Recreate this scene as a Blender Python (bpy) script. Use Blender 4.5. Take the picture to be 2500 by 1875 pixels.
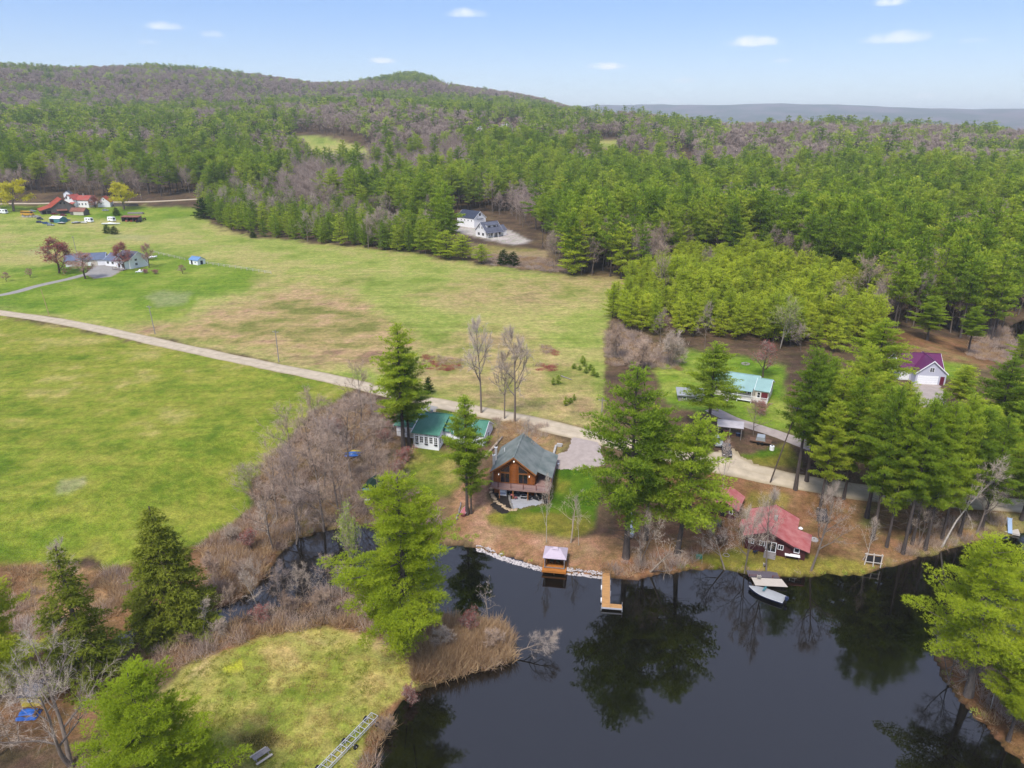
import bpy, math, random
import numpy as np
from mathutils import Vector, Matrix

for _o in list(bpy.data.objects):
    bpy.data.objects.remove(_o)
SC = bpy.context.scene
COL = SC.collection
R = math.radians

# ------------------------------------------------------------------ camera
CAM_H = 70.0
PITCH = 20.0
FOC = 1536.0            # focal length in units of a 2212 px wide frame
cam_d = bpy.data.cameras.new('camera')
cam_d.sensor_fit = 'HORIZONTAL'
cam_d.sensor_width = 36.0
cam_d.lens = 36.0 * FOC / 2212.0
cam_d.clip_start = 0.5
cam_d.clip_end = 60000.0
cam = bpy.data.objects.new('camera', cam_d)
COL.objects.link(cam)
cam.location = (0, 0, CAM_H)
cam.rotation_euler = (R(90 - PITCH), 0, 0)
SC.camera = cam

# ------------------------------------------------------------------ sky, sun, exposure
SUN_EL, SUN_AZ = 56.0, 205.0        # compass: 0 = straight ahead (+Y), clockwise
world = bpy.data.worlds.new('World')
SC.world = world
world.use_nodes = True
wn, wl = world.node_tree.nodes, world.node_tree.links
wn.clear()
w_out = wn.new('ShaderNodeOutputWorld')
w_bg = wn.new('ShaderNodeBackground')
w_sky = wn.new('ShaderNodeTexSky')
w_sky.sky_type = 'NISHITA'
w_sky.sun_disc = False
w_sky.sun_elevation = R(SUN_EL)
w_sky.sun_rotation = R(SUN_AZ)
w_sky.altitude = 100
w_sky.air_density = 1.0
w_sky.dust_density = 0.3
w_sky.ozone_density = 4.0
w_bg.inputs["Strength"].default_value = 0.098
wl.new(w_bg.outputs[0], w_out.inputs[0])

def pix_dir(px, py):
    """direction (world) seen at a point of the 2212 x 1659 frame"""
    x = (px - 1106.0) / FOC
    y = -(py - 829.5) / FOC
    c, s = math.cos(R(PITCH)), math.sin(R(PITCH))
    v = np.array([x, c + s * y, -s + c * y])
    return v / np.linalg.norm(v)

# small fair-weather clouds far out in the sky: soft, ragged patches by direction
CLOUDS = [(352, 58, 30, 11, .95), (460, 75, 19, 9, .45), (1006, 31, 36, 11, .75), (828, 132, 24, 8, .8),
          (1310, 144, 30, 10, .85), (1625, 93, 44, 13, 1.0), (1935, 84, 46, 14, .7), (1921, 5, 26, 12, .9),
          (1446, 220, 24, 6, .6), (990, 182, 22, 6, .35), (1690, 132, 20, 5, .25), (2300, 60, 40, 13, .8),
          (-90, 40, 40, 13, .8), (2105, 88, 22, 6, .3), (1480, 175, 26, 6, .25), (320, 92, 16, 5, .2), (2000, 208, 26, 6, .3)]
w_tc = wn.new('ShaderNodeTexCoord')
w_noise = wn.new('ShaderNodeTexNoise')
w_noise.inputs['Scale'].default_value = 48.0
w_noise.inputs['Detail'].default_value = 5.0
wl.new(w_tc.outputs['Generated'], w_noise.inputs['Vector'])
def wmath(op, a, b=None):
    n = wn.new('ShaderNodeMath'); n.operation = op
    for i, v in enumerate((a, b)):
        if v is None: continue
        if isinstance(v, (int, float)): n.inputs[i].default_value = v
        else: wl.new(v, n.inputs[i])
    return n.outputs[0]
def wvec(op, a, b=None):
    n = wn.new('ShaderNodeVectorMath'); n.operation = op
    for i, v in enumerate((a, b)):
        if v is None: continue
        if isinstance(v, (tuple, list, np.ndarray)): n.inputs[i].default_value = tuple(float(q) for q in v)
        else: wl.new(v, n.inputs[i])
    return n
acc = None
for (cx, cy, rx, ry, am) in CLOUDS:
    d = pix_dir(cx, cy)
    rt = np.cross(d, (0, 0, 1.0)); rt /= np.linalg.norm(rt)
    up = np.cross(rt, d)
    df = wvec('SUBTRACT', w_tc.outputs['Generated'], d).outputs[0]
    a_ = wvec('DOT_PRODUCT', df, rt / (rx / FOC)).outputs['Value']
    b_ = wvec('DOT_PRODUCT', df, up / (ry / FOC)).outputs['Value']
    b2 = wmath('MULTIPLY', b_, wmath('ADD', 1.15, wmath('MULTIPLY', wmath('LESS_THAN', b_, 0.0), 0.9)))
    q = wmath('ADD', wmath('MULTIPLY', a_, a_), wmath('MULTIPLY', b2, b2))
    q = wmath('ADD', q, wmath('MULTIPLY', wmath('SUBTRACT', w_noise.outputs[0], 0.5), 3.4))
    n = wn.new('ShaderNodeMapRange'); n.interpolation_type = 'SMOOTHSTEP'
    n.inputs['From Min'].default_value = 1.7; n.inputs['From Max'].default_value = -0.7
    n.inputs['To Min'].default_value = 0.0; n.inputs['To Max'].default_value = am
    wl.new(q, n.inputs['Value'])
    acc = n.outputs[0] if acc is None else wmath('MAXIMUM', acc, n.outputs[0])
w_mix = wn.new('ShaderNodeMixRGB')
w_mix.inputs['Color2'].default_value = (8.2, 8.5, 9.2, 1)
wl.new(acc, w_mix.inputs['Fac'])
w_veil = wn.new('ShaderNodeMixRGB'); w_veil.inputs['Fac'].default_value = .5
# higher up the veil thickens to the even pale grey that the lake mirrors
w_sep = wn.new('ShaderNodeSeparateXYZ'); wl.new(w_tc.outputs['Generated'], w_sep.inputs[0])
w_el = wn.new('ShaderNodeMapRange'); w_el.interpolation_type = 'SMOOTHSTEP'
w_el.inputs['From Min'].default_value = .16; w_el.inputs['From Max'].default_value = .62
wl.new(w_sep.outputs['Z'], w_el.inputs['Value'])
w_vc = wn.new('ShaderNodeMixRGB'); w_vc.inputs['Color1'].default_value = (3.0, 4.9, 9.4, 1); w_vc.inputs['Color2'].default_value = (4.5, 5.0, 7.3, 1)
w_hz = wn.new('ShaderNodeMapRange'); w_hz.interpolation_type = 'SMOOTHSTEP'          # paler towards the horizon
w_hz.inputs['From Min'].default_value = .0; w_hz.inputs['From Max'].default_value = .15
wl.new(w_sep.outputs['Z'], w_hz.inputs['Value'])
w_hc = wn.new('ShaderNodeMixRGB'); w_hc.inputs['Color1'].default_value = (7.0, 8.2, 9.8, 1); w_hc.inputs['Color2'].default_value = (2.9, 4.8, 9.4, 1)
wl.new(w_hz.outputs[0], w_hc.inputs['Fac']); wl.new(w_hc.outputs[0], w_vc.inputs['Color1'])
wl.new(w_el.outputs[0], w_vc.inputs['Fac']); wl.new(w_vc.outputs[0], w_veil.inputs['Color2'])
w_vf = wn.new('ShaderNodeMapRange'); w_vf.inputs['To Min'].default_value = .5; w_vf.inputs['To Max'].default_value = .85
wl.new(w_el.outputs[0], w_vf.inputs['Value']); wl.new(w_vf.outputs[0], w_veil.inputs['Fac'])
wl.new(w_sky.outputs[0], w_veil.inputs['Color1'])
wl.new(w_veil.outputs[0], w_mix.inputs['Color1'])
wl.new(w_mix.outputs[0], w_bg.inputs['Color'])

sun_d = bpy.data.lights.new('sun', 'SUN')
sun_d.energy = 3.2
sun_d.angle = R(14.0)
sun_d.color = (1.0, 0.95, 0.88)
sun = bpy.data.objects.new('sun', sun_d)
COL.objects.link(sun)
_a = R(SUN_AZ)
_sd = Vector((math.sin(_a) * math.cos(R(SUN_EL)), math.cos(_a) * math.cos(R(SUN_EL)), math.sin(R(SUN_EL))))
sun.rotation_euler = _sd.to_track_quat('Z', 'Y').to_euler()
sun.location = (0, 0, 400)

vs = SC.view_settings
vs.view_transform = 'Standard'
vs.look = 'None'
vs.exposure = 0.42
vs.gamma = 1.0
SC.render.engine = 'CYCLES'
cy = SC.cycles
cy.max_bounces = 6
cy.diffuse_bounces = 2
cy.glossy_bounces = 3
cy.transmission_bounces = 4
cy.volume_bounces = 0
cy.transparent_max_bounces = 8
cy.use_denoising = True
cy.use_adaptive_sampling = True
cy.adaptive_threshold = 0.015
cy.caustics_reflective = False
cy.caustics_refractive = False

# ------------------------------------------------------------------ numeric helpers
_ct, _st = math.cos(R(PITCH)), math.sin(R(PITCH))
def project(x, y, z):
    """world -> point of the 2212 x 1659 frame (and depth)"""
    dz = z - CAM_H
    dep = y * _ct - dz * _st
    up = y * _st + dz * _ct
    return 1106.0 + FOC * x / dep, 829.5 - FOC * up / dep, dep

def sstep(a, b, v):
    t = np.clip((v - a) / (b - a), 0, 1)
    return t * t * (3 - 2 * t)

def _hash(ix, iy, seed):
    h = (ix.astype(np.int64) * 374761393 + iy.astype(np.int64) * 668265263 + seed * 974711) & 0xffffffff
    h = ((h ^ (h >> 13)) * 1274126177) & 0xffffffff
    return ((h ^ (h >> 16)) & 0xffffff) / float(0xffffff)

def vnoise(x, y, seed=0):
    ix, iy = np.floor(x), np.floor(y)
    fx, fy = x - ix, y - iy
    fx = fx * fx * (3 - 2 * fx); fy = fy * fy * (3 - 2 * fy)
    a = _hash(ix, iy, seed); b = _hash(ix + 1, iy, seed)
    c = _hash(ix, iy + 1, seed); d = _hash(ix + 1, iy + 1, seed)
    return (a + (b - a) * fx) * (1 - fy) + (c + (d - c) * fx) * fy

def fbm(x, y, seed=0, oct=4):
    x = np.asarray(x, float); y = np.asarray(y, float)
    s, a, n = 0.0, 0.5, 0.0
    for i in range(oct):
        s = s + a * vnoise(x, y, seed + i * 17); n += a
        x = x * 2.03 + 11.3; y = y * 2.03 - 7.7; a *= 0.5
    return s / n

def in_poly(px, py, poly):
    px = np.asarray(px, float); py = np.asarray(py, float)
    ins = np.zeros(px.shape, bool)
    n = len(poly)
    for i in range(n):
        x0, y0 = poly[i]; x1, y1 = poly[(i + 1) % n]
        if y0 == y1: continue
        c = ((y0 > py) != (y1 > py)) & (px < (x1 - x0) * (py - y0) / (y1 - y0) + x0)
        ins ^= c
    return ins

def poly_dist(px, py, poly, closed=True):
    """signed distance: positive outside, negative inside"""
    px = np.asarray(px, float); py = np.asarray(py, float)
    best = np.full(px.shape, 1e18)
    n = len(poly)
    for i in range(n if closed else n - 1):
        x0, y0 = poly[i]; x1, y1 = poly[(i + 1) % n]
        dx, dy = x1 - x0, y1 - y0
        t = np.clip(((px - x0) * dx + (py - y0) * dy) / (dx * dx + dy * dy + 1e-9), 0, 1)
        best = np.minimum(best, (px - x0 - t * dx) ** 2 + (py - y0 - t * dy) ** 2)
    d = np.sqrt(best)
    if not closed: return d
    return np.where(in_poly(px, py, poly), -d, d)

def flat(px, py, z=0.0):
    d = pix_dir(px, py)
    t = (z - CAM_H) / d[2]
    return (d[0] * t, d[1] * t)

# ------------------------------------------------------------------ the lie of the land
LAKE_PX = [(120, 1425), (215, 1392), (290, 1352), (400, 1330), (465, 1318), (540, 1282), (575, 1240), (600, 1205), (640, 1165), (690, 1148),
           (760, 1134), (830, 1138), (900, 1160), (960, 1176), (1030, 1184), (1060, 1192), (1110, 1207), (1160, 1224), (1220, 1237),
           (1300, 1245), (1340, 1252), (1375, 1255), (1410, 1244), (1460, 1236), (1520, 1229), (1570, 1232), (1610, 1240),
           (1700, 1243), (1760, 1246), (1800, 1240), (1858, 1243), (1900, 1228), (1960, 1213), (2020, 1196), (2060, 1182),
           (2110, 1170), (2160, 1158), (2230, 1145), (2400, 1120), (2480, 1300), (2420, 1480), (2290, 1466), (2210, 1440),
           (2130, 1404), (2075, 1378), (2012, 1392), (2030, 1450), (2060, 1500), (2105, 1540), (2150, 1590), (2212, 1650),
           (2300, 1760), (2330, 2100), (650, 2100), (770, 1720), (812, 1640), (835, 1580), (862, 1520), (905, 1492), (960, 1468),
           (1055, 1444), (1100, 1428), (1112, 1402), (1098, 1372), (1060, 1348), (1000, 1340), (940, 1325), (850, 1290), (765, 1256),
           (700, 1283), (640, 1308), (570, 1320), (500, 1345), (420, 1362), (330, 1377), (230, 1412), (120, 1450)]
LAKE = [flat(*p) for p in LAKE_PX]
POND = [flat(*p) for p in [(2172, 706), (2230, 684), (2420, 668), (2450, 770), (2240, 772), (2200, 752)]]
# middle line of the water: north of it the land climbs, south of it it stays low
_mid = [flat(*p) for p in [(-400, 1500), (120, 1437), (400, 1346), (560, 1300), (650, 1235), (760, 1190), (900, 1240), (1050, 1270),
                           (1300, 1330), (1700, 1330), (1960, 1290), (2120, 1250), (2480, 1220), (3200, 1200)]]
_mx = np.array([p[0] for p in _mid]); _my = np.array([p[1] for p in _mid])

R0, R2, R1 = 520.0, 1450.0, 2600.0
def _skyline(pts, dist, drop):
    az, zz = [], []
    for px, py in pts:
        d = pix_dir(px, py)
        az.append(math.atan2(d[0], d[1]))
        zz.append(CAM_H + dist * d[2] / math.hypot(d[0], d[1]) - drop)
    return np.array(az), np.array(zz)
_s1 = _skyline([(-500, 150), (-200, 140), (0, 143), (150, 150), (330, 144), (450, 152), (560, 165), (680, 183), (760, 181), (820, 172), (860, 164), (900, 162),
                (935, 172), (960, 184), (1000, 190), (1100, 203), (1180, 218), (1225, 233), (1300, 262), (1400, 285), (2700, 300)], R1, 13.0)
_s2 = _skyline([(-500, 232), (0, 232), (400, 236), (700, 226), (800, 214), (1000, 222), (1150, 232), (1240, 243), (1300, 248), (1380, 248), (1450, 258),
                (1600, 266), (1800, 266), (2000, 267), (2100, 272), (2212, 284), (2700, 292)], R2, 21.0)
_s3 = _skyline([(-500, 260), (900, 250), (1150, 236), (1285, 228), (1500, 228), (1700, 226), (1900, 230), (2100, 236), (2212, 235), (2700, 240)], 11500.0, 0.0)

PADS = [(2.5, 121.5, 6.0, 4.0, 2.0), (46.0, 107.5, 5.5, 3.5, 1.25)]      # level building plots: (x, y, radius, fade, height)
def height(x, y):
    x = np.asarray(x, float); y = np.asarray(y, float)
    s = np.minimum(poly_dist(x, y, LAKE), poly_dist(x, y, POND))
    s = s + (fbm(x * .6, y * .6, 5, 3) - .5) * 1.3 * (np.abs(s) < 12)
    north = sstep(0, 12, y - np.interp(x, _mx, _my))
    bank = np.where(s > 0, 0.25 + 0.9 * (1 - np.exp(-np.maximum(s, 0) / 2.5)), np.maximum(s * .45, -2.2))
    bank = np.where((s > -0.6) & (s <= 0), -0.05 + s * .3, bank)
    z = bank + north * 4.9 * sstep(9, 46, s) + 0.35 * (fbm(x / 14., y / 14., 9, 3) - .5) * sstep(2, 8, s)
    r = np.hypot(x, y); az = np.arctan2(x, y)
    z1 = np.interp(az, *_s1); z2 = np.interp(az, *_s2); z3 = np.interp(az, *_s3)
    u2 = sstep(R0, R2, r) * 0.55 + 0.45 * np.clip((r - R0) / (R2 - R0), 0, 1)
    far = (z2 - 6) * u2
    u1 = sstep(R2, R1, r)
    far = far + (z1 - z2) * u1 * (r > R2)
    zz = np.where(r > R0, z + far, z)
    und = (fbm(x / 210., y / 210., 31, 3) - .5) * 26 * sstep(620, 1000, r) * (1 - sstep(2200, 2550, r))
    zz = zz + und
    fall = sstep(2700, 4000, r)
    zz = zz * (1 - fall)
    zz = np.where(r > 5600, (z3 + (fbm(x / 700., y / 700., 77, 5) - .5) * 46) * sstep(5600, 11500, r) * (1 - .6 * sstep(11700, 13400, r)), zz)
    for (qx, qy, qr, qf, qz) in PADS:
        m = 1 - sstep(qr, qr + qf, np.hypot(x - qx, y - qy))
        zz = zz * (1 - m) + qz * m
    return zz

def G(px, py):
    """where the line of sight through a frame point meets the ground"""
    d = pix_dir(px, py)
    ts = 45.0 * (1.012 ** np.arange(430))
    P = d[None, :] * ts[:, None]
    hz = height(P[:, 0], P[:, 1])
    gap = P[:, 2] + CAM_H - hz
    k = np.argmax(gap < 0)
    if gap[k] >= 0: k = len(ts) - 1
    lo, hi = ts[max(k - 1, 0)], ts[k]
    tt = np.linspace(lo, hi, 60)
    P = d[None, :] * tt[:, None]
    gap = P[:, 2] + CAM_H - height(P[:, 0], P[:, 1])
    j = int(np.argmax(gap < 0)) if (gap < 0).any() else 59
    return Vector((P[j, 0], P[j, 1], float(height(P[j, 0], P[j, 1]))))

def S(px, py):                       # the same, for a point of the 2500 x 1875 photograph
    return G(px * .8848, py * .8848)

def hz(x, y): return float(height(x, y))

# ------------------------------------------------------------------ materials
KEXP = 1.35
def lin(c): 
    c = np.asarray(c, float) / 255.0
    return np.where(c <= .04045, c / 12.92, ((c + .055) / 1.055) ** 2.4)
def C(r, g, b, k=None):
    """a surface colour, from its look in full daylight"""
    v = lin((r, g, b)) / (KEXP if k is None else k)
    return (float(v[0]), float(v[1]), float(v[2]), 1.0)

MATS = {}
def mat(name, col, rough=.8, var=.12, scale=3.0, bump=0.0, bscale=20.0, metal=0.0, spec=.3, col2=None, stretch=None):
    """plain procedural material: base colour broken up by noise, optional relief"""
    if name in MATS: return MATS[name]
    m = bpy.data.materials.new(name); m.use_nodes = True
    nt = m.node_tree; n, l = nt.nodes, nt.links
    p = n['Principled BSDF']
    p.inputs['Roughness'].default_value = rough
    p.inputs['Metallic'].default_value = metal
    p.inputs['Specular IOR Level'].default_value = spec
    tc = n.new('ShaderNodeTexCoord')
    src = tc.outputs['Object']
    if stretch:
        mp = n.new('ShaderNodeMapping'); mp.inputs['Scale'].default_value = stretch
        l.new(src, mp.inputs['Vector']); src = mp.outputs[0]
    nz = n.new('ShaderNodeTexNoise'); nz.inputs['Scale'].default_value = scale; nz.inputs['Detail'].default_value = 5
    l.new(src, nz.inputs['Vector'])
    rp = n.new('ShaderNodeValToRGB')
    c1 = np.array(col[:3]); c2 = np.array(col2[:3]) if col2 else None
    lo = c1 * (1 - var) if c2 is None else c1
    hi = np.minimum(c1 * (1 + var), .95) if c2 is None else c2
    rp.color_ramp.elements[0].position = .32; rp.color_ramp.elements[1].position = .68
    rp.color_ramp.elements[0].color = (*lo, 1); rp.color_ramp.elements[1].color = (*hi, 1)
    l.new(nz.outputs[0], rp.inputs[0]); l.new(rp.outputs[0], p.inputs['Base Color'])
    if bump:
        nb = n.new('ShaderNodeTexNoise'); nb.inputs['Scale'].default_value = bscale; nb.inputs['Detail'].default_value = 4
        l.new(src, nb.inputs['Vector'])
        bp = n.new('ShaderNodeBump'); bp.inputs['Strength'].default_value = bump; bp.inputs['Distance'].default_value = .05
        l.new(nb.outputs[0], bp.inputs['Height']); l.new(bp.outputs[0], p.inputs['Normal'])
    MATS[name] = m
    return m

def leaf_mat(name, stops, trans=.35, spread=1.0):
    """foliage: colour by individual (object random) and by tuft (attribute), with light passing through"""
    m = bpy.data.materials.new(name); m.use_nodes = True
    n, l = m.node_tree.nodes, m.node_tree.links
    n.clear()
    out = n.new('ShaderNodeOutputMaterial')
    oi = n.new('ShaderNodeObjectInfo')
    at = n.new('ShaderNodeAttribute'); at.attribute_name = 'tone'
    ad = n.new('ShaderNodeMath'); ad.operation = 'MULTIPLY_ADD'
    ad.inputs[1].default_value = .55 * spread; l.new(oi.outputs['Random'], ad.inputs[0])
    mu = n.new('ShaderNodeMath'); mu.operation = 'MULTIPLY'; mu.inputs[1].default_value = .45 if spread > 0 else 1.0
    l.new(at.outputs['Fac'], mu.inputs[0]); l.new(mu.outputs[0], ad.inputs[2])
    rp = n.new('ShaderNodeValToRGB')
    while len(rp.color_ramp.elements) < len(stops): rp.color_ramp.elements.new(.5)
    for e, (pos, c) in zip(rp.color_ramp.elements, stops):
        e.position = pos; e.color = c
    l.new(ad.outputs[0], rp.inputs[0])
    d = n.new('ShaderNodeBsdfDiffuse'); t = n.new('ShaderNodeBsdfTranslucent'); mx = n.new('ShaderNodeMixShader')
    mx.inputs[0].default_value = trans
    l.new(rp.outputs[0], d.inputs['Color']); l.new(rp.outputs[0], t.inputs['Color'])
    l.new(d.outputs[0], mx.inputs[1]); l.new(t.outputs[0], mx.inputs[2]); l.new(mx.outputs[0], out.inputs[0])
    MATS[name] = m
    return m

# ------------------------------------------------------------------ mesh helpers
def mesh_from(name, V, F, material=None, smooth=False, tone=None):
    """one mesh from numpy arrays; F is (n,3) or (n,4), or a list of those"""
    me = bpy.data.meshes.new(name)
    V = np.asarray(V, np.float32)
    Fs = F if isinstance(F, list) else [F]
    Fs = [np.asarray(f, np.int32) for f in Fs if len(f)]
    nl = sum(f.size for f in Fs); nf = sum(len(f) for f in Fs)
    me.vertices.add(len(V)); me.vertices.foreach_set('co', V.ravel())
    me.loops.add(nl); me.polygons.add(nf)
    me.loops.foreach_set('vertex_index', np.concatenate([f.ravel() for f in Fs]))
    tot = np.concatenate([np.full(len(f), f.shape[1], np.int32) for f in Fs])
    st = np.concatenate([[0], np.cumsum(tot)[:-1]]).astype(np.int32)
    me.polygons.foreach_set('loop_start', st)
    try: me.polygons.foreach_set('loop_total', tot)
    except Exception: pass
    if smooth: me.polygons.foreach_set('use_smooth', np.ones(nf, bool))
    if tone is not None:
        a = me.attributes.new('tone', 'FLOAT', 'POINT'); a.data.foreach_set('value', np.asarray(tone, np.float32))
    me.update(calc_edges=True)
    if material is not None: me.materials.append(material)
    return me

def add(name, me, parent=None, loc=None, rot=None, **props):
    o = bpy.data.objects.new(name, me)
    COL.objects.link(o)
    if parent is not None: o.parent = parent
    if loc is not None: o.location = loc
    if rot is not None: o.rotation_euler = rot
    for k, v in props.items():
        if v is not None: o[k] = v
    return o

def thing(name, loc, rz, label, category, group=None):
    return add(name, None, None, loc, (0, 0, rz), label=label, category=category, group=group)

# ------------------------------------------------------------------ ground sheet
_az = np.radians(np.linspace(-60, 60, 430))
_rr = [36.0]
while _rr[-1] < 13500:
    q = _rr[-1]
    _rr.append(q * (1.0075 if q < 330 else (1.013 if q < 1000 else 1.028)))
_rr = np.array(_rr)
_RR, _AZ = np.meshgrid(_rr, _az, indexing='ij')
gx, gy = (_RR * np.sin(_AZ)).ravel(), (_RR * np.cos(_AZ)).ravel()
gz = height(gx, gy)
gpx, gpy, _d = project(gx, gy, gz)
_d = np.maximum(_d, 1)

def mixc(a, b, t): return a * (1 - t)[:, None] + b * t[:, None]
def col3(*c): return np.array(C(*c)[:3])[None, :].repeat(len(gx), 0)
n1 = fbm(gx / 22, gy / 22, 1, 4); n2 = fbm(gx / 6, gy / 6, 2, 4); n3 = fbm(gx / 60, gy / 60, 3, 3); n4 = fbm(gx / 2.2, gy / 2.2, 4, 3)
nb = fbm(gx / 9 + gy / 30, gy / 9, 8, 4)
def ramp(v, a, b): return sstep(a, b, v)
col = mixc(col3(112, 92, 70), col3(88, 72, 58), ramp(n2, .35, .65))
col = mixc(col, col3(128, 110, 78), ramp(n1, .55, .75) * .6)

def zone(poly, colour, soft=7.0, jit=14.0, amount=1.0):
    global col
    poly = np.array(poly, float)
    jd = (nb - .5) * jit + (n4 - .5) * jit * .6
    sel = (gpx > poly[:, 0].min() - 30) & (gpx < poly[:, 0].max() + 30) & (gpy > poly[:, 1].min() - 30) & (gpy < poly[:, 1].max() + 30)
    d = np.full(gpx.shape, 1e3)
    d[sel] = poly_dist(gpx[sel], gpy[sel], [tuple(p) for p in poly])
    t = (1 - sstep(-soft, soft, d + jd)) * amount
    col = mixc(col, colour, t)

def mixn(stops, v):
    """colour along a noise value"""
    out = stops[0][1].copy() if hasattr(stops[0][1], 'copy') else stops[0][1]
    for (a, ca), (b, cb) in zip(stops[:-1], stops[1:]):
        out = mixc(out, cb, ramp(v, a, b))
    return out

vfar = .5 * n1 + .3 * n2 + .2 * nb
field_far = mixn([(.30, col3(134, 152, 62)), (.46, col3(162, 171, 84)), (.60, col3(182, 175, 104))], vfar)
field_near = mixn([(.30, col3(104, 128, 36)), (.42, col3(132, 146, 48)), (.52, col3(150, 155, 60)), (.66, col3(178, 168, 94))], .45 * n1 + .35 * n2 + .2 * n4)
lawn = mixn([(.3, col3(100, 134, 36)), (.5, col3(124, 150, 46)), (.7, col3(154, 166, 70))], .6 * n1 + .4 * n2)
lawn_dark = mixn([(.3, col3(62, 98, 14)), (.5, col3(86, 116, 24)), (.68, col3(140, 134, 54))], .35 * n1 + .65 * n2)
lawn_pen = mixn([(.3, col3(120, 138, 46)), (.42, col3(152, 158, 66)), (.55, col3(180, 170, 92)), (.7, col3(196, 176, 118))], .35 * n1 + .45 * n2 + .2 * n4)
tan = mixn([(.32, col3(132, 134, 68)), (.45, col3(172, 156, 98)), (.56, col3(192, 164, 118)), (.68, col3(156, 128, 98))], .5 * n1 + .5 * n2)
litter = mixn([(.3, col3(132, 96, 66)), (.5, col3(164, 126, 92)), (.7, col3(184, 146, 114))], .3 * n1 + .4 * n2 + .3 * n4)
orange = mixn([(.3, col3(108, 82, 54)), (.45, col3(138, 102, 70)), (.56, col3(154, 120, 84)), (.68, col3(150, 138, 84))], .4 * n1 + .4 * n2 + .2 * n4)
moss = mixn([(.3, col3(116, 116, 36)), (.5, col3(148, 138, 62)), (.7, col3(164, 140, 84))], .4 * n1 + .4 * n2 + .2 * n4)
bankc = mixn([(.3, col3(104, 78, 54)), (.5, col3(146, 112, 78)), (.7, col3(172, 142, 98))], .3 * n1 + .4 * n2 + .3 * n4)
gravel = mixn([(.3, col3(188, 178, 168)), (.7, col3(208, 200, 190))], n2)

FIELD2 = [(-400, 452), (0, 452), (60, 452), (300, 447), (420, 455), (470, 490), (540, 508), (700, 528), (900, 548), (1000, 563), (1180, 590), (1385, 606),
          (1320, 660), (1310, 720), (1305, 790), (1300, 930), (1150, 905), (1000, 882), (900, 858), (780, 825), (400, 740), (0, 670), (-400, 605)]
FIELD1 = [(-400, 640), (0, 680), (400, 755), (760, 832), (735, 856), (690, 880), (640, 930), (600, 1000), (545, 1040), (545, 1100), (440, 1180),
          (330, 1212), (240, 1238), (200, 1200), (60, 1222), (-400, 1290)]
zone(FIELD2, field_far, 6, 18); zone(FIELD1, field_near, 7, 34)
zone([(-300, 595), (0, 590), (130, 565), (330, 545), (440, 558), (585, 592), (540, 625), (430, 640), (400, 690), (300, 712), (0, 662), (-300, 610)], lawn, 10, 14)
zone([(-300, 452), (100, 470), (330, 478), (440, 462), (420, 448), (-300, 442)], lawn, 4, 6)
zone([(285, 716), (400, 692), (520, 650), (640, 622), (760, 640), (860, 700), (905, 740), (840, 795), (640, 775), (420, 740)], tan, 22, 46, 1.0)
zone([(900, 760), (1050, 700), (1200, 760), (1290, 840), (1290, 925), (1150, 900), (900, 850)], tan, 25, 50, .7)
zone([(1060, 590), (1390, 600), (1300, 650), (1000, 665), (880, 640)], tan, 20, 40, .6)
zone([(560, 590), (800, 600), (760, 640), (540, 640)], tan, 20, 40, .4)
zone([(310, 640), (350, 628), (415, 634), (400, 655), (340, 664)], col3(150, 158, 104), 6, 10, .8)
zone([(40, 545), (90, 535), (120, 545), (60, 552)], col3(176, 168, 120), 5, 8, .6)
zone([(240, 505), (330, 508), (320, 520), (230, 515)], col3(168, 168, 120), 5, 8, .5)
for q in [(920, 770, 1000, 800), (1170, 745, 1200, 765), (1160, 785, 1200, 800)]:           # dark blackberry and sedge patches
    zone([(q[0], q[1]), (q[2], q[1] + 6), (q[2], q[3]), (q[0] + 8, q[3])], col3(140, 104, 72), 4, 16, .5)
zone([(130, 1040), (185, 1030), (190, 1045), (150, 1065), (120, 1068)], col3(160, 160, 112), 5, 12, .8)
# the bank of the brook and the thicket
zone([(-400, 1240), (60, 1215), (240, 1232), (440, 1170), (560, 1100), (620, 1150), (600, 1210), (540, 1290), (400, 1335), (120, 1430), (-400, 1500)], bankc, 8, 20)
zone([(560, 1010), (690, 890), (780, 850), (880, 900), (870, 960), (960, 1050), (1010, 1180), (900, 1165), (690, 1150), (600, 1200)], mixn([(.3, col3(110, 88, 66)), (.6, col3(140, 118, 84)), (.72, col3(120, 130, 60))], .5 * n1 + .5 * n2), 8, 25)
zone([(840, 980), (900, 960), (980, 980), (1000, 1060), (930, 1080), (860, 1040)], mixn([(.35, col3(112, 128, 40)), (.65, col3(160, 150, 80))], n2), 10, 26)
zone([(980, 1060), (1060, 1010), (1060, 1130), (1030, 1180), (960, 1150)], litter, 8, 22)
zone([(930, 880), (1060, 895), (1160, 915), (1230, 960), (1190, 985), (1080, 960), (1000, 910)], mixn([(.35, col3(100, 120, 42)), (.6, col3(164, 136, 96))], n2), 8, 22)
zone([(1190, 960), (1235, 955), (1195, 1000)], mixn([(.35, col3(90, 120, 40)), (.6, col3(160, 134, 92))], n2), 5, 10)
zone([(1185, 1010), (1270, 1008), (1300, 1060), (1285, 1140), (1230, 1166), (1180, 1156), (1060, 1142), (1046, 1112), (1110, 1100), (1180, 1085)], lawn_dark, 6, 14)
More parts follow.
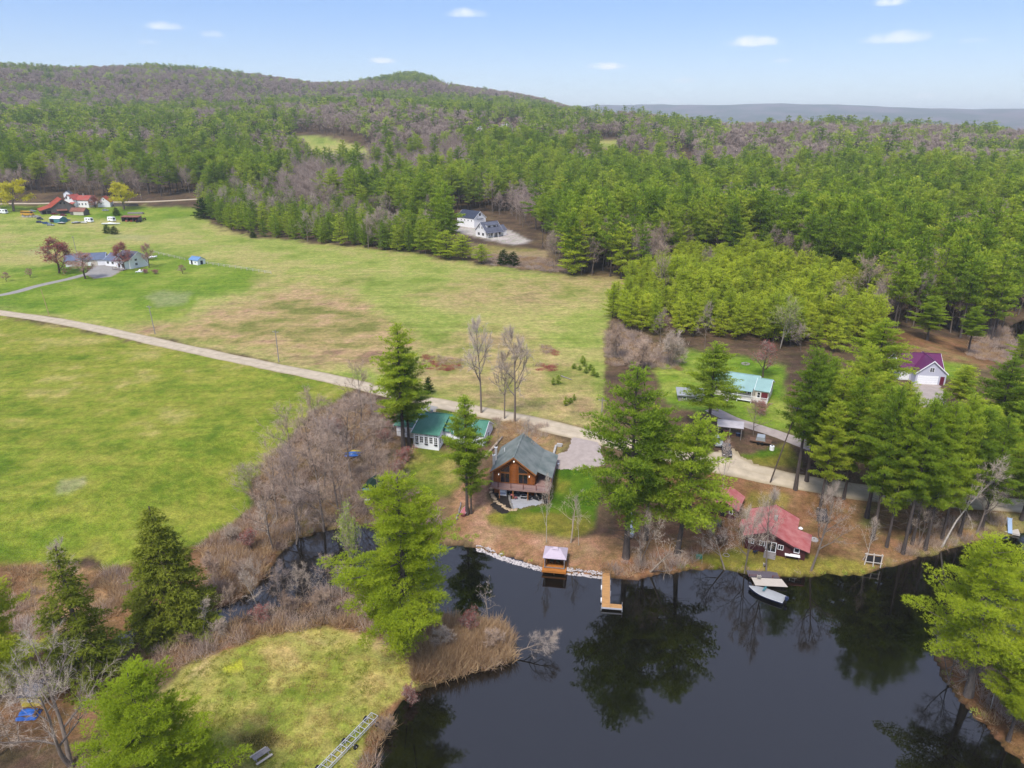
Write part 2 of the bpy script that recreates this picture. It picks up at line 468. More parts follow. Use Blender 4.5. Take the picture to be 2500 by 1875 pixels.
# the shore by the docks and round the red cottage
zone([(1350, 1000), (1480, 990), (1700, 1045), (1900, 1085), (2240, 1100), (2240, 1170), (2000, 1215), (1860, 1250), (1600, 1250), (1490, 1240), (1400, 1250), (1330, 1180)], orange, 8, 25)
zone([(1010, 1135), (1055, 1130), (1160, 1150), (1240, 1165), (1340, 1160), (1440, 1180), (1420, 1260), (1330, 1260), (1220, 1245), (1025, 1190)], litter, 7, 16)
zone([(1500, 1200), (1600, 1178), (1740, 1200), (1880, 1212), (1880, 1250), (1740, 1255), (1560, 1240)], moss, 8, 25)
zone([(1620, 1060), (1700, 1070), (1690, 1110), (1600, 1120)], moss, 8, 25, .7)
zone([(1410, 800), (1480, 757), (1600, 768), (1700, 790), (1690, 860), (1730, 945), (1650, 920), (1560, 898), (1440, 872)], lawn, 8, 16)
zone([(1590, 985), (1700, 955), (1740, 1010), (1640, 1010)], lawn_dark, 6, 16)
zone([(1920, 713), (2120, 740), (2180, 775), (2130, 800), (2000, 778), (1940, 765)], orange, 8, 16)
zone([(2010, 775), (2110, 788), (2085, 820), (2030, 815)], lawn, 5, 8)
zone([(1940, 760), (2000, 770), (1990, 790), (1935, 775)], field_near, 5, 8)
# the spit of land and the peninsula in front
zone([(215, 1640), (300, 1540), (340, 1490), (420, 1425), (560, 1372), (700, 1350), (780, 1358), (900, 1400), (985, 1400), (880, 1500), (845, 1545), (800, 1620), (760, 1760), (360, 1800), (520, 1640)], lawn_pen, 9, 26)
zone([(100, 1440), (330, 1400), (330, 1500), (250, 1560), (150, 1600), (-100, 1600), (-100, 1480)], orange, 12, 40, .8)
zone([(240, 1440), (500, 1362), (780, 1330), (960, 1330), (1110, 1365), (1105, 1432), (980, 1470), (900, 1470), (880, 1400), (700, 1352), (560, 1374), (420, 1428), (330, 1460)], bankc, 6, 16)
zone([(800, 1560), (880, 1495), (900, 1500), (850, 1560), (820, 1660), (780, 1720), (770, 1650)], bankc, 5, 16)
zone([(500, 1590), (590, 1560), (620, 1600), (560, 1640)], mixn([(.4, col3(120, 104, 50)), (.6, col3(84, 66, 36))], n4), 8, 22, .8)
for q_, (a_, b_) in enumerate([(500, 1500), (600, 1420), (690, 1460), (760, 1400), (560, 1560), (700, 1560), (640, 1500), (800, 1480), (450, 1560), (740, 1600)]):   # worn and mossy spots
    zone([(a_ - 34, b_ - 12), (a_ + 20, b_ - 22), (a_ + 40, b_ + 6), (a_ - 6, b_ + 22)], [col3(112, 134, 38), col3(196, 170, 110), col3(150, 134, 70)][q_ % 3], 10, 34, .55)
zone([(480, 1440), (520, 1428), (525, 1446), (490, 1456)], col3(196, 196, 60), 3, 10, .8)
zone([(2000, 1380), (2080, 1365), (2250, 1470), (2420, 1500), (2420, 1760), (2250, 1720), (2100, 1530), (2030, 1440)], orange, 6, 16)
# clearings in the woods
zone([(950, 486), (985, 480), (1090, 492), (1150, 522), (1110, 528), (1060, 520), (1000, 505)], gravel, 3, 6)
zone([(1000, 525), (1060, 530), (1185, 542), (1175, 578), (1060, 560)], mixn([(.4, col3(150, 140, 80)), (.6, col3(170, 150, 110))], n1), 4, 8)
zone([(640, 292), (700, 294), (795, 322), (800, 362), (690, 345)], field_far, 3, 5)
zone([(1240, 300), (1335, 303), (1335, 322), (1250, 320)], field_far, 3, 5)
zone([(1290, 338), (1340, 342), (1390, 354), (1360, 368), (1295, 362)], col3(200, 184, 160), 3, 5)
# under water
_lakesel = (gz < 0.02) & (_RR.ravel() < 400)
col[_lakesel] = np.array(C(58, 46, 30)[:3])
# farther hills: wooded ground seen from above
_far = sstep(3800, 5600, _RR.ravel())
_hillc = mixn([(.38, col3(52, 74, 56)), (.48, col3(80, 88, 78)), (.6, col3(116, 104, 106))], fbm(gx / 240, gy / 240, 44, 6))
col = mixc(col, _hillc, _far)

ni, nj = _RR.shape
idx = np.arange(ni * nj).reshape(ni, nj)
GF = np.stack([idx[:-1, :-1], idx[:-1, 1:], idx[1:, 1:], idx[1:, :-1]], -1).reshape(-1, 4)
m = bpy.data.materials.new('ground'); m.use_nodes = True
MATS['ground'] = m
n, l = m.node_tree.nodes, m.node_tree.links
p = n['Principled BSDF']; p.inputs['Roughness'].default_value = .95; p.inputs['Specular IOR Level'].default_value = .1
at = n.new('ShaderNodeVertexColor'); at.layer_name = 'soil'
tc = n.new('ShaderNodeTexCoord')
last = at.outputs[0]
for sc_, lo, hi in ((.9, .80, 1.20), (3.5, .74, 1.26), (11.0, .72, 1.28)):
    nz = n.new('ShaderNodeTexNoise'); nz.inputs['Scale'].default_value = sc_; nz.inputs['Detail'].default_value = 3
    l.new(tc.outputs['Object'], nz.inputs['Vector'])
    mr = n.new('ShaderNodeMapRange'); mr.inputs['From Min'].default_value = .3; mr.inputs['From Max'].default_value = .7
    mr.inputs['To Min'].default_value = lo; mr.inputs['To Max'].default_value = hi
    l.new(nz.outputs[0], mr.inputs[0])
    mx = n.new('ShaderNodeVectorMath'); mx.operation = 'SCALE'
    l.new(last, mx.inputs[0]); l.new(mr.outputs[0], mx.inputs['Scale']); last = mx.outputs[0]
hn = n.new('ShaderNodeTexNoise'); hn.inputs['Scale'].default_value = .32; hn.inputs['Detail'].default_value = 7; hn.inputs['Roughness'].default_value = .65; hn.inputs['Distortion'].default_value = .6
l.new(tc.outputs['Object'], hn.inputs['Vector'])
hr = n.new('ShaderNodeValToRGB'); hr.color_ramp.elements[0].position = .36; hr.color_ramp.elements[1].position = .64
hr.color_ramp.elements[0].color = (.78, .88, .72, 1); hr.color_ramp.elements[1].color = (1.16, 1.06, 1.18, 1)
l.new(hn.outputs[0], hr.inputs[0])
hm = n.new('ShaderNodeMixRGB'); hm.blend_type = 'MULTIPLY'; hm.inputs['Fac'].default_value = 1
sm_ = n.new('ShaderNodeMapping'); sm_.inputs['Rotation'].default_value = (0, 0, R(24)); sm_.inputs['Scale'].default_value = (.03, .42, 1)
l.new(tc.outputs['Object'], sm_.inputs['Vector'])
sn_ = n.new('ShaderNodeTexNoise'); sn_.inputs['Scale'].default_value = 1.0; sn_.inputs['Detail'].default_value = 4; l.new(sm_.outputs[0], sn_.inputs['Vector'])
sr_ = n.new('ShaderNodeMapRange'); sr_.inputs['From Min'].default_value = .35; sr_.inputs['From Max'].default_value = .65; sr_.inputs['To Min'].default_value = .90; sr_.inputs['To Max'].default_value = 1.10
l.new(sn_.outputs[0], sr_.inputs[0])
sv_ = n.new('ShaderNodeVectorMath'); sv_.operation = 'SCALE'; l.new(last, sv_.inputs[0]); l.new(sr_.outputs[0], sv_.inputs['Scale']); last = sv_.outputs[0]
l.new(last, hm.inputs['Color1']); l.new(hr.outputs[0], hm.inputs['Color2']); last = hm.outputs[0]
l.new(last, p.inputs['Base Color'])
nz = n.new('ShaderNodeTexNoise'); nz.inputs['Scale'].default_value = 6; nz.inputs['Detail'].default_value = 6
l.new(tc.outputs['Object'], nz.inputs['Vector'])
bp = n.new('ShaderNodeBump'); bp.inputs['Strength'].default_value = .7; bp.inputs['Distance'].default_value = .12
l.new(nz.outputs[0], bp.inputs['Height']); l.new(bp.outputs[0], p.inputs['Normal'])
gme = mesh_from('ground', np.stack([gx, gy, gz], 1), GF, m, smooth=True)
ca = gme.color_attributes.new('soil', 'FLOAT_COLOR', 'POINT')
ca.data.foreach_set('color', np.concatenate([col, np.ones((len(col), 1))], 1).astype(np.float32).ravel())
add('ground', gme, kind='structure')

# ------------------------------------------------------------------ water
m = bpy.data.materials.new('water'); m.use_nodes = True
MATS['water'] = m
n, l = m.node_tree.nodes, m.node_tree.links
p = n['Principled BSDF']
p.inputs['Base Color'].default_value = (.005, .0045, .003, 1)
p.inputs['Roughness'].default_value = .02
p.inputs['IOR'].default_value = 1.8
tc = n.new('ShaderNodeTexCoord'); mp = n.new('ShaderNodeMapping'); mp.inputs['Scale'].default_value = (.5, 1.1, 1)
l.new(tc.outputs['Object'], mp.inputs['Vector'])
nz = n.new('ShaderNodeTexNoise'); nz.inputs['Scale'].default_value = 1.2; nz.inputs['Detail'].default_value = 3
l.new(mp.outputs[0], nz.inputs['Vector'])
rn_ = n.new('ShaderNodeTexNoise'); rn_.inputs['Scale'].default_value = .06; rn_.inputs['Detail'].default_value = 3; l.new(tc.outputs['Object'], rn_.inputs['Vector'])
rr_ = n.new('ShaderNodeMapRange'); rr_.inputs['From Min'].default_value = .42; rr_.inputs['From Max'].default_value = .66; rr_.inputs['To Min'].default_value = .012; rr_.inputs['To Max'].default_value = .07
l.new(rn_.outputs[0], rr_.inputs[0]); l.new(rr_.outputs[0], p.inputs['Roughness'])
bp = n.new('ShaderNodeBump'); bp.inputs['Strength'].default_value = .07; bp.inputs['Distance'].default_value = .03
l.new(nz.outputs[0], bp.inputs['Height']); l.new(bp.outputs[0], p.inputs['Normal'])
_wx = np.linspace(-95, 260, 41); _wy = np.linspace(30, 320, 41)
WX, WY = np.meshgrid(_wx, _wy, indexing='ij')
wi = np.arange(41 * 41).reshape(41, 41)
add('lake_water', mesh_from('lake_water', np.stack([WX.ravel(), WY.ravel(), np.zeros(WX.size)], 1),
    np.stack([wi[:-1, :-1], wi[1:, :-1], wi[1:, 1:], wi[:-1, 1:]], -1).reshape(-1, 4), m), kind='structure')

# ------------------------------------------------------------------ roads and drives
m_road = mat('gravel_road', C(208, 192, 166), .95, .14, .5, .5, 14)
m_drive = mat('pale_gravel', C(184, 170, 162), .95, .10, .9, .4, 14)
m_tarmac = mat('worn_tarmac', C(168, 164, 158), .95, .08, .6, .2, 20)
for m_ in (m_road, m_tarmac, m_drive):        # wheel tracks: verge and middle strip keep some dirt and weeds
    n, l = m_.node_tree.nodes, m_.node_tree.links
    p = n['Principled BSDF']; src = p.inputs['Base Color'].links[0].from_socket
    at = n.new('ShaderNodeAttribute'); at.attribute_name = 'tone'
    mr = n.new('ShaderNodeMapRange'); mr.inputs['From Max'].default_value = .7; mr.inputs['To Min'].default_value = .75; mr.inputs['To Max'].default_value = 0.0
    l.new(at.outputs['Fac'], mr.inputs['Value'])
    ex = n.new('ShaderNodeMath'); ex.operation = 'MULTIPLY'; l.new(mr.outputs[0], ex.inputs[0])
    gt_ = n.new('ShaderNodeMath'); gt_.operation = 'GREATER_THAN'; gt_.inputs[1].default_value = .0001; l.new(at.outputs['Alpha'], gt_.inputs[0]); l.new(gt_.outputs[0], ex.inputs[1])
    mx = n.new('ShaderNodeMixRGB'); mx.inputs['Color2'].default_value = C(160, 142, 104)
    if m_ is m_drive: continue
    l.new(ex.outputs[0], mx.inputs['Fac']); l.new(src, mx.inputs['Color1']); l.new(mx.outputs[0], p.inputs['Base Color'])
def smooth_line(pts, step=1.5):
    P = np.array([[q[0], q[1]] for q in pts])
    out = []
    for i in range(len(P) - 1):
        p0, p1, p2, p3 = P[max(i - 1, 0)], P[i], P[i + 1], P[min(i + 2, len(P) - 1)]
        k = max(2, int(np.linalg.norm(p2 - p1) / step))
        t = np.linspace(0, 1, k, endpoint=False)[:, None]
        out.append(.5 * (2 * p1 + (p2 - p0) * t + (2 * p0 - 5 * p1 + 4 * p2 - p3) * t ** 2 + (3 * p1 - p0 - 3 * p2 + p3) * t ** 3))
    out.append(P[-1:])
    return np.concatenate(out)
def strip(name, px, width, material, lift=.07, step=1.5, wob=.35):
    Ln = smooth_line([G(*q) for q in px], step)
    T = np.gradient(Ln, axis=0); T /= np.linalg.norm(T, axis=1)[:, None]
    Nn = np.stack([-T[:, 1], T[:, 0]], 1)
    ks = np.linspace(-.5, .5, 7)
    arc = np.arange(len(Ln)) * .37
    V = []
    for i, k in enumerate(ks):
        off = k * width + (0 if 0 < i < 6 else 1) * np.sign(k) * wob * (fbm(arc, arc * 0 + i * 9.1, 6, 3) - .5) * 2
        Q = Ln + Nn * off[:, None] if hasattr(off, '__len__') else Ln + Nn * off
        V.append(np.concatenate([Q, (height(Q[:, 0], Q[:, 1]) + lift * (1 if 0 < i < 6 else .2))[:, None]], 1))
    tone_ = np.tile(np.array([.0, .75, 1., .55, 1., .75, .0]), (len(Ln), 1)) * .8 + .2 * fbm(np.arange(len(Ln))[:, None] * .15 + np.zeros((1, 7)), np.arange(7)[None, :] * .8 + np.zeros((len(Ln), 1)), 15, 3)
    V = np.stack(V, 1); k, w = V.shape[:2]
    ii = np.arange(k * w).reshape(k, w)
    F = np.stack([ii[:-1, :-1], ii[:-1, 1:], ii[1:, 1:], ii[1:, :-1]], -1).reshape(-1, 4)
    return add(name, mesh_from(name, V.reshape(-1, 3), F, material, True, tone_.ravel()), kind='structure')
def patch(name, px, material, cell=.5, lift=.06):
    P = [tuple(G(*q)[:2]) for q in px]
    A = np.array(P)
    xs = np.arange(A[:, 0].min() - 1, A[:, 0].max() + 1, cell); ys = np.arange(A[:, 1].min() - 1, A[:, 1].max() + 1, cell)
    X, Y = np.meshgrid(xs, ys, indexing='ij')
    d = poly_dist(X, Y, P) + (fbm(X / 1.5, Y / 1.5, 12, 3) - .5) * 1.2
    Z = height(X, Y) + np.where(d > -.3, lift * .3, lift)
    ii = np.arange(X.size).reshape(X.shape)
    F = np.stack([ii[:-1, :-1], ii[1:, :-1], ii[1:, 1:], ii[:-1, 1:]], -1)
    keep = (d[:-1, :-1] < 0) | (d[1:, 1:] < 0)
    me = mesh_from(name, np.stack([X.ravel(), Y.ravel(), Z.ravel()], 1), F[keep], material, True, np.clip(-d.ravel() * .8, .1, 1))
    return add(name, me, kind='structure')
ROAD_PX = [(-260, 632), (-100, 658), (0, 676), (110, 691), (250, 719), (400, 752), (560, 786), (740, 824), (840, 848), (930, 868), (1040, 889), (1150, 911),
           (1290, 945), (1420, 976), (1560, 1006), (1690, 1034), (1800, 1054), (1900, 1068), (2050, 1082), (2240, 1094)]
strip('gravel_road', ROAD_PX, 5.6, m_road)
strip('ranch_drive', [(-200, 664), (0, 638), (80, 618), (150, 602), (195, 590), (225, 578)], 4.6, m_tarmac)
patch('ranch_yard_paving', [(185, 592), (200, 575), (235, 566), (262, 585), (240, 598), (205, 602)], m_tarmac)
strip('farm_road', [(-200, 440), (60, 440), (200, 437), (320, 436), (430, 430)], 5.5, m_road, .25, 4)
patch('house_drive', [(900, 864), (960, 868), (940, 890), (895, 888)], m_tarmac)
patch('cabin_drive', [(1238, 944), (1292, 950), (1306, 1004), (1262, 1014), (1190, 1012), (1184, 990), (1224, 974)], m_drive, .22)
strip('garden_drive', [(1535, 884), (1580, 905), (1640, 925), (1700, 946), (1760, 968)], 3.8, m_drive)
patch('parking_bay', [(1528, 978), (1580, 970), (1600, 985), (1650, 1016), (1560, 1004)], m_road)
patch('garage_drive', [(1968, 822), (2030, 826), (2046, 880), (1990, 880)], m_drive)

# ------------------------------------------------------------------ trees: generators
def tubes(P0, P1, r0, r1, sides=4):
    """many tapered sticks at once"""
    P0, P1 = np.asarray(P0, float), np.asarray(P1, float)
    n = len(P0)
    d = P1 - P0; d /= np.linalg.norm(d, axis=1)[:, None] + 1e-9
    ref = np.where(np.abs(d[:, 2:3]) > .9, np.array([[1., 0, 0]]), np.array([[0, 0, 1.]]))
    u = np.cross(d, ref); u /= np.linalg.norm(u, axis=1)[:, None] + 1e-9
    v = np.cross(d, u)
    a = np.arange(sides) * 2 * np.pi / sides
    ring = u[:, None, :] * np.cos(a)[None, :, None] + v[:, None, :] * np.sin(a)[None, :, None]
    A = P0[:, None, :] + ring * np.asarray(r0).reshape(-1, 1, 1)
    B = P1[:, None, :] + ring * np.asarray(r1).reshape(-1, 1, 1)
    V = np.concatenate([A, B], 1).reshape(-1, 3)
    base = (np.arange(n) * 2 * sides)[:, None]
    k = np.arange(sides)[None, :]; k2 = (k + 1) % sides
    F = np.stack([base + k, base + k2, base + sides + k2, base + sides + k], -1).reshape(-1, 4)
    return V, F

def blades(c, d, ln, w, rng, k=3, spread=.8, tone=None, tv=.25, flat_=0.0):
    """k little pointed leaves or needle sprays from each centre"""
    n = len(c)
    c = np.repeat(c, k, 0); d = np.repeat(d, k, 0)
    ln = np.repeat(np.broadcast_to(ln, n), k) * rng.uniform(.7, 1.25, n * k)
    w = np.repeat(np.broadcast_to(w, n), k) * rng.uniform(.7, 1.3, n * k)
    dd = d + rng.normal(0, 1, (n * k, 3)) * spread; dd /= np.linalg.norm(dd, axis=1)[:, None] + 1e-9
    s = np.cross(dd, rng.normal(0, 1, (n * k, 3)) * (1 - flat_) + np.array([0, 0, 1.6]) * flat_); s /= np.linalg.norm(s, axis=1)[:, None] + 1e-9
    V = np.stack([c + s * (w / 2)[:, None], c + dd * ln[:, None], c - s * (w / 2)[:, None]], 1).reshape(-1, 3)
    F = np.arange(n * k * 3).reshape(-1, 3)
    t = np.repeat(np.full(n, .5) if tone is None else tone, k) + rng.normal(0, tv * .4, n * k)
    return V, F, np.repeat(np.clip(t, 0, 1), 3)

def cat(parts):
    V, F, o = [], {}, 0
    for v, f in parts:
        V.append(v); F.setdefault(f.shape[1], []).append(f + o); o += len(v)
    return np.concatenate(V), [np.concatenate(q) for q in F.values()]

def trunk_path(H, lean, rng, n=9, r0=.35, sides=8, top=.06):
    z = np.linspace(0, H, n)
    off = np.cumsum(rng.normal(0, lean * H / n, (n, 2)), 0); off[0] = 0
    P = np.concatenate([off, z[:, None]], 1)
    r = r0 * (1 - z / H * .9) ** .9 + r0 * .35 * np.exp(-z / (.04 * H)) ; r = np.maximum(r, top)
    V, F = tubes(P[:-1], P[1:], r[:-1], r[1:], sides)
    return P, z, V, F

def make_pine(seed, H=28., cb=.3, Rm=4.6, nb=90, pads=1.3, pr=.8, tufts=26, k=5, tl=.45, tw=.09, form='pine', wood=3, dead=0, r0=.36, lo=.4, upt=.6):
    """conifer: limbs carrying flat plumes ("pads") of upturned needle tufts"""
    rng = np.random.default_rng(seed)
    P, tz, TV, TF = trunk_path(H, .008, rng, r0=r0, sides=8 if wood > 1 else 5)
    b0, b1, br, cc, cd, ct, woodp = [], [], [], [], [], [], [(TV, TF)]
    lob = rng.uniform(0, 6.28, 3)
    for i in range(nb):
        t = (i + rng.uniform(0, 1)) / nb
        if form == 'pine': t = t ** .92
        z = H * (cb + (1 - cb) * t * .985)
        az = i * 2.39996 + rng.normal(0, .5)
        if form == 'pine':
            p_ = min(1., (t + .06) / .26) ** .6 * (1 - t ** 2.1) ** .8
            p_ *= 1 + .24 * math.sin(2 * az + lob[0] + t * 5) + .16 * math.sin(3 * az + lob[1] - t * 8)
            L = Rm * p_ * rng.uniform(lo, 1.1)
            el = -.12 + upt * t ** 1.2 + rng.normal(0, .13); up = .20
        elif form == 'hemlock':
            L = Rm * (1 - t) ** .8 * rng.uniform(lo, 1.05)
            el = .10 - .2 * (1 - t) + rng.normal(0, .12); up = -.14
        else:
            L = Rm * (1 - t ** 1.4) ** .9 * rng.uniform(.8, 1.05)
            el = .1 + .7 * t; up = .1
        L = max(L, .28 * pr)
        h = np.array([math.cos(az), math.sin(az), 0.]); side = np.array([-h[1], h[0], 0.])
        base = np.array([np.interp(z, tz, P[:, 0]), np.interp(z, tz, P[:, 1]), z])
        def on(q): return base + h * (L * q * math.cos(el)) + np.array([0, 0, L * (q * math.sin(el) + up * q * q)])
        npd = max(1, int(round(pads * L / pr)))
        for j in range(npd):
            s = 1 - (.72 if L > 1.5 * pr else .3) * (j / max(npd, 1)) * rng.uniform(.75, 1.1) - rng.uniform(0, .06)
            lat = rng.uniform(-1, 1) * .34 * L * (1.15 - s * .75) * (j > 0)
            c0 = on(s) + side * lat + np.array([0, 0, rng.uniform(-.1, .18) * pr])
            q = pr * rng.uniform(.65, 1.2) * (.75 + .25 * (1 - t))
            nt = max(3, int(tufts * (q / pr) ** 2))
            a = rng.uniform(0, 6.283, nt); r = np.sqrt(rng.uniform(0, 1, nt))
            fx, fy = r * np.cos(a), r * np.sin(a)
            if form == 'hemlock':
                zz = -.35 * r * r * q + rng.normal(0, .10, nt) * q
                dr = h * (fx + .5)[:, None] + side * fy[:, None] + np.array([0, 0, -.25])
            else:
                zz = (.22 * (1 - r * r) + rng.normal(0, .11, nt)) * q
                dr = h * (fx * .8 + .35)[:, None] + side * (fy * .8)[:, None] + np.array([0, 0, .75])
            pos = c0 + h * (fx * q * 1.45)[:, None] + side * (fy * q * .72)[:, None] + np.array([0, 0, 1.]) * (zz + fx * q * (math.sin(el) + up))[:, None]
            cc.append(pos); cd.append(dr)
            ct.append(np.clip(.5 + rng.normal(0, .17) + rng.normal(0, .12, nt), 0, 1))
        if wood:
            q = np.linspace(0, .95, wood + 1)
            pts = np.stack([on(v) for v in q])
            b0.append(pts[:-1]); b1.append(pts[1:]); br.append(np.stack([.016 * L * (1 - q[:-1] * .85) + .014, .016 * L * (1 - q[1:] * .85) + .01], 1))
    for i in range(dead):              # dead snags under the crown
        z = rng.uniform(cb * .35, cb * 1.25 + .05) * H; az = rng.uniform(0, 6.28); L = rng.uniform(.2, .6) * Rm
        base = np.array([np.interp(z, tz, P[:, 0]), np.interp(z, tz, P[:, 1]), z]); tip = base + L * np.array([math.cos(az), math.sin(az), rng.uniform(-.25, .2)])
        b0.append(base[None]); b1.append(tip[None]); br.append(np.array([[.05, .012]]))
    if b0:
        rr = np.concatenate(br)
        woodp.append(tubes(np.concatenate(b0), np.concatenate(b1), rr[:, 0], rr[:, 1], 3))
    c = np.concatenate(cc); d = np.concatenate(cd); d /= np.linalg.norm(d, axis=1)[:, None]
    V, F, T = blades(c, d, tl, tw, rng, k, .5, np.concatenate(ct), flat_=.55)
    return cat(woodp), (V, F, T), (H, float(np.percentile(np.hypot(c[:, 0], c[:, 1]), 97)))

def make_bare(seed, H=15., r0=.22, stems=1, spread=.75, first=.28, n1=8, n2=6, n3=6, twigs=7, tr=.012, tl=1.1, up=.35, leaf=None, lean=.02, droop=0, width=None):
    """leafless broadleaf tree: stem, limbs, branches, twigs; leaf = (size, number per twig) for buds or young leaves"""
    rng = np.random.default_rng(seed)
    b0, b1, rr = [], [], []
    tips = []
    def path(p, d, L, ra, rb, n, wig):
        pts = [p]; d = d / np.linalg.norm(d)
        for i in range(n):
            d = d + rng.normal(0, wig, 3) + np.array([0, 0, up * .25]); d /= np.linalg.norm(d)
            pts.append(pts[-1] + d * L / n)
        pts = np.array(pts); r = np.linspace(ra, rb, n + 1)
        b0.append(pts[:-1]); b1.append(pts[1:]); rr.append(np.stack([r[:-1], r[1:]], 1))
        return pts, r
    for s_ in range(stems):
        d0 = np.array([rng.normal(0, lean if stems == 1 else .28), rng.normal(0, lean if stems == 1 else .28), 1.])
        hs = H * (1 if stems == 1 else rng.uniform(.75, 1)) * .86
        r_ = r0 * (1 if stems == 1 else rng.uniform(.5, .8))
        pts, r = path(np.array([rng.normal(0, .15 * (stems > 1)), rng.normal(0, .15 * (stems > 1)), -.15]), d0, hs, r_, r_ * .16, 8, .05)
        for i in range(n1):
            f = first + (1 - first) * ((i + rng.uniform(0, 1)) / n1) ** .85
            q = f * 8; k = min(int(q), 7); p = pts[k] + (pts[k + 1] - pts[k]) * (q - k)
            az = i * 2.4 + rng.normal(0, .4); t = (f - first) / (1 - first)
            d = np.array([math.cos(az) * spread, math.sin(az) * spread, .55 + .5 * t])
            L1 = H * (.42 - .26 * t) * rng.uniform(.75, 1.15)
            rb = np.interp(f * 8, np.arange(9), r) * .62
            p1, r1 = path(p, d, L1, rb, rb * .25, 4, .13)
            for j in range(n2):
                g = .25 + .75 * (j + rng.uniform(0, 1)) / n2; q2 = g * 4; k2 = min(int(q2), 3)
                pp = p1[k2] + (p1[k2 + 1] - p1[k2]) * (q2 - k2)
                dd = (p1[k2 + 1] - p1[k2]); dd = dd / np.linalg.norm(dd) + rng.normal(0, .62, 3) + np.array([0, 0, up * .4])
                p2, r2 = path(pp, dd, L1 * rng.uniform(.45, .85) * (1.2 - .5 * g), max(rb * .34, tr * 1.6), tr * 1.1, 3, .16)
                for m_ in range(n3):
                    g3 = .15 + .85 * (m_ + rng.uniform(0, 1)) / n3; q3 = g3 * 3; k3 = min(int(q3), 2)
                    p3 = p2[k3] + (p2[k3 + 1] - p2[k3]) * (q3 - k3)
                    d3 = (p2[k3 + 1] - p2[k3]); d3 = d3 / np.linalg.norm(d3) + rng.normal(0, .6, 3) + np.array([0, 0, up * .3 - droop])
                    tips.append((p3, d3 / np.linalg.norm(d3)))
    R_ = np.concatenate(rr)
    big = R_[:, 0] > .05
    A0, A1 = np.concatenate(b0), np.concatenate(b1)
    W = [tubes(A0[big], A1[big], R_[big, 0], R_[big, 1], 6)]
    if (~big).any(): W.append(tubes(A0[~big], A1[~big], R_[~big, 0], R_[~big, 1], 3))
    tp = np.array([t[0] for t in tips]); td = np.array([t[1] for t in tips])
    V, F, T = blades(tp, td + np.array([0, 0, -droop]), tl, tr * 2.6, rng, twigs, .5, tv=.6)
    if leaf:
        ls, ln = leaf
        c = np.repeat(tp, ln, 0) + np.repeat(td, ln, 0) * rng.uniform(.1, 1.1, (len(tp) * ln, 1)) * tl + rng.normal(0, .22 * tl, (len(tp) * ln, 3)) - np.array([0, 0, droop]) * rng.uniform(0, 1.6, (len(tp) * ln, 1))
        V2, F2, T2 = blades(c, rng.normal(0, 1, c.shape) + np.array([0, 0, -droop * 2]), ls, ls * .6, rng, 2, .5, tv=.8)
        return cat(W), (V, F, T), (H, float(np.percentile(np.hypot(tp[:, 0], tp[:, 1]), 95)) + tl * .5), (V2, F2, T2)
    return cat(W), (V, F, T), (H, float(np.percentile(np.hypot(tp[:, 0], tp[:, 1]), 95)) + tl * .5), None

# ------------------------------------------------------------------ bark and foliage
bark_pine = mat('pine_bark', C(98, 88, 82), .95, .3, 1.2, .6, 9, stretch=(6, 6, 1))
bark_grey = mat('grey_bark', C(142, 128, 116), .95, .22, 1.0, .5, 9, stretch=(5, 5, 1))
bark_dark = mat('dark_bark', C(104, 90, 80), .95, .25, 1.0, .5, 9, stretch=(5, 5, 1))
bark_birch = mat('birch_bark', C(206, 196, 182), .9, .25, 2.2, .3, 9, stretch=(1, 1, 3))
bark_dead = mat('dead_wood', C(188, 170, 150), .9, .2, 2.0, .3, 9, stretch=(4, 4, 1))
KF = .68
leaf_pine = leaf_mat('pine_needles', [(.0, C(84, 106, 38, .64)), (.35, C(114, 134, 42, .64)), (.65, C(142, 157, 48, .64)), (1., C(174, 176, 70, .64))], .42)
leaf_wood = leaf_mat('wood_pine_needles', [(.0, C(78, 102, 38, .66)), (.35, C(110, 132, 42, .66)), (.65, C(140, 156, 48, .66)), (1., C(176, 178, 72, .66))], .40)
leaf_young = leaf_mat('young_pine_needles', [(.0, C(116, 134, 42, .62)), (.4, C(142, 154, 48, .62)), (.75, C(162, 170, 54, .62)), (1., C(186, 186, 74, .62))], .42)
leaf_near = leaf_mat('near_pine_needles', [(.0, C(102, 118, 32, KF)), (.4, C(130, 146, 38, KF)), (.75, C(152, 162, 46, KF)), (1., C(176, 178, 66, KF))], .42)
leaf_far = leaf_mat('far_pine_needles', [(.0, C(70, 94, 40, KF)), (.35, C(102, 124, 42, KF)), (.7, C(136, 152, 50, KF)), (1., C(174, 176, 70, KF))], .38)
leaf_hem = leaf_mat('hemlock_needles', [(.0, C(84, 94, 32, KF)), (.4, C(112, 120, 42, KF)), (.8, C(134, 138, 54, KF)), (1., C(152, 150, 70, KF))], .4)
leaf_dark = leaf_mat('dark_evergreen', [(.0, C(48, 74, 30)), (.5, C(70, 98, 38)), (1., C(96, 122, 48))])
KB = .85; KT = .66
twig_brown = leaf_mat('brown_twigs', [(.0, C(122, 104, 90, KT)), (.5, C(150, 130, 114, KT)), (1., C(174, 154, 136, KT))], .15)
twig_purple = leaf_mat('purple_twigs', [(.0, C(122, 107, 98, KT)), (.5, C(148, 132, 121, KT)), (1., C(170, 154, 142, KT))], .15)
twig_pale = leaf_mat('pale_twigs', [(.0, C(160, 144, 128, KB)), (.5, C(182, 166, 150, KB)), (1., C(200, 186, 172, KB))], .15)
twig_red = leaf_mat('red_buds', [(.0, C(140, 74, 70, KB)), (.5, C(166, 98, 92, KB)), (1., C(186, 126, 112, KB))], .38)
twig_tan = leaf_mat('dry_stems', [(.0, C(146, 118, 90, KB)), (.4, C(172, 144, 112, KB)), (.75, C(192, 166, 130, KB)), (1., C(210, 188, 150, KB))], .38)
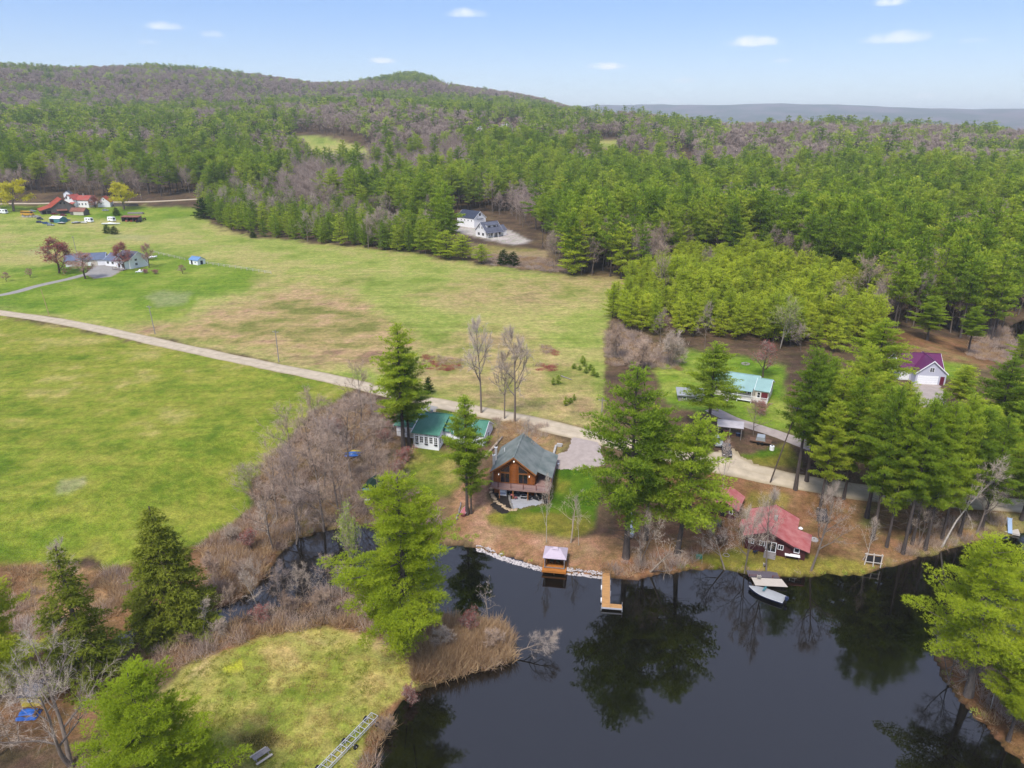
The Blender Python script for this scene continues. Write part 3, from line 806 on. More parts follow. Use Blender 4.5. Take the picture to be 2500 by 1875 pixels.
leaf_willow = leaf_mat('willow_leaves', [(.0, C(180, 176, 50, KB)), (.5, C(206, 198, 60, KB)), (1., C(224, 214, 90, KB))])
leaf_spring = leaf_mat('spring_leaves', [(.0, C(142, 158, 70, KB)), (.5, C(164, 180, 76, KB)), (1., C(186, 198, 100, KB))])

VAR = {}       # kind -> list of (trunk mesh, crown mesh, height, radius, leaf mesh)
def variant(kind, gen, bark, leaf, leaf2=None):
    wood, cr, (H, rad) = gen[0], gen[1], gen[2]
    tm = mesh_from(kind + '_trunk', wood[0], wood[1], bark, True)
    cm = mesh_from(kind + '_crown', cr[0], cr[1], leaf, False, cr[2])
    lm = None
    if len(gen) > 3 and gen[3] is not None:
        lm = mesh_from(kind + '_leaves', gen[3][0], gen[3][1], leaf2, False, gen[3][2])
    VAR.setdefault(kind, []).append((tm, cm, H, rad, lm))

for i in range(4):
    variant('pine', make_pine(100 + i, 28, [.30, .24, .38, .28][i], [5.0, 5.6, 4.6, 5.4][i], 100, 1.7, 1.0, 30, 5, .46, .085, dead=18, lo=.42), bark_pine, leaf_pine)
for i in range(2):
    variant('near_pine', make_pine(140 + i, 24, [.12, .3][i], [6.4, 5.6][i], 118, 1.8, .85, 62, 6, .30, .042, dead=18, lo=.45), bark_pine, leaf_near)
for i in range(4):
    variant('young_pine', make_pine(120 + i, 15, [.05, .1, .16, .08][i], [4.0, 3.6, 3.8, 3.2][i], 54, 1.5, .9, 17, 4, .50, .14, wood=1, r0=.17, lo=.45, upt=.8), bark_pine, leaf_young)
for i in range(3):
    variant('edge_pine', make_pine(130 + i, 16, [.05, .12, .08][i], [4.0, 3.6, 3.8][i], 52, 1.5, .95, 16, 4, .55, .16, wood=1, r0=.18, lo=.5, upt=.7), bark_pine, leaf_wood)
for i in range(5):
    variant('wood_pine', make_pine(160 + i, 24, [.42, .35, .5, .3, .25][i], [4.3, 4.6, 4.0, 4.5, 4.2][i], 50, 1.5, 1.2, 14, 4, .70, .24, wood=1, dead=5, r0=.26), bark_pine, leaf_wood)
for i in range(4):
    variant('far_pine', make_pine(180 + i, 22, [.4, .3, .2, .45][i], [4.2, 4.6, 4.0, 4.0][i], 22, 1.1, 1.7, 6, 3, 1.5, .62, wood=0, r0=.3), bark_pine, leaf_far)
for i in range(2):
    variant('far_spruce', make_pine(190 + i, 20, .06, 3.2, 40, 1.2, 1.2, 6, 3, 1.1, .45, form='hemlock', wood=0, r0=.25, lo=.7), bark_dark, leaf_dark)
for i in range(2):
    variant('hemlock', make_pine(200 + i, 20, .04, [5.4, 5.0][i], [210, 110][i], 1.6, .7, 24, 4, .36, .09, form='hemlock', dead=[4, 40][i], wood=2, lo=[.75, .4][i]), bark_dark, leaf_hem)
variant('fir', make_pine(210, 5, .02, 1.9, 60, 1.4, .42, 10, 4, .28, .10, form='fir', wood=0, r0=.08), bark_dark, leaf_dark)
variant('near_pine', make_pine(144, 26, .24, 5.6, 96, 1.7, .85, 58, 6, .30, .042, dead=34, lo=.34), bark_grey, leaf_near)
for i in range(3):
    variant('bare_tree', make_bare(300 + i, 15, .2, 1, [.95, .8, 1.05][i], .22, 11, 7, 6, 4), bark_grey, twig_brown)
for i in range(3):
    variant('purple_tree', make_bare(310 + i, 14, .16, [1, 2, 1][i], .65, .22, [10, 6, 10][i], 7, 6, 4, up=.3), bark_grey, twig_purple)
for i in range(2):
    variant('tall_bare', make_bare(320 + i, 26, .55, 1, [1.0, 1.1][i], .34, 12, 8, 7, 8, tr=.024, tl=1.6, up=.3), bark_grey, twig_pale)
for i in range(2):
    variant('shore_bare', make_bare(330 + i, 12, .22, [1, 2][i], .9, .25, [12, 7][i], 7, 7, 5, tr=.008, tl=.95, lean=.10, up=.25), bark_grey, twig_pale)
variant('crown_bare', make_bare(335, 14, .40, 2, 1.05, .22, 8, 8, 7, 4, tr=.006, tl=.95, up=.45, lean=.05), bark_grey, twig_pale)
for i in range(2):
    variant('birch', make_bare(340 + i, 11, .13, 1, .45, .3, 9, 5, 5, 6, tr=.010, tl=.8, up=.5), bark_birch, twig_pale)
variant('leafing_birch', make_bare(345, 13, .16, 2, .55, .3, 7, 6, 6, 4, up=.5, leaf=(.28, 3)), bark_birch, twig_pale, leaf_spring)
for i in range(2):
    variant('red_maple', make_bare(350 + i, 9, .2, 1, .95, .16, 10, 7, 6, 7, tl=.8, leaf=(.22, [6, 2][i])), bark_dark, twig_purple, twig_red)
variant('willow', make_bare(360, 16, .4, 1, .95, .2, 10, 7, 7, 6, tl=1.3, leaf=(.42, 8), droop=.55), bark_grey, leaf_willow, leaf_willow)
for i in range(3):
    variant('far_bare', make_bare(370 + i, 17, .2, 1, .7, .3, 6, 4, 4, 6, tr=.055, tl=1.9), bark_dark, twig_purple)
variant('far_leafing', make_bare(380, 15, .2, 1, .7, .3, 6, 4, 4, 2, tr=.03, tl=1.8, leaf=(.9, 4)), bark_dark, twig_brown, leaf_spring)
for i in range(2):
    variant('bush', make_bare(390 + i, 3.2, .05, 7, .8, .15, 3, 4, 4, 6, tr=.008, tl=.55, up=.3), bark_grey, twig_brown)
variant('pale_bush', make_bare(395, 4.2, .06, 9, .9, .12, 4, 4, 4, 6, tr=.010, tl=.6, up=.3), bark_grey, twig_pale)
variant('red_bush', make_bare(397, 3.2, .05, 8, .9, .12, 3, 4, 4, 6, tr=.009, tl=.5, up=.3, leaf=(.12, 3)), bark_dark, twig_purple, twig_red)
variant('snag', make_bare(399, 9, .16, 1, .9, .3, 9, 4, 2, 2, tr=.012, tl=.5, up=.0), bark_dead, twig_pale)

def height_for(P, topy):
    lo, hi = .3, 60.
    for _ in range(30):
        mid = (lo + hi) / 2
        if project(P[0], P[1], P[2] + mid)[1] > topy: lo = mid
        else: hi = mid
    return lo

_rng = np.random.default_rng(7)
def plant(name, kind, P, h, w, label, category='tree', group=None, v=None, rz=None, tilt=None):
    L = VAR[kind]
    tm, cm, H, rad, lm = L[int(_rng.integers(len(L))) if v is None else v % len(L)]
    sz = h / H; sx = sz if w is None else w / rad
    o = add(name, None, None, (P[0], P[1], P[2] - .05), (tilt[0] if tilt else 0, tilt[1] if tilt else 0, _rng.uniform(0, 6.28) if rz is None else rz),
            label=label, category=category, group=group)
    o.scale = (sx, sx, sz)
    add('trunk', tm, o); c = add('crown', cm, o)
    if lm is not None: add('leaves', lm, c)
    return o

# ------------------------------------------------------------------ building kit
class MB:
    """collects solid pieces and links them as one mesh object"""
    def __init__(s): s.V, s.F = [], []
    def poly(s, pts, faces):
        o = len(s.V); s.V += [tuple(map(float, p)) for p in pts]; s.F += [tuple(o + i for i in f) for f in faces]; return s
    def box(s, x0, x1, y0, y1, z0, z1):
        return s.poly([(x, y, z) for x in (x0, x1) for y in (y0, y1) for z in (z0, z1)],
                      [(0, 1, 3, 2), (4, 6, 7, 5), (0, 4, 5, 1), (2, 3, 7, 6), (0, 2, 6, 4), (1, 5, 7, 3)])
    def obox(s, c, u, v, n):
        c, u, v, n = (np.array(q, float) for q in (c, u, v, n))
        return s.poly([c + a * u + b * v + d * n for a in (-1, 1) for b in (-1, 1) for d in (-1, 1)],
                      [(0, 1, 3, 2), (4, 6, 7, 5), (0, 4, 5, 1), (2, 3, 7, 6), (0, 2, 6, 4), (1, 5, 7, 3)])
    def extr(s, prof, axis, a, b):
        """profile of (p, q) extruded along an axis: 'x' -> (p,q)=(y,z), 'y' -> (x,z), 'z' -> (x,y)"""
        f = {'x': lambda p, q, t: (t, p, q), 'y': lambda p, q, t: (p, t, q), 'z': lambda p, q, t: (p, q, t)}[axis]
        n = len(prof)
        return s.poly([f(p, q, a) for p, q in prof] + [f(p, q, b) for p, q in prof],
                      [tuple(range(n))[::-1], tuple(range(n, 2 * n))] + [(i, (i + 1) % n, n + (i + 1) % n, n + i) for i in range(n)])
    def bar(s, p, q, r, sides=6, r2=None):
        V, F = tubes([p], [q], [r], [r if r2 is None else r2], sides)
        return s.poly(V, [tuple(f) for f in F] + [tuple(range(sides))[::-1], tuple(range(sides, 2 * sides))])
    def slab(s, quad, t):
        """a thick panel hanging t below four corner points"""
        q = [np.array(p, float) for p in quad]
        n = np.cross(q[1] - q[0], q[3] - q[0]); n /= np.linalg.norm(n)
        if n[2] < 0: n = -n
        lo = [p - n * t for p in q]
        return s.poly(q + lo, [(0, 1, 2, 3), (7, 6, 5, 4), (0, 4, 5, 1), (1, 5, 6, 2), (2, 6, 7, 3), (3, 7, 4, 0)])
    def build(s, name, material, parent=None, smooth=False, **kw):
        me = bpy.data.meshes.new(name); me.from_pydata(s.V, [], s.F); me.materials.append(material)
        if smooth: me.polygons.foreach_set('use_smooth', np.ones(len(me.polygons), bool))
        me.update()
        bm_fix(me)
        return add(name, me, parent, **kw)
import bmesh
def bm_fix(me):
    b = bmesh.new(); b.from_mesh(me); bmesh.ops.recalc_face_normals(b, faces=b.faces); b.to_mesh(me); b.free()

def frame2(pa, pb):
    A, B = S(*pa), S(*pb); d = B - A
    return A, math.atan2(d.y, d.x), math.hypot(d.x, d.y)

m_white = mat('white_paint', C(240, 240, 241, 1.0), .6, .04, 2, 0)
m_siding = mat('white_siding', C(240, 240, 242, 1.0), .6, .05, 1.2, .12, 1.0, stretch=(.01, .01, 9))
m_cream = mat('cream_siding', C(218, 210, 194, 1.15), .7, .05, 1.2, .12, 1.0, stretch=(.01, .01, 9))
m_greysid = mat('grey_siding', C(200, 200, 214, 1.15), .7, .05, 1.2, .12, 1.0, stretch=(.01, .01, 9))
m_glass = mat('window_glass', C(34, 36, 44), .08, .2, 1, 0, spec=.6)
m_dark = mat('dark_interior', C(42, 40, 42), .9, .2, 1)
m_log = mat('stained_log', C(160, 92, 36), .55, .22, 1.2, .3, 6, stretch=(.4, 6, 6))
m_logtrim = mat('stained_trim', C(176, 116, 66), .6, .15, 2)
m_shingle = mat('green_grey_shingle', C(108, 120, 116), .9, .20, .5, .5, 8, col2=C(146, 152, 148))
m_deck = mat('composite_deck', C(168, 136, 128), .7, .10, 1.5, .1, 3, stretch=(1, 8, 1))
m_redwood = mat('red_brown_post', C(112, 58, 48), .6, .15, 2)
m_rail = mat('cable_steel', C(150, 140, 138), .4, .05, 2, metal=.6)
m_stone = mat('grey_stone', C(176, 170, 162), .9, .22, 1.5, .5, 8)
m_tanstone = mat('tan_flagstone', C(206, 180, 146), .9, .16, 1.5, .4, 8)
m_paver = mat('grey_pavers', C(178, 178, 182), .9, .10, 2.2, .4, 6)
m_mulch = mat('black_mulch', C(48, 42, 38), .95, .3, 3, .6, 14)
m_greenmetal = mat('green_metal_roof', C(70, 134, 110), .5, .10, .4, 0, col2=C(98, 154, 132))
m_teal = mat('teal_metal_roof', C(160, 196, 192), .5, .08, .4, 0)
m_purple = mat('purple_metal_roof', C(112, 48, 96), .4, .10, .5, 0)
m_red = mat('faded_red_roof', C(186, 96, 96), .75, .14, .8, .15, 2, col2=C(206, 136, 132))
m_redsid = mat('dark_red_siding', C(86, 44, 46), .8, .15, 1.5, .2, 1, stretch=(9, 9, .01))
m_orange = mat('rusty_orange_roof', C(196, 96, 66), .7, .22, .25, .1, 2, col2=C(168, 78, 60))
m_redrust = mat('rusty_red_roof', C(190, 84, 76), .7, .25, .3, .1, 2, col2=C(176, 110, 96))
m_brownroof = mat('brown_shed_roof', C(150, 100, 84), .8, .2, .5)
m_barn = mat('weathered_boards', C(120, 114, 110), .9, .22, 1.0, .4, 3, stretch=(6, 6, .3))
m_navy = mat('navy_shingle', C(64, 72, 92), .8, .14, .6, .3, 6)
m_slate = mat('slate_shingle', C(104, 108, 124), .8, .12, .6, .3, 6)
m_bluegrey = mat('blue_grey_shingle', C(110, 122, 148), .8, .12, .6, .3, 6)
m_pinkroof = mat('lilac_fabric', C(214, 198, 212), .8, .05, 1.5)
m_plank = mat('new_cedar', C(206, 156, 100), .7, .16, 1.1, .2, 4, stretch=(6, 1, 1))
m_orangewood = mat('orange_cedar', C(204, 130, 60), .7, .16, 1.1, .2, 4)
m_greywood = mat('weathered_wood', C(164, 156, 152), .9, .16, 1.5, .3, 4)
m_browntimber = mat('brown_timber', C(120, 92, 74), .9, .2, 1.5, .3, 4)
m_alu = mat('pale_aluminium', C(226, 226, 232), .35, .05, 2, metal=.2)
m_black = mat('black_rubber', C(34, 34, 36), .8, .15, 3)
m_concrete = mat('pale_concrete', C(208, 204, 200), .9, .08, 1.2, .2, 8)
m_yellow = mat('school_yellow', C(222, 170, 70), .5, .08, 1)
m_playyellow = mat('play_yellow', C(226, 204, 60), .7, .08, 1.5)
m_blue = mat('blue_tarp', C(60, 116, 206), .5, .18, 1.2, .5, 3)
m_tealtarp = mat('teal_tarp', C(84, 146, 156), .5, .15, 1.2, .5, 3)
m_navycar = mat('navy_car_paint', C(52, 64, 92), .25, .06, 1, spec=.6)
m_silvercar = mat('silver_car_paint', C(176, 182, 186), .25, .05, 1, spec=.6)
m_blackcar = mat('black_car_paint', C(40, 44, 54), .22, .1, 1, spec=.6)
m_bluecar = mat('blue_car_paint', C(64, 104, 156), .25, .06, 1, spec=.6)
m_redcar = mat('red_car_paint', C(140, 52, 48), .3, .08, 1, spec=.5)
m_hull = mat('navy_hull', C(52, 62, 96), .25, .06, 1, spec=.6)
m_cover = mat('grey_boat_cover', C(176, 178, 180), .9, .06, 1.2, .3, 3)
m_beige = mat('beige_boards', C(216, 206, 194), .8, .06, 1.5, .2, 3, stretch=(1, 7, 1))
m_greydeck = mat('grey_deck_boards', C(110, 102, 110), .85, .10, 1.5, .2, 3, stretch=(7, 1, 1))
m_pinkred = mat('faded_red_plastic', C(196, 120, 122), .6, .1, 2)
m_green = mat('green_plastic', C(70, 160, 130), .5, .06, 2)
m_darkgreen = mat('dark_green_canvas', C(40, 66, 52), .8, .15, 2)
m_lamp = bpy.data.materials.new('lit_lamp'); m_lamp.use_nodes = True
m_lamp.node_tree.nodes['Principled BSDF'].inputs['Emission Color'].default_value = (1, .93, .8, 1)
m_lamp.node_tree.nodes['Principled BSDF'].inputs['Emission Strength'].default_value = 1.1

FACE = {'f': ((1, 0, 0), (0, -1, 0)), 'r': ((0, 1, 0), (1, 0, 0)), 'l': ((0, -1, 0), (-1, 0, 0)), 'b': ((-1, 0, 0), (0, 1, 0))}
def win(par, pos, w, h, face, nx=1, ny=1, fm=None, t=.09, name='window', glass=None, proud=.05, label=None):
    """a window or glazed door: raised frame (part) with its pane (sub-part); pos = middle of its foot on the wall"""
    u, n = (np.array(q, float) for q in FACE[face]); v = np.array((0, 0, 1.)); pos = np.array(pos, float)
    m = MB()
    def bar(cu, cv, hu, hv, d=proud): m.obox(pos + u * cu + v * cv + n * (d / 2 - .01), u * hu, v * hv, n * (d / 2 + .01))
    bar(-w / 2 + t / 2, h / 2, t / 2, h / 2); bar(w / 2 - t / 2, h / 2, t / 2, h / 2)
    bar(0, t / 2, w / 2 - t, t / 2); bar(0, h - t / 2, w / 2 - t, t / 2)
    for i in range(1, nx): bar(-w / 2 + w * i / nx, h / 2, t * .35, h / 2 - t, proud * .8)
    for i in range(1, ny): bar(0, h * i / ny, w / 2 - t, t * .35, proud * .7)
    o = m.build(name, fm or m_white, par, label=label)
    g = MB(); g.obox(pos + v * h / 2 + n * .012, u * (w / 2 - t * .6), v * (h / 2 - t * .6), n * .006)
    g.build('pane', glass or m_glass, o)
    return o
def door(par, pos, w, h, face, material, name='door'):
    u, n = (np.array(q, float) for q in FACE[face]); v = np.array((0, 0, 1.)); pos = np.array(pos, float)
    o = MB().obox(pos + v * h / 2 + n * .02, u * w / 2, v * h / 2, n * .03).build(name, material, par)
    MB().obox(pos + v * h * .48 + u * w * .38 + n * .07, u * .03, v * .03, n * .03).build('handle', m_rail, o)
    return o
def gable(par, x0, x1, y0, y1, z0, hw, rise, wallm, roofm, ridge='x', ov=.4, th=.14, ribs=.6, trim=None, off=.5, wall=True):
    """gabled block: wall shell and two roof panels (with standing seams); off = place of the ridge across the block"""
    if ridge == 'x':
        ym = y0 + (y1 - y0) * off
        if wall: MB().extr([(y0, z0 - 1.5), (y1, z0 - 1.5), (y1, z0 + hw), (ym, z0 + hw + rise), (y0, z0 + hw)], 'x', x0, x1).build('wall', wallm, par)
        P = lambda a, b, z: (b, a, z)
        c0, c1, cm, e0, e1 = y0, y1, ym, x0, x1
    else:
        xm = x0 + (x1 - x0) * off
        if wall: MB().extr([(x0, z0 - 1.5), (x1, z0 - 1.5), (x1, z0 + hw), (xm, z0 + hw + rise), (x0, z0 + hw)], 'y', y0, y1).build('wall', wallm, par)
        P = lambda a, b, z: (a, b, z)
        c0, c1, cm, e0, e1 = x0, x1, xm, y0, y1
    zt = z0 + hw + rise + th * 1.15
    for c in (c0, c1):
        sl = rise / (cm - c); zo = zt - rise - abs(sl) * ov
        co = c - ov if c < cm else c + ov
        m = MB().slab([P(cm, e0 - ov, zt), P(cm, e1 + ov, zt), P(co, e1 + ov, zo), P(co, e0 - ov, zo)], th)
        if ribs:
            nr = int((e1 - e0 + 2 * ov) / ribs)
            for i in range(nr + 1):
                e = e0 - ov + .04 + (e1 - e0 + 2 * ov - .08) * i / max(nr, 1)
                m.slab([P(cm, e - .03, zt + .045), P(cm, e + .03, zt + .045), P(co, e + .03, zo + .045), P(co, e - .03, zo + .045)], .05)
        m.build('roof', roofm, par)
    if trim:
        for e in (e0 - ov - .02, e1 + ov + .02):
            m = MB()
            for c in (c0, c1):
                co = c - ov if c < cm else c + ov; zo = zt - rise - rise / abs(cm - c) * ov
                m.poly([P(cm, e - .03, zt + .03), P(cm, e + .03, zt + .03), P(co, e + .03, zo + .03), P(co, e - .03, zo + .03),
                        P(cm, e - .03, zt - .26), P(cm, e + .03, zt - .26), P(co, e + .03, zo - .26), P(co, e - .03, zo - .26)],
                       [(0, 1, 2, 3), (7, 6, 5, 4), (0, 4, 5, 1), (1, 5, 6, 2), (2, 6, 7, 3), (3, 7, 4, 0)])
            m.build('rake_board', trim, par)
    MB().obox(P(cm, (e0 + e1) / 2, zt + .05), P(.10, 0, 0), P(0, (e1 - e0) / 2 + ov, 0), (0, 0, .035)).build('ridge_cap', roofm, par)

# ------------------------------------------------------------------ log cabin
A, rz, W0 = frame2((1207, 1203), (1300, 1211))
cab = thing('log_cabin', (A.x, A.y, 2.0), rz, 'two-storey log cabin with green-grey roof, deck and stone patio by the lake', 'house')
W, D, zd, ze, za = 7.9, 10.5, 2.45, 5.15, 8.15
MB().extr([(0.06, -1.5), (W - .06, -1.5), (W - .06, ze), (W / 2, za - .05), (.06, ze)], 'y', .06, D).build('wall', m_log, cab)
# log courses on the gable and right side
k = 0; z = zd + .12
while z < za - .25:
    half = W / 2 if z < ze else (W / 2) * (za - z) / (za - ze)
    x0, x1 = W / 2 - half, W / 2 + half
    cuts = [(1.25, 3.1, zd, 4.6), (1.25, 3.1, 4.75, 6.45), (4.8, 6.65, zd, 4.6), (4.8, 6.65, 4.75, 6.45)]
    segs = [(x0 - (.18 if z < ze else 0), x1 + (.18 if z < ze else 0))]
    for (a, b, c, d) in cuts:
        if c - .1 < z < d + .1:
            ns = []
            for (p, q) in segs:
                if q <= a or p >= b: ns.append((p, q)); continue
                if p < a: ns.append((p, a))
                if q > b: ns.append((b, q))
            segs = ns
    for (p, q) in segs:
        if q - p > .12: MB().bar((p, .0, z), (q, .0, z), .125, 8).build('log', m_log, cab, True)
    if z < ze: MB().bar((W, -.15, z + .1), (W, D, z + .1), .12, 6).build('log', m_log, cab, True)
    z += .235
cabroof = MB().slab([(W / 2, -.75, za + .2), (W / 2, D + .5, za + .2), (-.75, D + .5, ze - .38), (-.75, -.75, ze - .38)], .16).build('roof', m_shingle, cab)
MB().slab([(W / 2, -.75, za + .2), (W / 2, D + .5, za + .2), (W + .5, D + .5, ze - .19), (W + .5, -.75, ze - .19)], .16).build('roof', m_shingle, cab)
MB().slab([(W + .5, .75, ze - .15), (W + .5, D + .5, ze - .15), (W + 3.4, D + .5, ze - 1.25), (W + 3.4, .75, ze - 1.25)], .14).build('porch_roof', m_shingle, cab)
MB().obox((W / 2, D / 2 - .1, za + .23), (.14, 0, 0), (0, D / 2 + .62, 0), (0, 0, .03)).build('ridge_cap', m_shingle, cabroof)
for sx, xe in ((-1, -.75), (1, W + .5)):
    dx = xe - W / 2; zo = ze - .38 if sx < 0 else ze - .19
    MB().slab([(W / 2, -.80, za + .22), (W / 2, -.74, za + .22), (xe, -.74, zo + .02), (xe, -.80, zo + .02)], .26).build('rake_board', m_logtrim, cab)
for cx in (2.17, 5.73):                     # trapezoid gable lights over glazed doors
    win(cab, (cx, -.10, zd + .05), 1.85, 2.1, 'f', 2, 1, m_logtrim, .06, 'sliding_door', proud=.10)
    s = 1 if cx < W / 2 else -1
    a, b = (1.27, 3.08) if s > 0 else (6.63, 4.82)
    z0, zl, zh = 4.80, 5.05, 6.40
    q = [(a, z0), (b, z0), (b, zh), (a, zl)]
    g = MB().extr(q, 'y', -.16, -.12)
    fr = MB()
    for i in range(4):
        p, r_ = q[i], q[(i + 1) % 4]
        fr.bar((p[0], -.14, p[1]), (r_[0], -.14, r_[1]), .045, 4)
    fo = fr.build('gable_window', m_logtrim, cab); g.build('pane', m_glass, fo)
for (lx, lz, sc_) in ((W / 2, 7.3, .16), (.95, 4.3, .09), (6.95, 4.3, .09)):
    l0 = MB().box(lx - sc_ * .8, lx + sc_ * .8, -.28, -.12, lz - .05, lz + .12).build('wall_lamp', m_white, cab)
    V, F = tubes([(lx, -.34, lz - .16)], [(lx, -.34, lz + .02)], [sc_ * .55], [sc_ * .9], 8)
    MB().poly(V, [tuple(f) for f in F] + [tuple(range(8)), tuple(range(8, 16))]).build('bulb', m_lamp, l0)
# side porch: posts and floor, back wall in shade
for yy in (1.0, 4.2, 7.4, 10.4): MB().box(W + 3.0, W + 3.18, yy, yy + .18, zd, ze - 1.2).build('porch_post', m_logtrim, cab)
# deck
XR = W + 3.3
nb_ = 16
for i in range(nb_):
    y_ = -2.15 + i * .146
    MB().box(-.35 if y_ > -1.6 else 1.2 - (y_ + 2.15) * 2.6, XR, y_, y_ + .135, zd - .10, zd - .04).build('deck_board', m_deck, cab)
MB().box(W + .2, XR, .2, D, zd - .12, zd - .05).build('porch_floor', m_deck, cab)
MB().box(1.15, XR + .02, -2.22, -2.16, zd - .42, zd - .02).build('fascia', m_deck, cab)
MB().slab([(-.4, -1.55, zd - .02), (1.15, -2.2, zd - .02), (1.15, -2.2, zd - .42), (-.4, -1.55, zd - .42)], .05).build('fascia', m_deck, cab)
for px_ in (1.35, 4.0, 6.9, XR - .2): MB().box(px_, px_ + .16, -2.1, -1.94, -.4, zd - .1).build('deck_post', m_logtrim, cab)
rail = [(-.35, 0), (-.35, -1.5), (1.2, -2.15), (3.7, -2.15), (6.1, -2.15), (8.6, -2.15), (XR - .05, -2.15), (XR - .05, 1.0), (XR - .05, 4.2)]
for (px_, py_) in rail[1:]: MB().box(px_ - .06, px_ + .06, py_ - .06, py_ + .06, zd - .05, zd + 1.05).build('rail_post', m_redwood, cab)
for (p, q) in zip(rail[:-1], rail[1:]):
    MB().bar((*p, zd + 1.03), (*q, zd + 1.03), .045, 4).build('handrail', m_redwood, cab)
    for hh_ in (.2, .4, .6, .8): MB().bar((*p, zd + hh_), (*q, zd + hh_), .012, 3).build('rail_cable', m_rail, cab)
# lower storey
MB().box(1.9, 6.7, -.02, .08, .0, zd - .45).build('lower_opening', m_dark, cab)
for cx in (2.6, 4.2, 5.8): win(cab, (cx, -.04, .05), 1.5, 1.9, 'f', 2, 1, m_dark, .07, 'patio_door')
for (sx0, sx1) in ((.0, 1.8), (6.8, W)): 
    for q in range(7): MB().bar((sx0, -.02, .2 + q * .3), (sx1, -.02, .2 + q * .3), .15, 6).build('log', m_log, cab, True)
for i, (fx, fy, zt) in enumerate(((-.55, 2.4, 7.0), (-.55, 4.6, 7.6))):      # flues
    f_ = MB().box(fx - .22, fx + .22, fy - .22, fy + .22, 1.0 if i == 0 else 3.5, zt).build('flue', m_concrete, cab)
    MB().box(fx - .27, fx + .27, fy - .27, fy + .27, zt + .002, zt + .12).build('flue_cap', m_white, f_)
    MB().bar((fx, fy, zt + .121), (fx, fy, zt + .3), .13, 8).build('flue_pipe', m_dark, f_)
V_ = MB().bar((.9, 6.2, 6.1), (.9, 6.2, 6.95), .06, 6).build('vent_pipe', m_white, cab)
Mcab = Matrix.Translation((A.x, A.y, 2.0)) @ Matrix.Rotation(rz, 4, 'Z')
def C2(x, y): return S(1150 + x / 7.373, 1040 + y / 7.373)
# stepping stones, mulch bed, patio and its kerb stones
patch('mulch_bed', [(q.x, q.y) if 0 else ((1150 + a / 7.373) * .8848, (1040 + b / 7.373) * .8848) for a, b, q in
      [(a, b, None) for a, b in [(395, 1170), (500, 1150), (640, 1230), (690, 1290), (715, 1440), (770, 1490), (740, 1545), (640, 1570), (520, 1545), (420, 1480), (360, 1400), (420, 1380), (440, 1320), (410, 1250)]]], m_mulch, .3, .05)
patch('patio', [((1150 + a / 7.373) * .8848, (1040 + b / 7.373) * .8848) for a, b in [(700, 1180), (700, 1300), (725, 1430), (770, 1480), (900, 1490), (1060, 1440), (1290, 1410), (1260, 1330), (1240, 1260), (1100, 1200)]], m_paver, .25, .10)
def stone_mesh(seed, r, flat_):
    rng = np.random.default_rng(seed)
    n = 7; a = np.linspace(0, 6.283, n, endpoint=False) + rng.normal(0, .12, n)
    rr = r * rng.uniform(.75, 1.15, n)
    top = [(rr[i] * .85 * math.cos(a[i]), rr[i] * .85 * math.sin(a[i]), flat_) for i in range(n)]
    mid = [(rr[i] * math.cos(a[i]), rr[i] * math.sin(a[i]), flat_ * .45) for i in range(n)]
    bot = [(rr[i] * .9 * math.cos(a[i]), rr[i] * .9 * math.sin(a[i]), -.15) for i in range(n)]
    V = top + mid + bot
    F = [tuple(range(n))] + [(i, (i + 1) % n, n + (i + 1) % n, n + i)[::-1] for i in range(n)] + [(n + i, n + (i + 1) % n, 2 * n + (i + 1) % n, 2 * n + i)[::-1] for i in range(n)]
    return V, F
path = thing('stepping_stones', tuple(C2(560, 1440)), 0, 'curved path of tan flagstones round the mulch bed by the patio', 'path')
steps = [(370, 1130), (360, 1193), (388, 1245), (400, 1283), (428, 1312), (446, 1362), (490, 1392), (532, 1418), (582, 1447), (618, 1482), (655, 1498), (692, 1512), (735, 1512), (805, 1510)]
sm = [mesh_from('flagstone', *stone_mesh(i, 1, .12)[:1], F=[np.array(stone_mesh(i, 1, .12)[1][:1]), np.array(stone_mesh(i, 1, .12)[1][1:])], material=m_tanstone) for i in range(4)]
for i, (a, b) in enumerate(steps):
    P = C2(a, b)
    o = add('flagstone', sm[i % 4], path, tuple(Vector((P.x, P.y, P.z + .02)) - path.location), (0, 0, i * 1.3)); o.scale = (.58, .40, 1)
kerb = thing('patio_kerb', tuple(C2(700, 1300)), 0, 'low kerb of rounded stones along the patio edge', 'kerb')
gs = [mesh_from('kerb_stone', *stone_mesh(20 + i, 1, .35)[:1], F=[np.array(stone_mesh(20 + i, 1, .35)[1][:1]), np.array(stone_mesh(20 + i, 1, .35)[1][1:])], material=m_stone) for i in range(4)]
for i, (a, b) in enumerate([(705, 1175), (698, 1205), (692, 1232), (690, 1262), (692, 1292), (696, 1322), (702, 1352), (710, 1382), (718, 1412), (728, 1442), (742, 1470), (1255, 1318), (1275, 1342), (1290, 1370), (1300, 1395)]):
    P = C2(a, b)
    o = add('kerb_stone', gs[i % 4], kerb, tuple(P - kerb.location), (0, 0, i * 1.1)); o.scale = (.26, .22, .8)
def pt(x, y, z): return Mcab @ Vector((x, y, z))

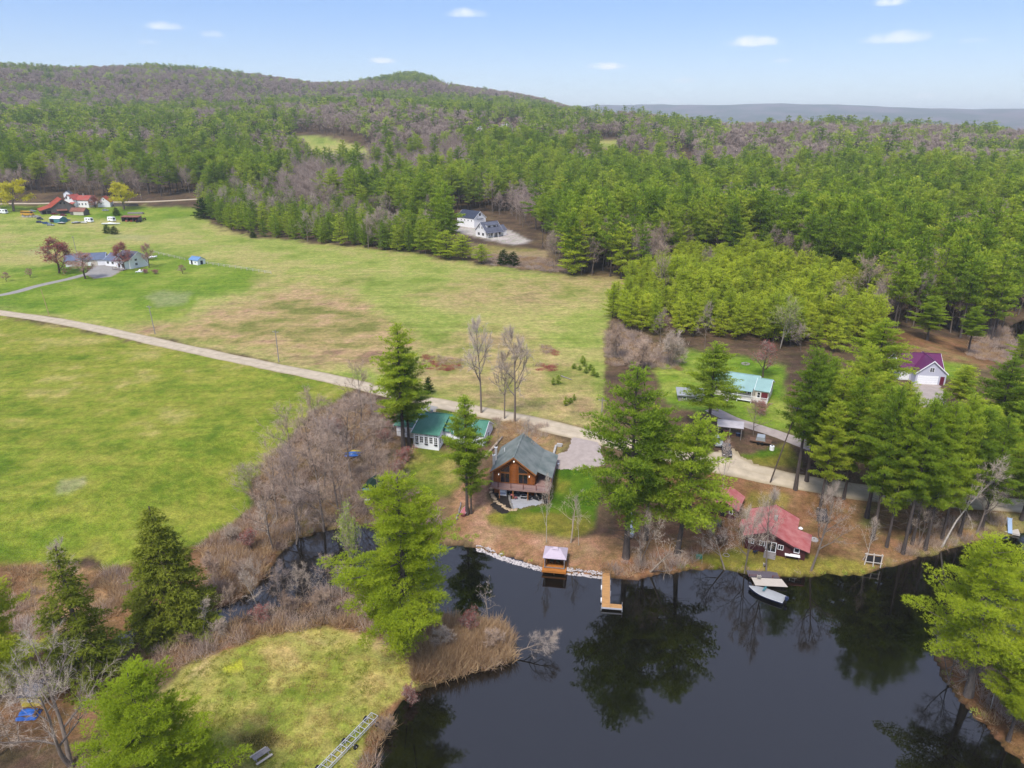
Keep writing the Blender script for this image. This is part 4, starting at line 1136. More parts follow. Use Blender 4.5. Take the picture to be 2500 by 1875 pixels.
# ------------------------------------------------------------------ white house with green roofs
A, rz, Lw = frame2((969, 1064), (1180, 1088))
gh = thing('white_house', (A.x, A.y, 4.3), rz, 'long low white house with green metal roofs and a sunroom, beside the road', 'house')
gable(gh, 0, 13.2, 0, 7.0, 0, 2.75, 2.15, m_siding, m_greenmetal, 'x', .45, ribs=.55, trim=m_white)
gable(gh, 13.35, 17.6, -.2, 6.0, 0, 2.3, 1.9, m_siding, m_greenmetal, 'x', .3, ribs=.55, trim=m_white)
gable(gh, 17.75, 20.6, -.4, 6.4, -.2, 2.7, 2.0, m_siding, m_greenmetal, 'x', .25, ribs=.55, trim=m_white)
MB().extr([(-3.1, -1.5), (.05, -1.5), (.05, 3.5), (-3.1, 2.78)], 'x', 5.5, 11.2).build('sunroom_wall', m_siding, gh)
m = MB().slab([(5.1, 3.2, 5.0), (11.6, 3.2, 5.0), (11.6, -3.6, 2.9), (5.1, -3.6, 2.9)], .12)
for i in range(12): m.slab([(5.14 + i * .585, 3.2, 5.04), (5.19 + i * .585, 3.2, 5.04), (5.19 + i * .585, -3.6, 2.94), (5.14 + i * .585, -3.6, 2.94)], .05)
m.build('sunroom_roof', m_greenmetal, gh)
MB().extr([(-3.6, 2.8), (3.2, 4.9), (3.2, 5.3), (-3.6, 3.1)], 'x', 4.98, 5.08).build('parapet', m_white, gh)
for i in range(5): 
    win(gh, (6.15 + i * 1.1, -3.1, .5), .85, 1.6, 'f', 2, 3); win(gh, (6.15 + i * 1.1, -3.1, 2.2), .85, .34, 'f', 2, 1, name='transom')
    if i in (0, 2, 4): MB().box(5.8 + i * 1.1, 6.5 + i * 1.1, -3.35, -3.12, .25, .45).build('window_box', m_dark, gh)
for i in range(2): win(gh, (11.2, -2.2 + i * 1.2, .4), .85, 1.6, 'r', 2, 3)
door(gh, (3.6, 0, .1), .95, 2.0, 'f', m_cream); win(gh, (1.7, 0, .9), .9, 1.1, 'f', 1, 2); win(gh, (4.7, 0, .9), .8, 1.1, 'f', 1, 2)
win(gh, (15.5, -.2, .9), .9, 1.1, 'f', 1, 2); win(gh, (20.6, 3.0, .8), .9, 1.2, 'r', 1, 2)
MB().bar((5.4, -3.3, 2.3), (5.4, -3.3, 0), .05, 5).build('downspout', m_white, gh)
MB().box(6.6, 7.4, 3.3, 3.9, 4.3, 5.6).build('chimney', m_concrete, gh)

# ------------------------------------------------------------------ teal-roofed house with porch
A, rz, _ = frame2((1781, 975), (1853, 987))
rz = R(-27)
th = thing('porch_house', (A.x, A.y, 6.1), rz, 'cream house with teal metal roof and white railed porch on the lawn', 'house')
gable(th, -4.2, 5.6, 1.9, 9.2, .9, 2.3, 1.9, m_cream, m_teal, 'x', .4, ribs=.5, trim=m_white)
gable(th, 5.75, 8.8, .9, 9.0, .9, 2.2, 1.7, m_cream, m_teal, 'x', .3, ribs=.5, trim=m_white)
MB().slab([(-1.3, 1.7, 3.42), (5.2, 1.7, 3.42), (5.2, -.5, 2.95), (-1.3, -.5, 2.95)], .10).build('porch_roof', m_teal, th)
for i in range(10): MB().box(-1.4, 8.9, -.45 + i * .235, -.45 + i * .235 + .22, .72, .80).build('deck_board', m_beige, th)
MB().box(-1.45, 8.95, -.52, -.46, .5, .84).build('fascia', m_white, th)
for x_ in (-1.35, 1.8, 5.1, 8.85): 
    MB().box(x_ - .07, x_ + .07, -.5, -.36, .0, 2.9 if x_ < 5.5 else 1.85).build('porch_post', m_white, th)
for (p, q) in (((-.1, -.43), (8.85, -.43)), ((8.85, -.43), (8.85, 1.0))):
    MB().bar((*p, 1.78), (*q, 1.78), .05, 4).build('handrail', m_white, th); MB().bar((*p, .98), (*q, .98), .035, 4).build('bottom_rail', m_white, th)
    n_ = int(math.hypot(q[0] - p[0], q[1] - p[1]) / .17)
    bm_ = MB()
    for i in range(1, n_):
        t = i / n_; c = (p[0] + (q[0] - p[0]) * t, p[1] + (q[1] - p[1]) * t); bm_.box(c[0] - .022, c[0] + .022, c[1] - .022, c[1] + .022, .98, 1.78)
    bm_.build('balusters', m_white, th)
for i in range(5): win(th, (8.8, 1.9 + i * 1.45, 1.25), 1.0, 1.35, 'r', 1, 1)
win(th, (6.6, .9, 1.2), .8, 1.5, 'f', 1, 2); MB().box(7.2, 8.7, .84, .9, .95, 2.7).build('red_panel', mat('maroon_panel', C(116, 44, 52), .7, .1), th)
for cx, w_ in ((.3, 1.2), (2.6, 2.0), (4.3, 1.0)): win(th, (cx, 1.9, 1.4), w_, 1.3, 'f', 2, 1)
door(th, (-.9, 1.9, .95), .95, 2.0, 'f', m_white); win(th, (-3, 1.9, 1.4), 1.0, 1.2, 'f', 1, 2)
for i in range(4): MB().box(-1.2, -.1, -.75 - i * .28, -.5 - i * .28, .0, .68 - i * .17).build('step', m_beige, th)
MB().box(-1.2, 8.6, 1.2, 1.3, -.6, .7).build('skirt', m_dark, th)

# ------------------------------------------------------------------ purple-roofed garage
A, rz, _ = frame2((2232, 937), (2297, 942))
rz = R(-9)
pg = thing('garage', (A.x - .2, A.y, 6.1), rz, 'pale grey garage with purple metal roof and wide white door', 'garage')
gable(pg, .2, 6.9, 0, 7.0, 0, 2.9, 2.9, m_greysid, m_purple, 'y', .3, ribs=.45, trim=m_white)
gable(pg, -2.8, 6.9, 2.6, 9.6, 0, 2.9, 2.9, m_greysid, m_purple, 'x', .35, ribs=.45, trim=m_white)
dd_ = door(pg, (2.9, 0, .05), 4.6, 2.1, 'f', m_white, 'garage_door')
for i in range(3): MB().box(.65, 5.15, -.065, -.052, .55 + i * .52, .575 + i * .52).build('panel_joint', m_greysid, dd_)
door(pg, (6.1, 0, .05), .9, 2.0, 'f', mat('maroon_door', C(116, 40, 62), .6, .1)); win(pg, (3.5, 0, 3.1), 1.1, 1.1, 'f', 2, 2)
door(pg, (-1.4, 2.6, .05), 2.2, 2.1, 'f', m_white, 'garage_door')
pg.scale = (1.1, 1.1, 1.1)

# ------------------------------------------------------------------ red cottage on the shore, and the shed above it
A, rz, _ = frame2((1817, 1338), (1925, 1363))
rc = thing('red_cottage', (A.x, A.y, 1.25), rz, 'dark red lakeside cottage with faded red roof and white windows', 'house')
gable(rc, 0, 7.4, 0, 9.2, .35, 2.3, 1.55, m_redsid, m_red, 'y', .5, ribs=0, trim=m_redsid)
MB().extr([(7.35, -1.), (9.7, -1.), (9.7, 1.95), (7.35, 2.45)], 'y', .4, 5.4).build('lean_to_wall', m_redsid, rc)
MB().slab([(7.3, -.2, 2.72), (7.3, 5.8, 2.72), (10.3, 5.8, 2.05), (10.3, -.2, 2.05)], .10).build('lean_to_roof', m_red, rc)
MB().slab([(-.3, 3.0, 2.45), (-.3, 6.0, 2.45), (-1.6, 6.0, 2.1), (-1.6, 3.0, 2.1)], .10).build('lean_to_roof', m_red, rc)
MB().box(3.9, 4.5, 4.2, 4.8, 3.7, 5.0).build('chimney', m_stone, rc)
for cx in (1.0, 2.75, 5.75): win(rc, (cx, 0, 1.25), .9, .95, 'f', 2, 1)
win(rc, (8.3, .4, 1.1), .9, .95, 'f', 1, 1); win(rc, (4.25, 0, .45), 1.7, 1.95, 'f', 2, 1, m_white, .11, 'glazed_door')
for i in range(3): MB().box(3.3, 5.2, -.95 - i * .3 + .0, -.65 - i * .3, -.5, .36 - i * .16).build('step', m_greywood, rc)
MB().box(3.3, 5.2, -.65, -.03, .0, .42).build('landing', m_greywood, rc)
P = S(1728, 1258)
rs = thing('red_shed', (P.x + .6, P.y + .6, P.z), R(-28), 'small red-roofed shed half hidden behind the slanting pine', 'shed')
gable(rs, 0, 4.6, 0, 5.2, 0, 2.2, 1.3, m_redsid, m_red, 'y', .5, ribs=0)
door(rs, (2.3, 0, .05), .9, 1.9, 'f', m_dark); win(rs, (3.7, 0, .9), .7, .8, 'f', 1, 1)

# ------------------------------------------------------------------ new white farmhouse at the wood's edge
def corner(c, r, l, z=None):
    Pc, Pr, Pl = S(*c), S(*r), S(*l)
    return Pc, math.atan2(Pr.y - Pc.y, Pr.x - Pc.x), math.hypot(Pr.x - Pc.x, Pr.y - Pc.y), math.hypot(Pl.x - Pc.x, Pl.y - Pc.y)
Pc = S(1158, 557)
fb = thing('farm_barn', (Pc.x, Pc.y, Pc.z), R(45), 'white barn-like wing with navy roof and a row of small windows at the wood edge', 'barn')
gable(fb, 0, 10.5, 0, 17, 0, 6.2, 4.2, m_siding, m_navy, 'y', .4, ribs=0, trim=m_white)
for i in range(4): win(fb, (0, 2.6 + i * 3.4, 4.0), 1.0, 1.0, 'l', 1, 1)
win(fb, (5.2, 0, 7.4), 1.6, 1.9, 'f', 1, 1); MB().box(2.4, 8.0, -.5, -.05, 5.6, 5.8).build('canopy', m_navy, fb)
Pc = S(1186, 581)
fh = thing('farmhouse', (Pc.x, Pc.y, Pc.z), R(40), 'new white farmhouse with slate-grey roof and shed dormer at the wood edge', 'house')
gable(fh, 0, 12.5, 0, 10, 0, 4.0, 4.6, m_siding, m_slate, 'x', .5, ribs=0, trim=m_white)
MB().extr([(1.8, 4.6), (5.0, 4.6), (5.0, 8.2), (1.8, 7.0)], 'x', 2.2, 10.2).build('dormer_wall', m_siding, fh)
MB().slab([(1.9, 5.2, 8.75), (10.5, 5.2, 8.75), (10.5, 1.2, 7.15), (1.9, 1.2, 7.15)], .15).build('dormer_roof', m_slate, fh)
MB().slab([(-.4, .1, 3.75), (12.9, .1, 3.75), (12.9, -2.4, 3.0), (-.4, -2.4, 3.0)], .12).build('porch_roof', m_slate, fh)
for x_ in (0, 4, 8, 12.3): MB().box(x_, x_ + .25, -2.2, -1.95, -.5, 3.05).build('porch_post', m_white, fh)
for cx in (4.2, 8.2): win(fh, (cx, 1.8, 5.5), 2.0, 1.3, 'f', 2, 1)
for cx in (1.8, 5.0, 10.6): win(fh, (cx, 0, .9), 2.0, 1.7, 'f', 3, 1)
door(fh, (8.0, 0, .1), 1.1, 2.2, 'f', m_dark)
for cy_, z_ in ((3.6, 5.0), (6.4, 5.0)): win(fh, (0, cy_, z_), 1.0, 1.8, 'l', 1, 1)
for cy_ in (2.6, 6.8): win(fh, (0, cy_, 1.0), 2.2, 1.8, 'l', 3, 1)
gable(fh, 12.6, 17.5, 1.5, 8.5, 0, 3.4, 2.6, m_siding, m_slate, 'x', .4, ribs=0)

# ------------------------------------------------------------------ ranch house, its garage and small shed
Pc = S(161, 652)
rgar = thing('ranch_garage', (Pc.x, Pc.y, Pc.z), R(18), 'long white garage with blue-grey roof behind the red maples', 'garage')
gable(rgar, 0, 17, 0, 8, 0, 3.0, 2.4, m_siding, m_bluegrey, 'x', .5, ribs=0, trim=m_white)
for cx in (4, 8.2, 12.4): door(rgar, (cx, 0, .05), 2.8, 2.3, 'f', m_cream, 'garage_door')
win(rgar, (0, 4, 1.2), 1.0, 1.2, 'l', 1, 2)
MB().box(17.1, 21.5, 2.5, 5.5, -.5, 2.6).build('breezeway', m_barn, rgar); MB().box(17.05, 21.6, 2.2, 5.8, 2.61, 2.8).build('breezeway_roof', m_navy, rgar)
Pc = S(281, 651)
rh = thing('ranch_house', (Pc.x, Pc.y, Pc.z), R(-24), 'white ranch house with grey-blue roof, dormer gable and front deck', 'house')
gable(rh, -6.5, 3.0, 0, 8, 0, 3.0, 2.5, m_siding, m_bluegrey, 'x', .5, ribs=0, trim=m_white)
gable(rh, 3.1, 12.5, -1.5, 8.5, 0, 4.6, 2.8, m_siding, m_slate, 'x', .5, ribs=0, trim=m_white)
gable(rh, 6.5, 11.5, -3.6, 3, 0, 4.0, 2.0, m_siding, m_slate, 'y', .4, ribs=0, trim=m_white)
for cx in (-4.5, -1.2): win(rh, (cx, 0, 1.0), 1.6, 1.3, 'f', 2, 1)
win(rh, (4.6, -1.5, 1.0), 1.2, 1.4, 'f', 1, 2)
for cx in (7.8, 10.2): win(rh, (cx, -3.6, .8), 1.4, 2.0, 'f', 1, 1)
win(rh, (9, -3.6, 3.6), 1.3, 1.1, 'f', 2, 1); win(rh, (12.5, 2, 1.2), 1.4, 1.3, 'r', 2, 1); win(rh, (12.5, 2, 3.4), 1.4, 1.1, 'r', 2, 1)
MB().box(6.0, 13.0, -6.2, -3.65, .3, .55).build('deck', m_greywood, rh)
for x_ in (6.1, 8.4, 10.7, 12.9): MB().box(x_ - .07, x_ + .07, -6.15, -6.0, -.4, 1.5).build('deck_post', m_greywood, rh)
MB().bar((6.1, -6.08, 1.45), (12.9, -6.08, 1.45), .06, 4).build('handrail', m_greywood, rh)
Pc = S(478, 646)
sh = thing('garden_shed', (Pc.x - 1, Pc.y, Pc.z), R(-30), 'little white shed with light blue roof at the ranch fence', 'shed')
gable(sh, -3.2, 3.2, 0, 4.4, 0, 2.2, 1.3, m_siding, mat('sky_blue_roof', C(122, 160, 204), .5, .06), 'x', .3, ribs=0)
door(sh, (-1.2, 0, .05), 1.2, 1.9, 'f', m_dark); win(sh, (1.4, 0, .8), .8, .9, 'f', 1, 1); door(sh, (3.2, 2.2, .05), 1.4, 1.9, 'r', m_navycar)

# ------------------------------------------------------------------ the farmyard in the distance
Pc = S(128, 523)
bn = thing('old_barn', (Pc.x, Pc.y, Pc.z), R(38), 'big weathered grey barn with rusty orange roof in the farmyard', 'barn')
gable(bn, 0, 15, 0, 20, 0, 4.6, 5.4, m_barn, m_orange, 'y', .5, ribs=1.2)
MB().extr([(-6.5, -1.5), (0, -1.5), (0, 4.3), (-6.5, 2.6)], 'y', 1, 19).build('lean_to_wall', m_barn, bn)
MB().slab([(-.2, .4, 4.75), (-.2, 19.6, 4.75), (-7.1, 19.6, 2.75), (-7.1, .4, 2.75)], .14).build('lean_to_roof', m_orange, bn)
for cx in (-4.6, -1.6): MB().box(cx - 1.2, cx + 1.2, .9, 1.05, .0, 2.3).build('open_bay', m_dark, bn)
for cx in (6.3, 8.6): win(bn, (cx, 0, 6.6), 1.2, 1.4, 'f', 1, 1, m_barn)
MB().slab([(3, -.1, 3.2), (9.5, -.1, 3.2), (9.5, -3.0, 2.3), (3, -3.0, 2.3)], .1).build('awning', m_brownroof, bn)
Pc = S(160, 505)
wf = thing('old_farmhouse', (Pc.x, Pc.y, Pc.z), R(-12), 'white farmhouse with rusty red roofs behind the old barn', 'house')
gable(wf, 0, 8, 0, 9, 0, 5.4, 3.4, m_siding, m_redrust, 'y', .5, ribs=.9)
gable(wf, 7.6, 18, 3, 11, 0, 5.0, 3.0, m_siding, m_redrust, 'x', .5, ribs=.9)
for cx in (2.5, 5.5): win(wf, (cx, 0, 5.6), 1.2, 1.6, 'f', 1, 2)
for cx in (9.8, 12.6, 15.6): win(wf, (cx, 3, 1.2), 1.2, 1.6, 'f', 1, 2)
MB().slab([(5.5, -.1, 3.6), (10, -.1, 3.6), (10, -3.4, 2.6), (5.5, -3.4, 2.6)], .12).build('porch_roof', m_redrust, wf)
MB().box(11, 11.8, 6.6, 7.4, 7.4, 9.4).build('chimney', m_stone, wf)
Pc = S(240, 506)
sb = thing('small_barn', (Pc.x, Pc.y, Pc.z), R(14), 'small white barn with orange-red roof beside the yellow willow', 'barn')
gable(sb, 0, 8.5, 0, 9.5, 0, 3.6, 4.0, m_siding, m_orange, 'y', .4, ribs=0)
win(sb, (4.4, 0, 5.0), .9, 1.0, 'f', 1, 1); win(sb, (2.5, 0, 2.2), 1.3, .7, 'f', 1, 1); win(sb, (8.5, 4, 2), 1.0, 1.0, 'r', 1, 1)
Pc = S(172, 525)
s2 = thing('farm_shed', (Pc.x, Pc.y, Pc.z), R(-6), 'low farm shed with brown-red roof and pale front in front of the old barn', 'shed')
gable(s2, 0, 10.5, 0, 6, 0, 2.6, 2.2, m_barn, m_brownroof, 'x', .4, ribs=0)
MB().box(2.6, 10.2, -.12, -.02, .0, 2.4).build('pale_front', m_cream, s2)
Pc = S(297, 541)
s3 = thing('open_shed', (Pc.x, Pc.y, Pc.z), R(-2), 'open-fronted implement shed with rusty roof beside the tractors', 'shed')
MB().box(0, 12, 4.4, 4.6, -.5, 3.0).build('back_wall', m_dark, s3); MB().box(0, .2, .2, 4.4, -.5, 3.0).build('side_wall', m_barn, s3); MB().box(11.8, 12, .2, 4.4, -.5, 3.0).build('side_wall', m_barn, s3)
for x_ in (.1, 4, 8, 11.7): MB().box(x_, x_ + .2, 0, .2, -.5, 2.9).build('post', m_barn, s3)
MB().slab([(-.4, -.6, 3.1), (12.4, -.6, 3.1), (12.4, 4.9, 3.7), (-.4, 4.9, 3.7)], .15).build('roof', m_brownroof, s3)
for i, x_ in enumerate((2.2, 5.6, 9.4)): MB().box(x_, x_ + 1.6, .5, 2.2, -.2, 1.0).build('stored_machine', [m_redrust, m_redcar, m_redrust][i], s3)
Pc = S(131, 489)
s4 = thing('white_outbuilding', (Pc.x, Pc.y + 14, hz(Pc.x, Pc.y + 14)), R(10), 'narrow white outbuilding among the trees behind the barn', 'shed')
gable(s4, 0, 5, 0, 5, 0, 3.2, 1.8, m_siding, m_slate, 'y', .3, ribs=0); win(s4, (2.5, 0, 1.2), 1, 1.3, 'f', 1, 1)
# far village houses in the woods
for (sx, sy, w_, d_, h_, r_, rm, lb) in ((1248, 318, 12, 16, 6, 60, mat('pale_tin', C(214, 210, 210), .6, .1), 'white-roofed far farm building among the woods'), (1172, 322, 9, 12, 6, 20, m_white, 'small far white house left of the white-roofed farm building'),
                                         (1450, 428, 9, 12, 4, 30, m_cream, 'far pale cottage beside the gravel clearing'), (1535, 424, 18, 12, 4, 10, m_slate, 'far grey-roofed low building beside the gravel clearing'),
                                         (1670, 424, 6, 8, 4, 0, m_white, 'tiny white far cabin at the foot of the dark wood'), (1306, 318, 8, 6, 4, 0, m_barn, 'small grey far shed near the distant pasture')):
    P = S(sx, sy)
    hb = thing('far_house', (P.x, P.y, P.z), R(r_), lb, 'house')
    gable(hb, -w_ / 2, w_ / 2, 0, d_, 0, h_, h_ * .6, m_siding, rm, 'y', .5, ribs=0, th=.3)
    win(hb, (0, 0, h_ * .4), 2, 2, 'f', 1, 1, t=.2)

# ------------------------------------------------------------------ trees one can point at
def at_px(bx, by, topy, wpx=None):
    P = G(bx, by); h = height_for(P, topy)
    dep = project(*P)[2]
    return P, h, (wpx * dep / FOC if wpx else None)
def tree(name, kind, bx, by, topy, wpx, label, category='tree', group=None, v=None, rz=None, tilt=None):
    P, h, w = at_px(bx, by, topy, wpx)
    return plant(name, kind, P, h, w, label, category, group, v, rz, tilt)

T = tree
ORD = ['first', 'second', 'third', 'fourth', 'fifth', 'sixth', 'seventh', 'eighth', 'ninth', 'tenth', 'eleventh', 'twelfth', 'thirteenth', 'fourteenth', 'fifteenth', 'sixteenth', 'seventeenth', 'eighteenth']
def ranked(rows):
    o = sorted(range(len(rows)), key=lambda k: rows[k][0])
    return [ORD[o.index(k)] for k in range(len(rows))]
T('pine_tree', 'pine', 872, 978, 700, 62, 'tall dark pine with bare trunk before the green-roofed white house', v=0)
T('pine_tree', 'pine', 884, 968, 752, 48, 'shorter pine crowding the tall one at the end of the green-roofed white house', v=3)
T('pine_tree', 'pine', 1009, 1112, 858, 46, 'slim pine between the green-roofed white house and the log cabin', v=2)
T('pine_tree', 'pine', 1018, 1110, 935, 34, 'lower companion of the slim pine beside the log cabin', v=1)
T('pine_tree', 'near_pine', 880, 1402, 1028, 132, 'big bright pine standing on the grassy peninsula beside the channel', v=0)
T('pine_tree', 'pine', 1352, 1205, 795, 104, 'largest pine by the shore, between the log cabin and the wooden dock', v=1)
T('pine_tree', 'pine', 1395, 1165, 880, 60, 'pine tucked against the largest shore pine, on its road side', v=0)
T('pine_tree', 'pine', 1462, 1200, 888, 84, 'pine with a slanting dark trunk beside the small red-roofed shed', v=3, tilt=(0, R(6)))
T('pine_tree', 'pine', 1530, 930, 742, 58, 'lone pine at the end of the teal-roofed house porch', v=3)
T('pine_tree', 'pine', 1718, 1058, 752, 52, 'pine with tall bare trunk where the gravel road passes behind the red cottage', v=2)
T('pine_tree', 'pine', 1742, 1040, 775, 50, 'second pine of the trunk cluster by the gravel road behind the red cottage', v=0)
T('pine_tree', 'pine', 1880, 880, 690, 66, 'broad round-topped pine beside the purple-roofed garage', v=1)
_rows = ([(1790, 1048, 800, 52), (1835, 1010, 742, 50), (1872, 1118, 836, 58), (1915, 1080, 826, 52), (1962, 1150, 872, 60),
                                     (2000, 1128, 884, 58), (2046, 1060, 880, 52), (2090, 1095, 880, 60), (1850, 960, 760, 50), (1890, 990, 800, 44)])
for i, (bx, by, ty, w) in enumerate(_rows):
    T('pine_tree', 'pine', bx, by, ty, w, ranked(_rows)[i] + ' pine from the left in the lakeside grove before the purple-roofed garage', group='pines of the lakeside grove', v=i)
_rows = ([(1766, 1004, 772, 42), (1822, 1078, 818, 46), (1905, 1052, 836, 40), (1978, 1064, 884, 40), (2066, 1030, 856, 46), (2112, 1052, 878, 46), (2182, 1004, 836, 46), (2206, 1124, 940, 52), (2064, 905, 790, 38), (1772, 1094, 866, 40)])
for i, (bx, by, ty, w) in enumerate(_rows):
    T('pine_tree', 'pine', bx, by, ty, w, ranked(_rows)[i] + ' pine from the left in the back rows of the lakeside grove', group='back rows of the lakeside grove', v=i + 2)
_rows = [(1885, 1165, 838, 46), (1915, 1182, 850, 46), (1950, 1196, 866, 48), (1970, 1176, 846, 44), (1998, 1188, 872, 46), (2034, 1166, 852, 48), (2072, 1158, 886, 44), (2120, 1142, 900, 46)]
for i, (bx, by, ty, w) in enumerate(_rows):
    T('pine_tree', 'pine', bx, by, ty, w, ranked(_rows)[i] + ' from the left of the tall waterside pines behind the log swing', group='pines at the water by the log swing', v=i)
_rows = ([(2140, 985, 772, 62), (2196, 1060, 862, 56), (2160, 930, 800, 46), (2230, 985, 830, 60), (2150, 1065, 905, 46)])
for i, (bx, by, ty, w) in enumerate(_rows):
    T('pine_tree', 'pine', bx, by, ty, w, ranked(_rows)[i] + ' from the left of the pines beyond the garage drive', group='pines beyond the garage drive', v=i + 1)
T('pine_tree', 'near_pine', 2092, 1502, 1150, 118, 'bright pine on the wooded spit, grey trunk rising straight from the bank', v=2, rz=.4, tilt=(0, R(-7)))
T('pine_tree', 'near_pine', 2205, 1500, 1150, 96, 'pine behind the first one on the wooded spit, reaching the frame edge', v=2, rz=2.2)
T('pine_tree', 'near_pine', 2240, 1610, 1430, 70, 'small pine at the foot of the wooded spit', v=1)
T('pine_tree', 'near_pine', 350, 1770, 1452, 150, 'bushy yellow-green pine in front of the peninsula lawn', v=0)
T('pine_tree', 'near_pine', 450, 1760, 1600, 62, 'low pine beside the picnic table', v=1)
T('pine_tree', 'near_pine', 8, 1500, 1232, 104, 'dark green pine cut off by the frame edge above the playhouse', v=0)
T('hemlock_tree', 'hemlock', 378, 1368, 1092, 92, 'dense dark cone-shaped hemlock on the brook bank', v=0)
T('hemlock_tree', 'hemlock', 195, 1475, 1180, 88, 'ragged thin hemlock with a dead leader beside the brook', v=1)
T('pine_tree', 'pine', 2002, 735, 640, 40, 'rounded pine alone on the brown meadow behind the purple-roofed garage', v=1)
T('pine_tree', 'pine', 2090, 765, 662, 30, 'narrow pine on the brown meadow edge near the far pond', v=2)
T('pine_tree', 'pine', 2198, 800, 718, 24, 'small open pine beside the far pond', v=3)
T('pine_tree', 'young_pine', 1240, 594, 492, 42, 'dense pine standing forward of the wood at the field edge', v=0)
T('pine_tree', 'young_pine', 1342, 602, 486, 40, 'tall-skirted pine in the corner where the field meets the wood', v=1)
_rows = ([(965, 558, 500, 32), (1000, 562, 508, 30), (1040, 570, 528, 24)])
for i, (bx, by, ty, w) in enumerate(_rows):
    T('pine_tree', 'young_pine', bx, by, ty, w, ranked(_rows)[i] + ' from the left of the young pines screening the new farmhouse', group='young pines screening the farmhouse', v=i)
for bx, by, ty in [(1088, 573, 540), (1108, 575, 545)]:
    T('evergreen_bush', 'fir', bx, by, ty, 15, 'round evergreen bush of the pair at the field edge below the farmhouse', 'bush', 'pair of round evergreen bushes')
T('fir_tree', 'fir', 232, 504, 486, 9, 'small dark cone-shaped fir nearer the farm, of the pair in the field', 'tree')
T('fir_tree', 'fir', 248, 506, 489, 9, 'small dark cone-shaped fir nearer the ranch house, of the pair in the field', 'tree')
T('fir_tree', 'fir', 547, 514, 501, 8, 'single round evergreen out in the far field near the wood', 'tree')
T('fir_tree', 'fir', 926, 850, 815, 13, 'small fir on the verge behind the tall house pine', 'tree')
T('fir_tree', 'fir', 252, 466, 449, 8, 'small fir inside the farmyard by the campers', 'tree')
T('fir_tree', 'fir', 440, 472, 428, 20, 'dark spruce at the corner of the wood by the farm road', 'tree')
for i, (bx, by) in enumerate([(1252, 800), (1266, 806), (1282, 812), (1262, 792), (1240, 796), (1275, 800), (1195, 832), (1206, 830), (1232, 870), (1240, 865), (1258, 785), (1222, 876), (1290, 815)]):
    T('pine_seedling', 'edge_pine', bx, by, by - 11 - (i % 4) * 3, 6 + i % 3, 'knee-high pine seedling in the rough grass of the field corner', 'sapling', 'seedlings in the field corner')

# leafless trees
T('tall_bare_tree', 'tall_bare', 1040, 892, 690, 44, 'tall leafless tree with forked crown by the road, nearer the green-roofed house', v=0)
T('tall_bare_tree', 'tall_bare', 1112, 912, 706, 44, 'tall leafless tree on the road bank above the log cabin roof', v=1)
T('tall_bare_tree', 'tall_bare', 1090, 905, 760, 30, 'thinner leafless tree standing between the two tall forked ones', v=0)
T('bare_tree', 'crown_bare', 150, 1655, 1368, 120, 'great spreading leafless tree above the yellow playhouse', v=0, rz=.6)
T('bare_tree', 'shore_bare', -10, 1640, 1480, 90, 'leafless tree at the frame edge next to the playhouse tree', v=1)
T('bare_tree', 'shore_bare', 1752, 1232, 1042, 62, 'wide pale leafless tree on the bank beside the red cottage', v=0)
T('bare_tree', 'shore_bare', 1655, 1236, 1040, 52, 'bare tree in front of the red cottage, beside the boat landing', v=0)
T('bare_tree', 'shore_bare', 1608, 1236, 1060, 44, 'bare tree at the other side of the boat landing', v=1)
T('bare_tree', 'shore_bare', 1566, 1232, 1120, 48, 'low crooked bare tree on the mossy bank next to the picnic bench', v=0, tilt=(0, R(16)))
T('bare_tree', 'shore_bare', 1385, 1222, 1085, 46, 'pale branching tree on the shore between dock and slanting pine', v=1)
T('bare_tree', 'snag', 1405, 1235, 1130, 50, 'fallen-branched grey snag hanging over the water by the slanting pine', v=0, tilt=(R(24), R(12)))
T('birch_tree', 'birch', 1872, 1212, 1120, 20, 'white birch stem beside the log swing frame', v=0)
T('birch_tree', 'birch', 2034, 1182, 990, 60, 'pale birch leaning toward the frame edge from the bank', v=1, tilt=(0, R(14)))
T('bare_tree', 'shore_bare', 1985, 1178, 1060, 40, 'thin bare tree between the log swing and the leaning birch', v=1)
T('bare_tree', 'shore_bare', 2110, 1150, 1010, 60, 'tangled bare tree near the white raft with the slide', v=0)
T('birch_tree', 'birch', 1516, 1218, 1160, 10, 'thin white birch stem beside the green box on the shore', v=1)
T('birch_tree', 'birch', 1180, 1172, 1030, 18, 'slender pale birch in front of the patio', v=0)
T('bare_tree', 'snag', 1233, 1172, 1052, 42, 'bleached branching tree on the lawn behind the lakeside gazebo', v=0, rz=1.0)
T('birch_tree', 'birch', 1250, 1178, 1075, 14, 'thin bare stem between the gazebo and the dock', v=1)
T('birch_tree', 'leafing_birch', 768, 1262, 1088, 34, 'white birch clump with first leaves by the channel', v=0)
T('birch_tree', 'birch', 738, 1290, 1205, 26, 'short broken birch on the channel bank beside the leafing clump', v=0, tilt=(0, R(-12)))
T('dead_tree', 'snag', 1056, 1352, 1255, 32, 'bleached dead trunk with stub limbs at the tip of the peninsula', v=0)
_o = T('fallen_tree', 'shore_bare', 1100, 1412, 1300, 60, 'pinkish bare tree leaning out low over the lake from the peninsula tip', v=0, rz=0)
_o.rotation_euler = (R(8), R(62), R(6)); _o.scale = (.62, .62, .66)
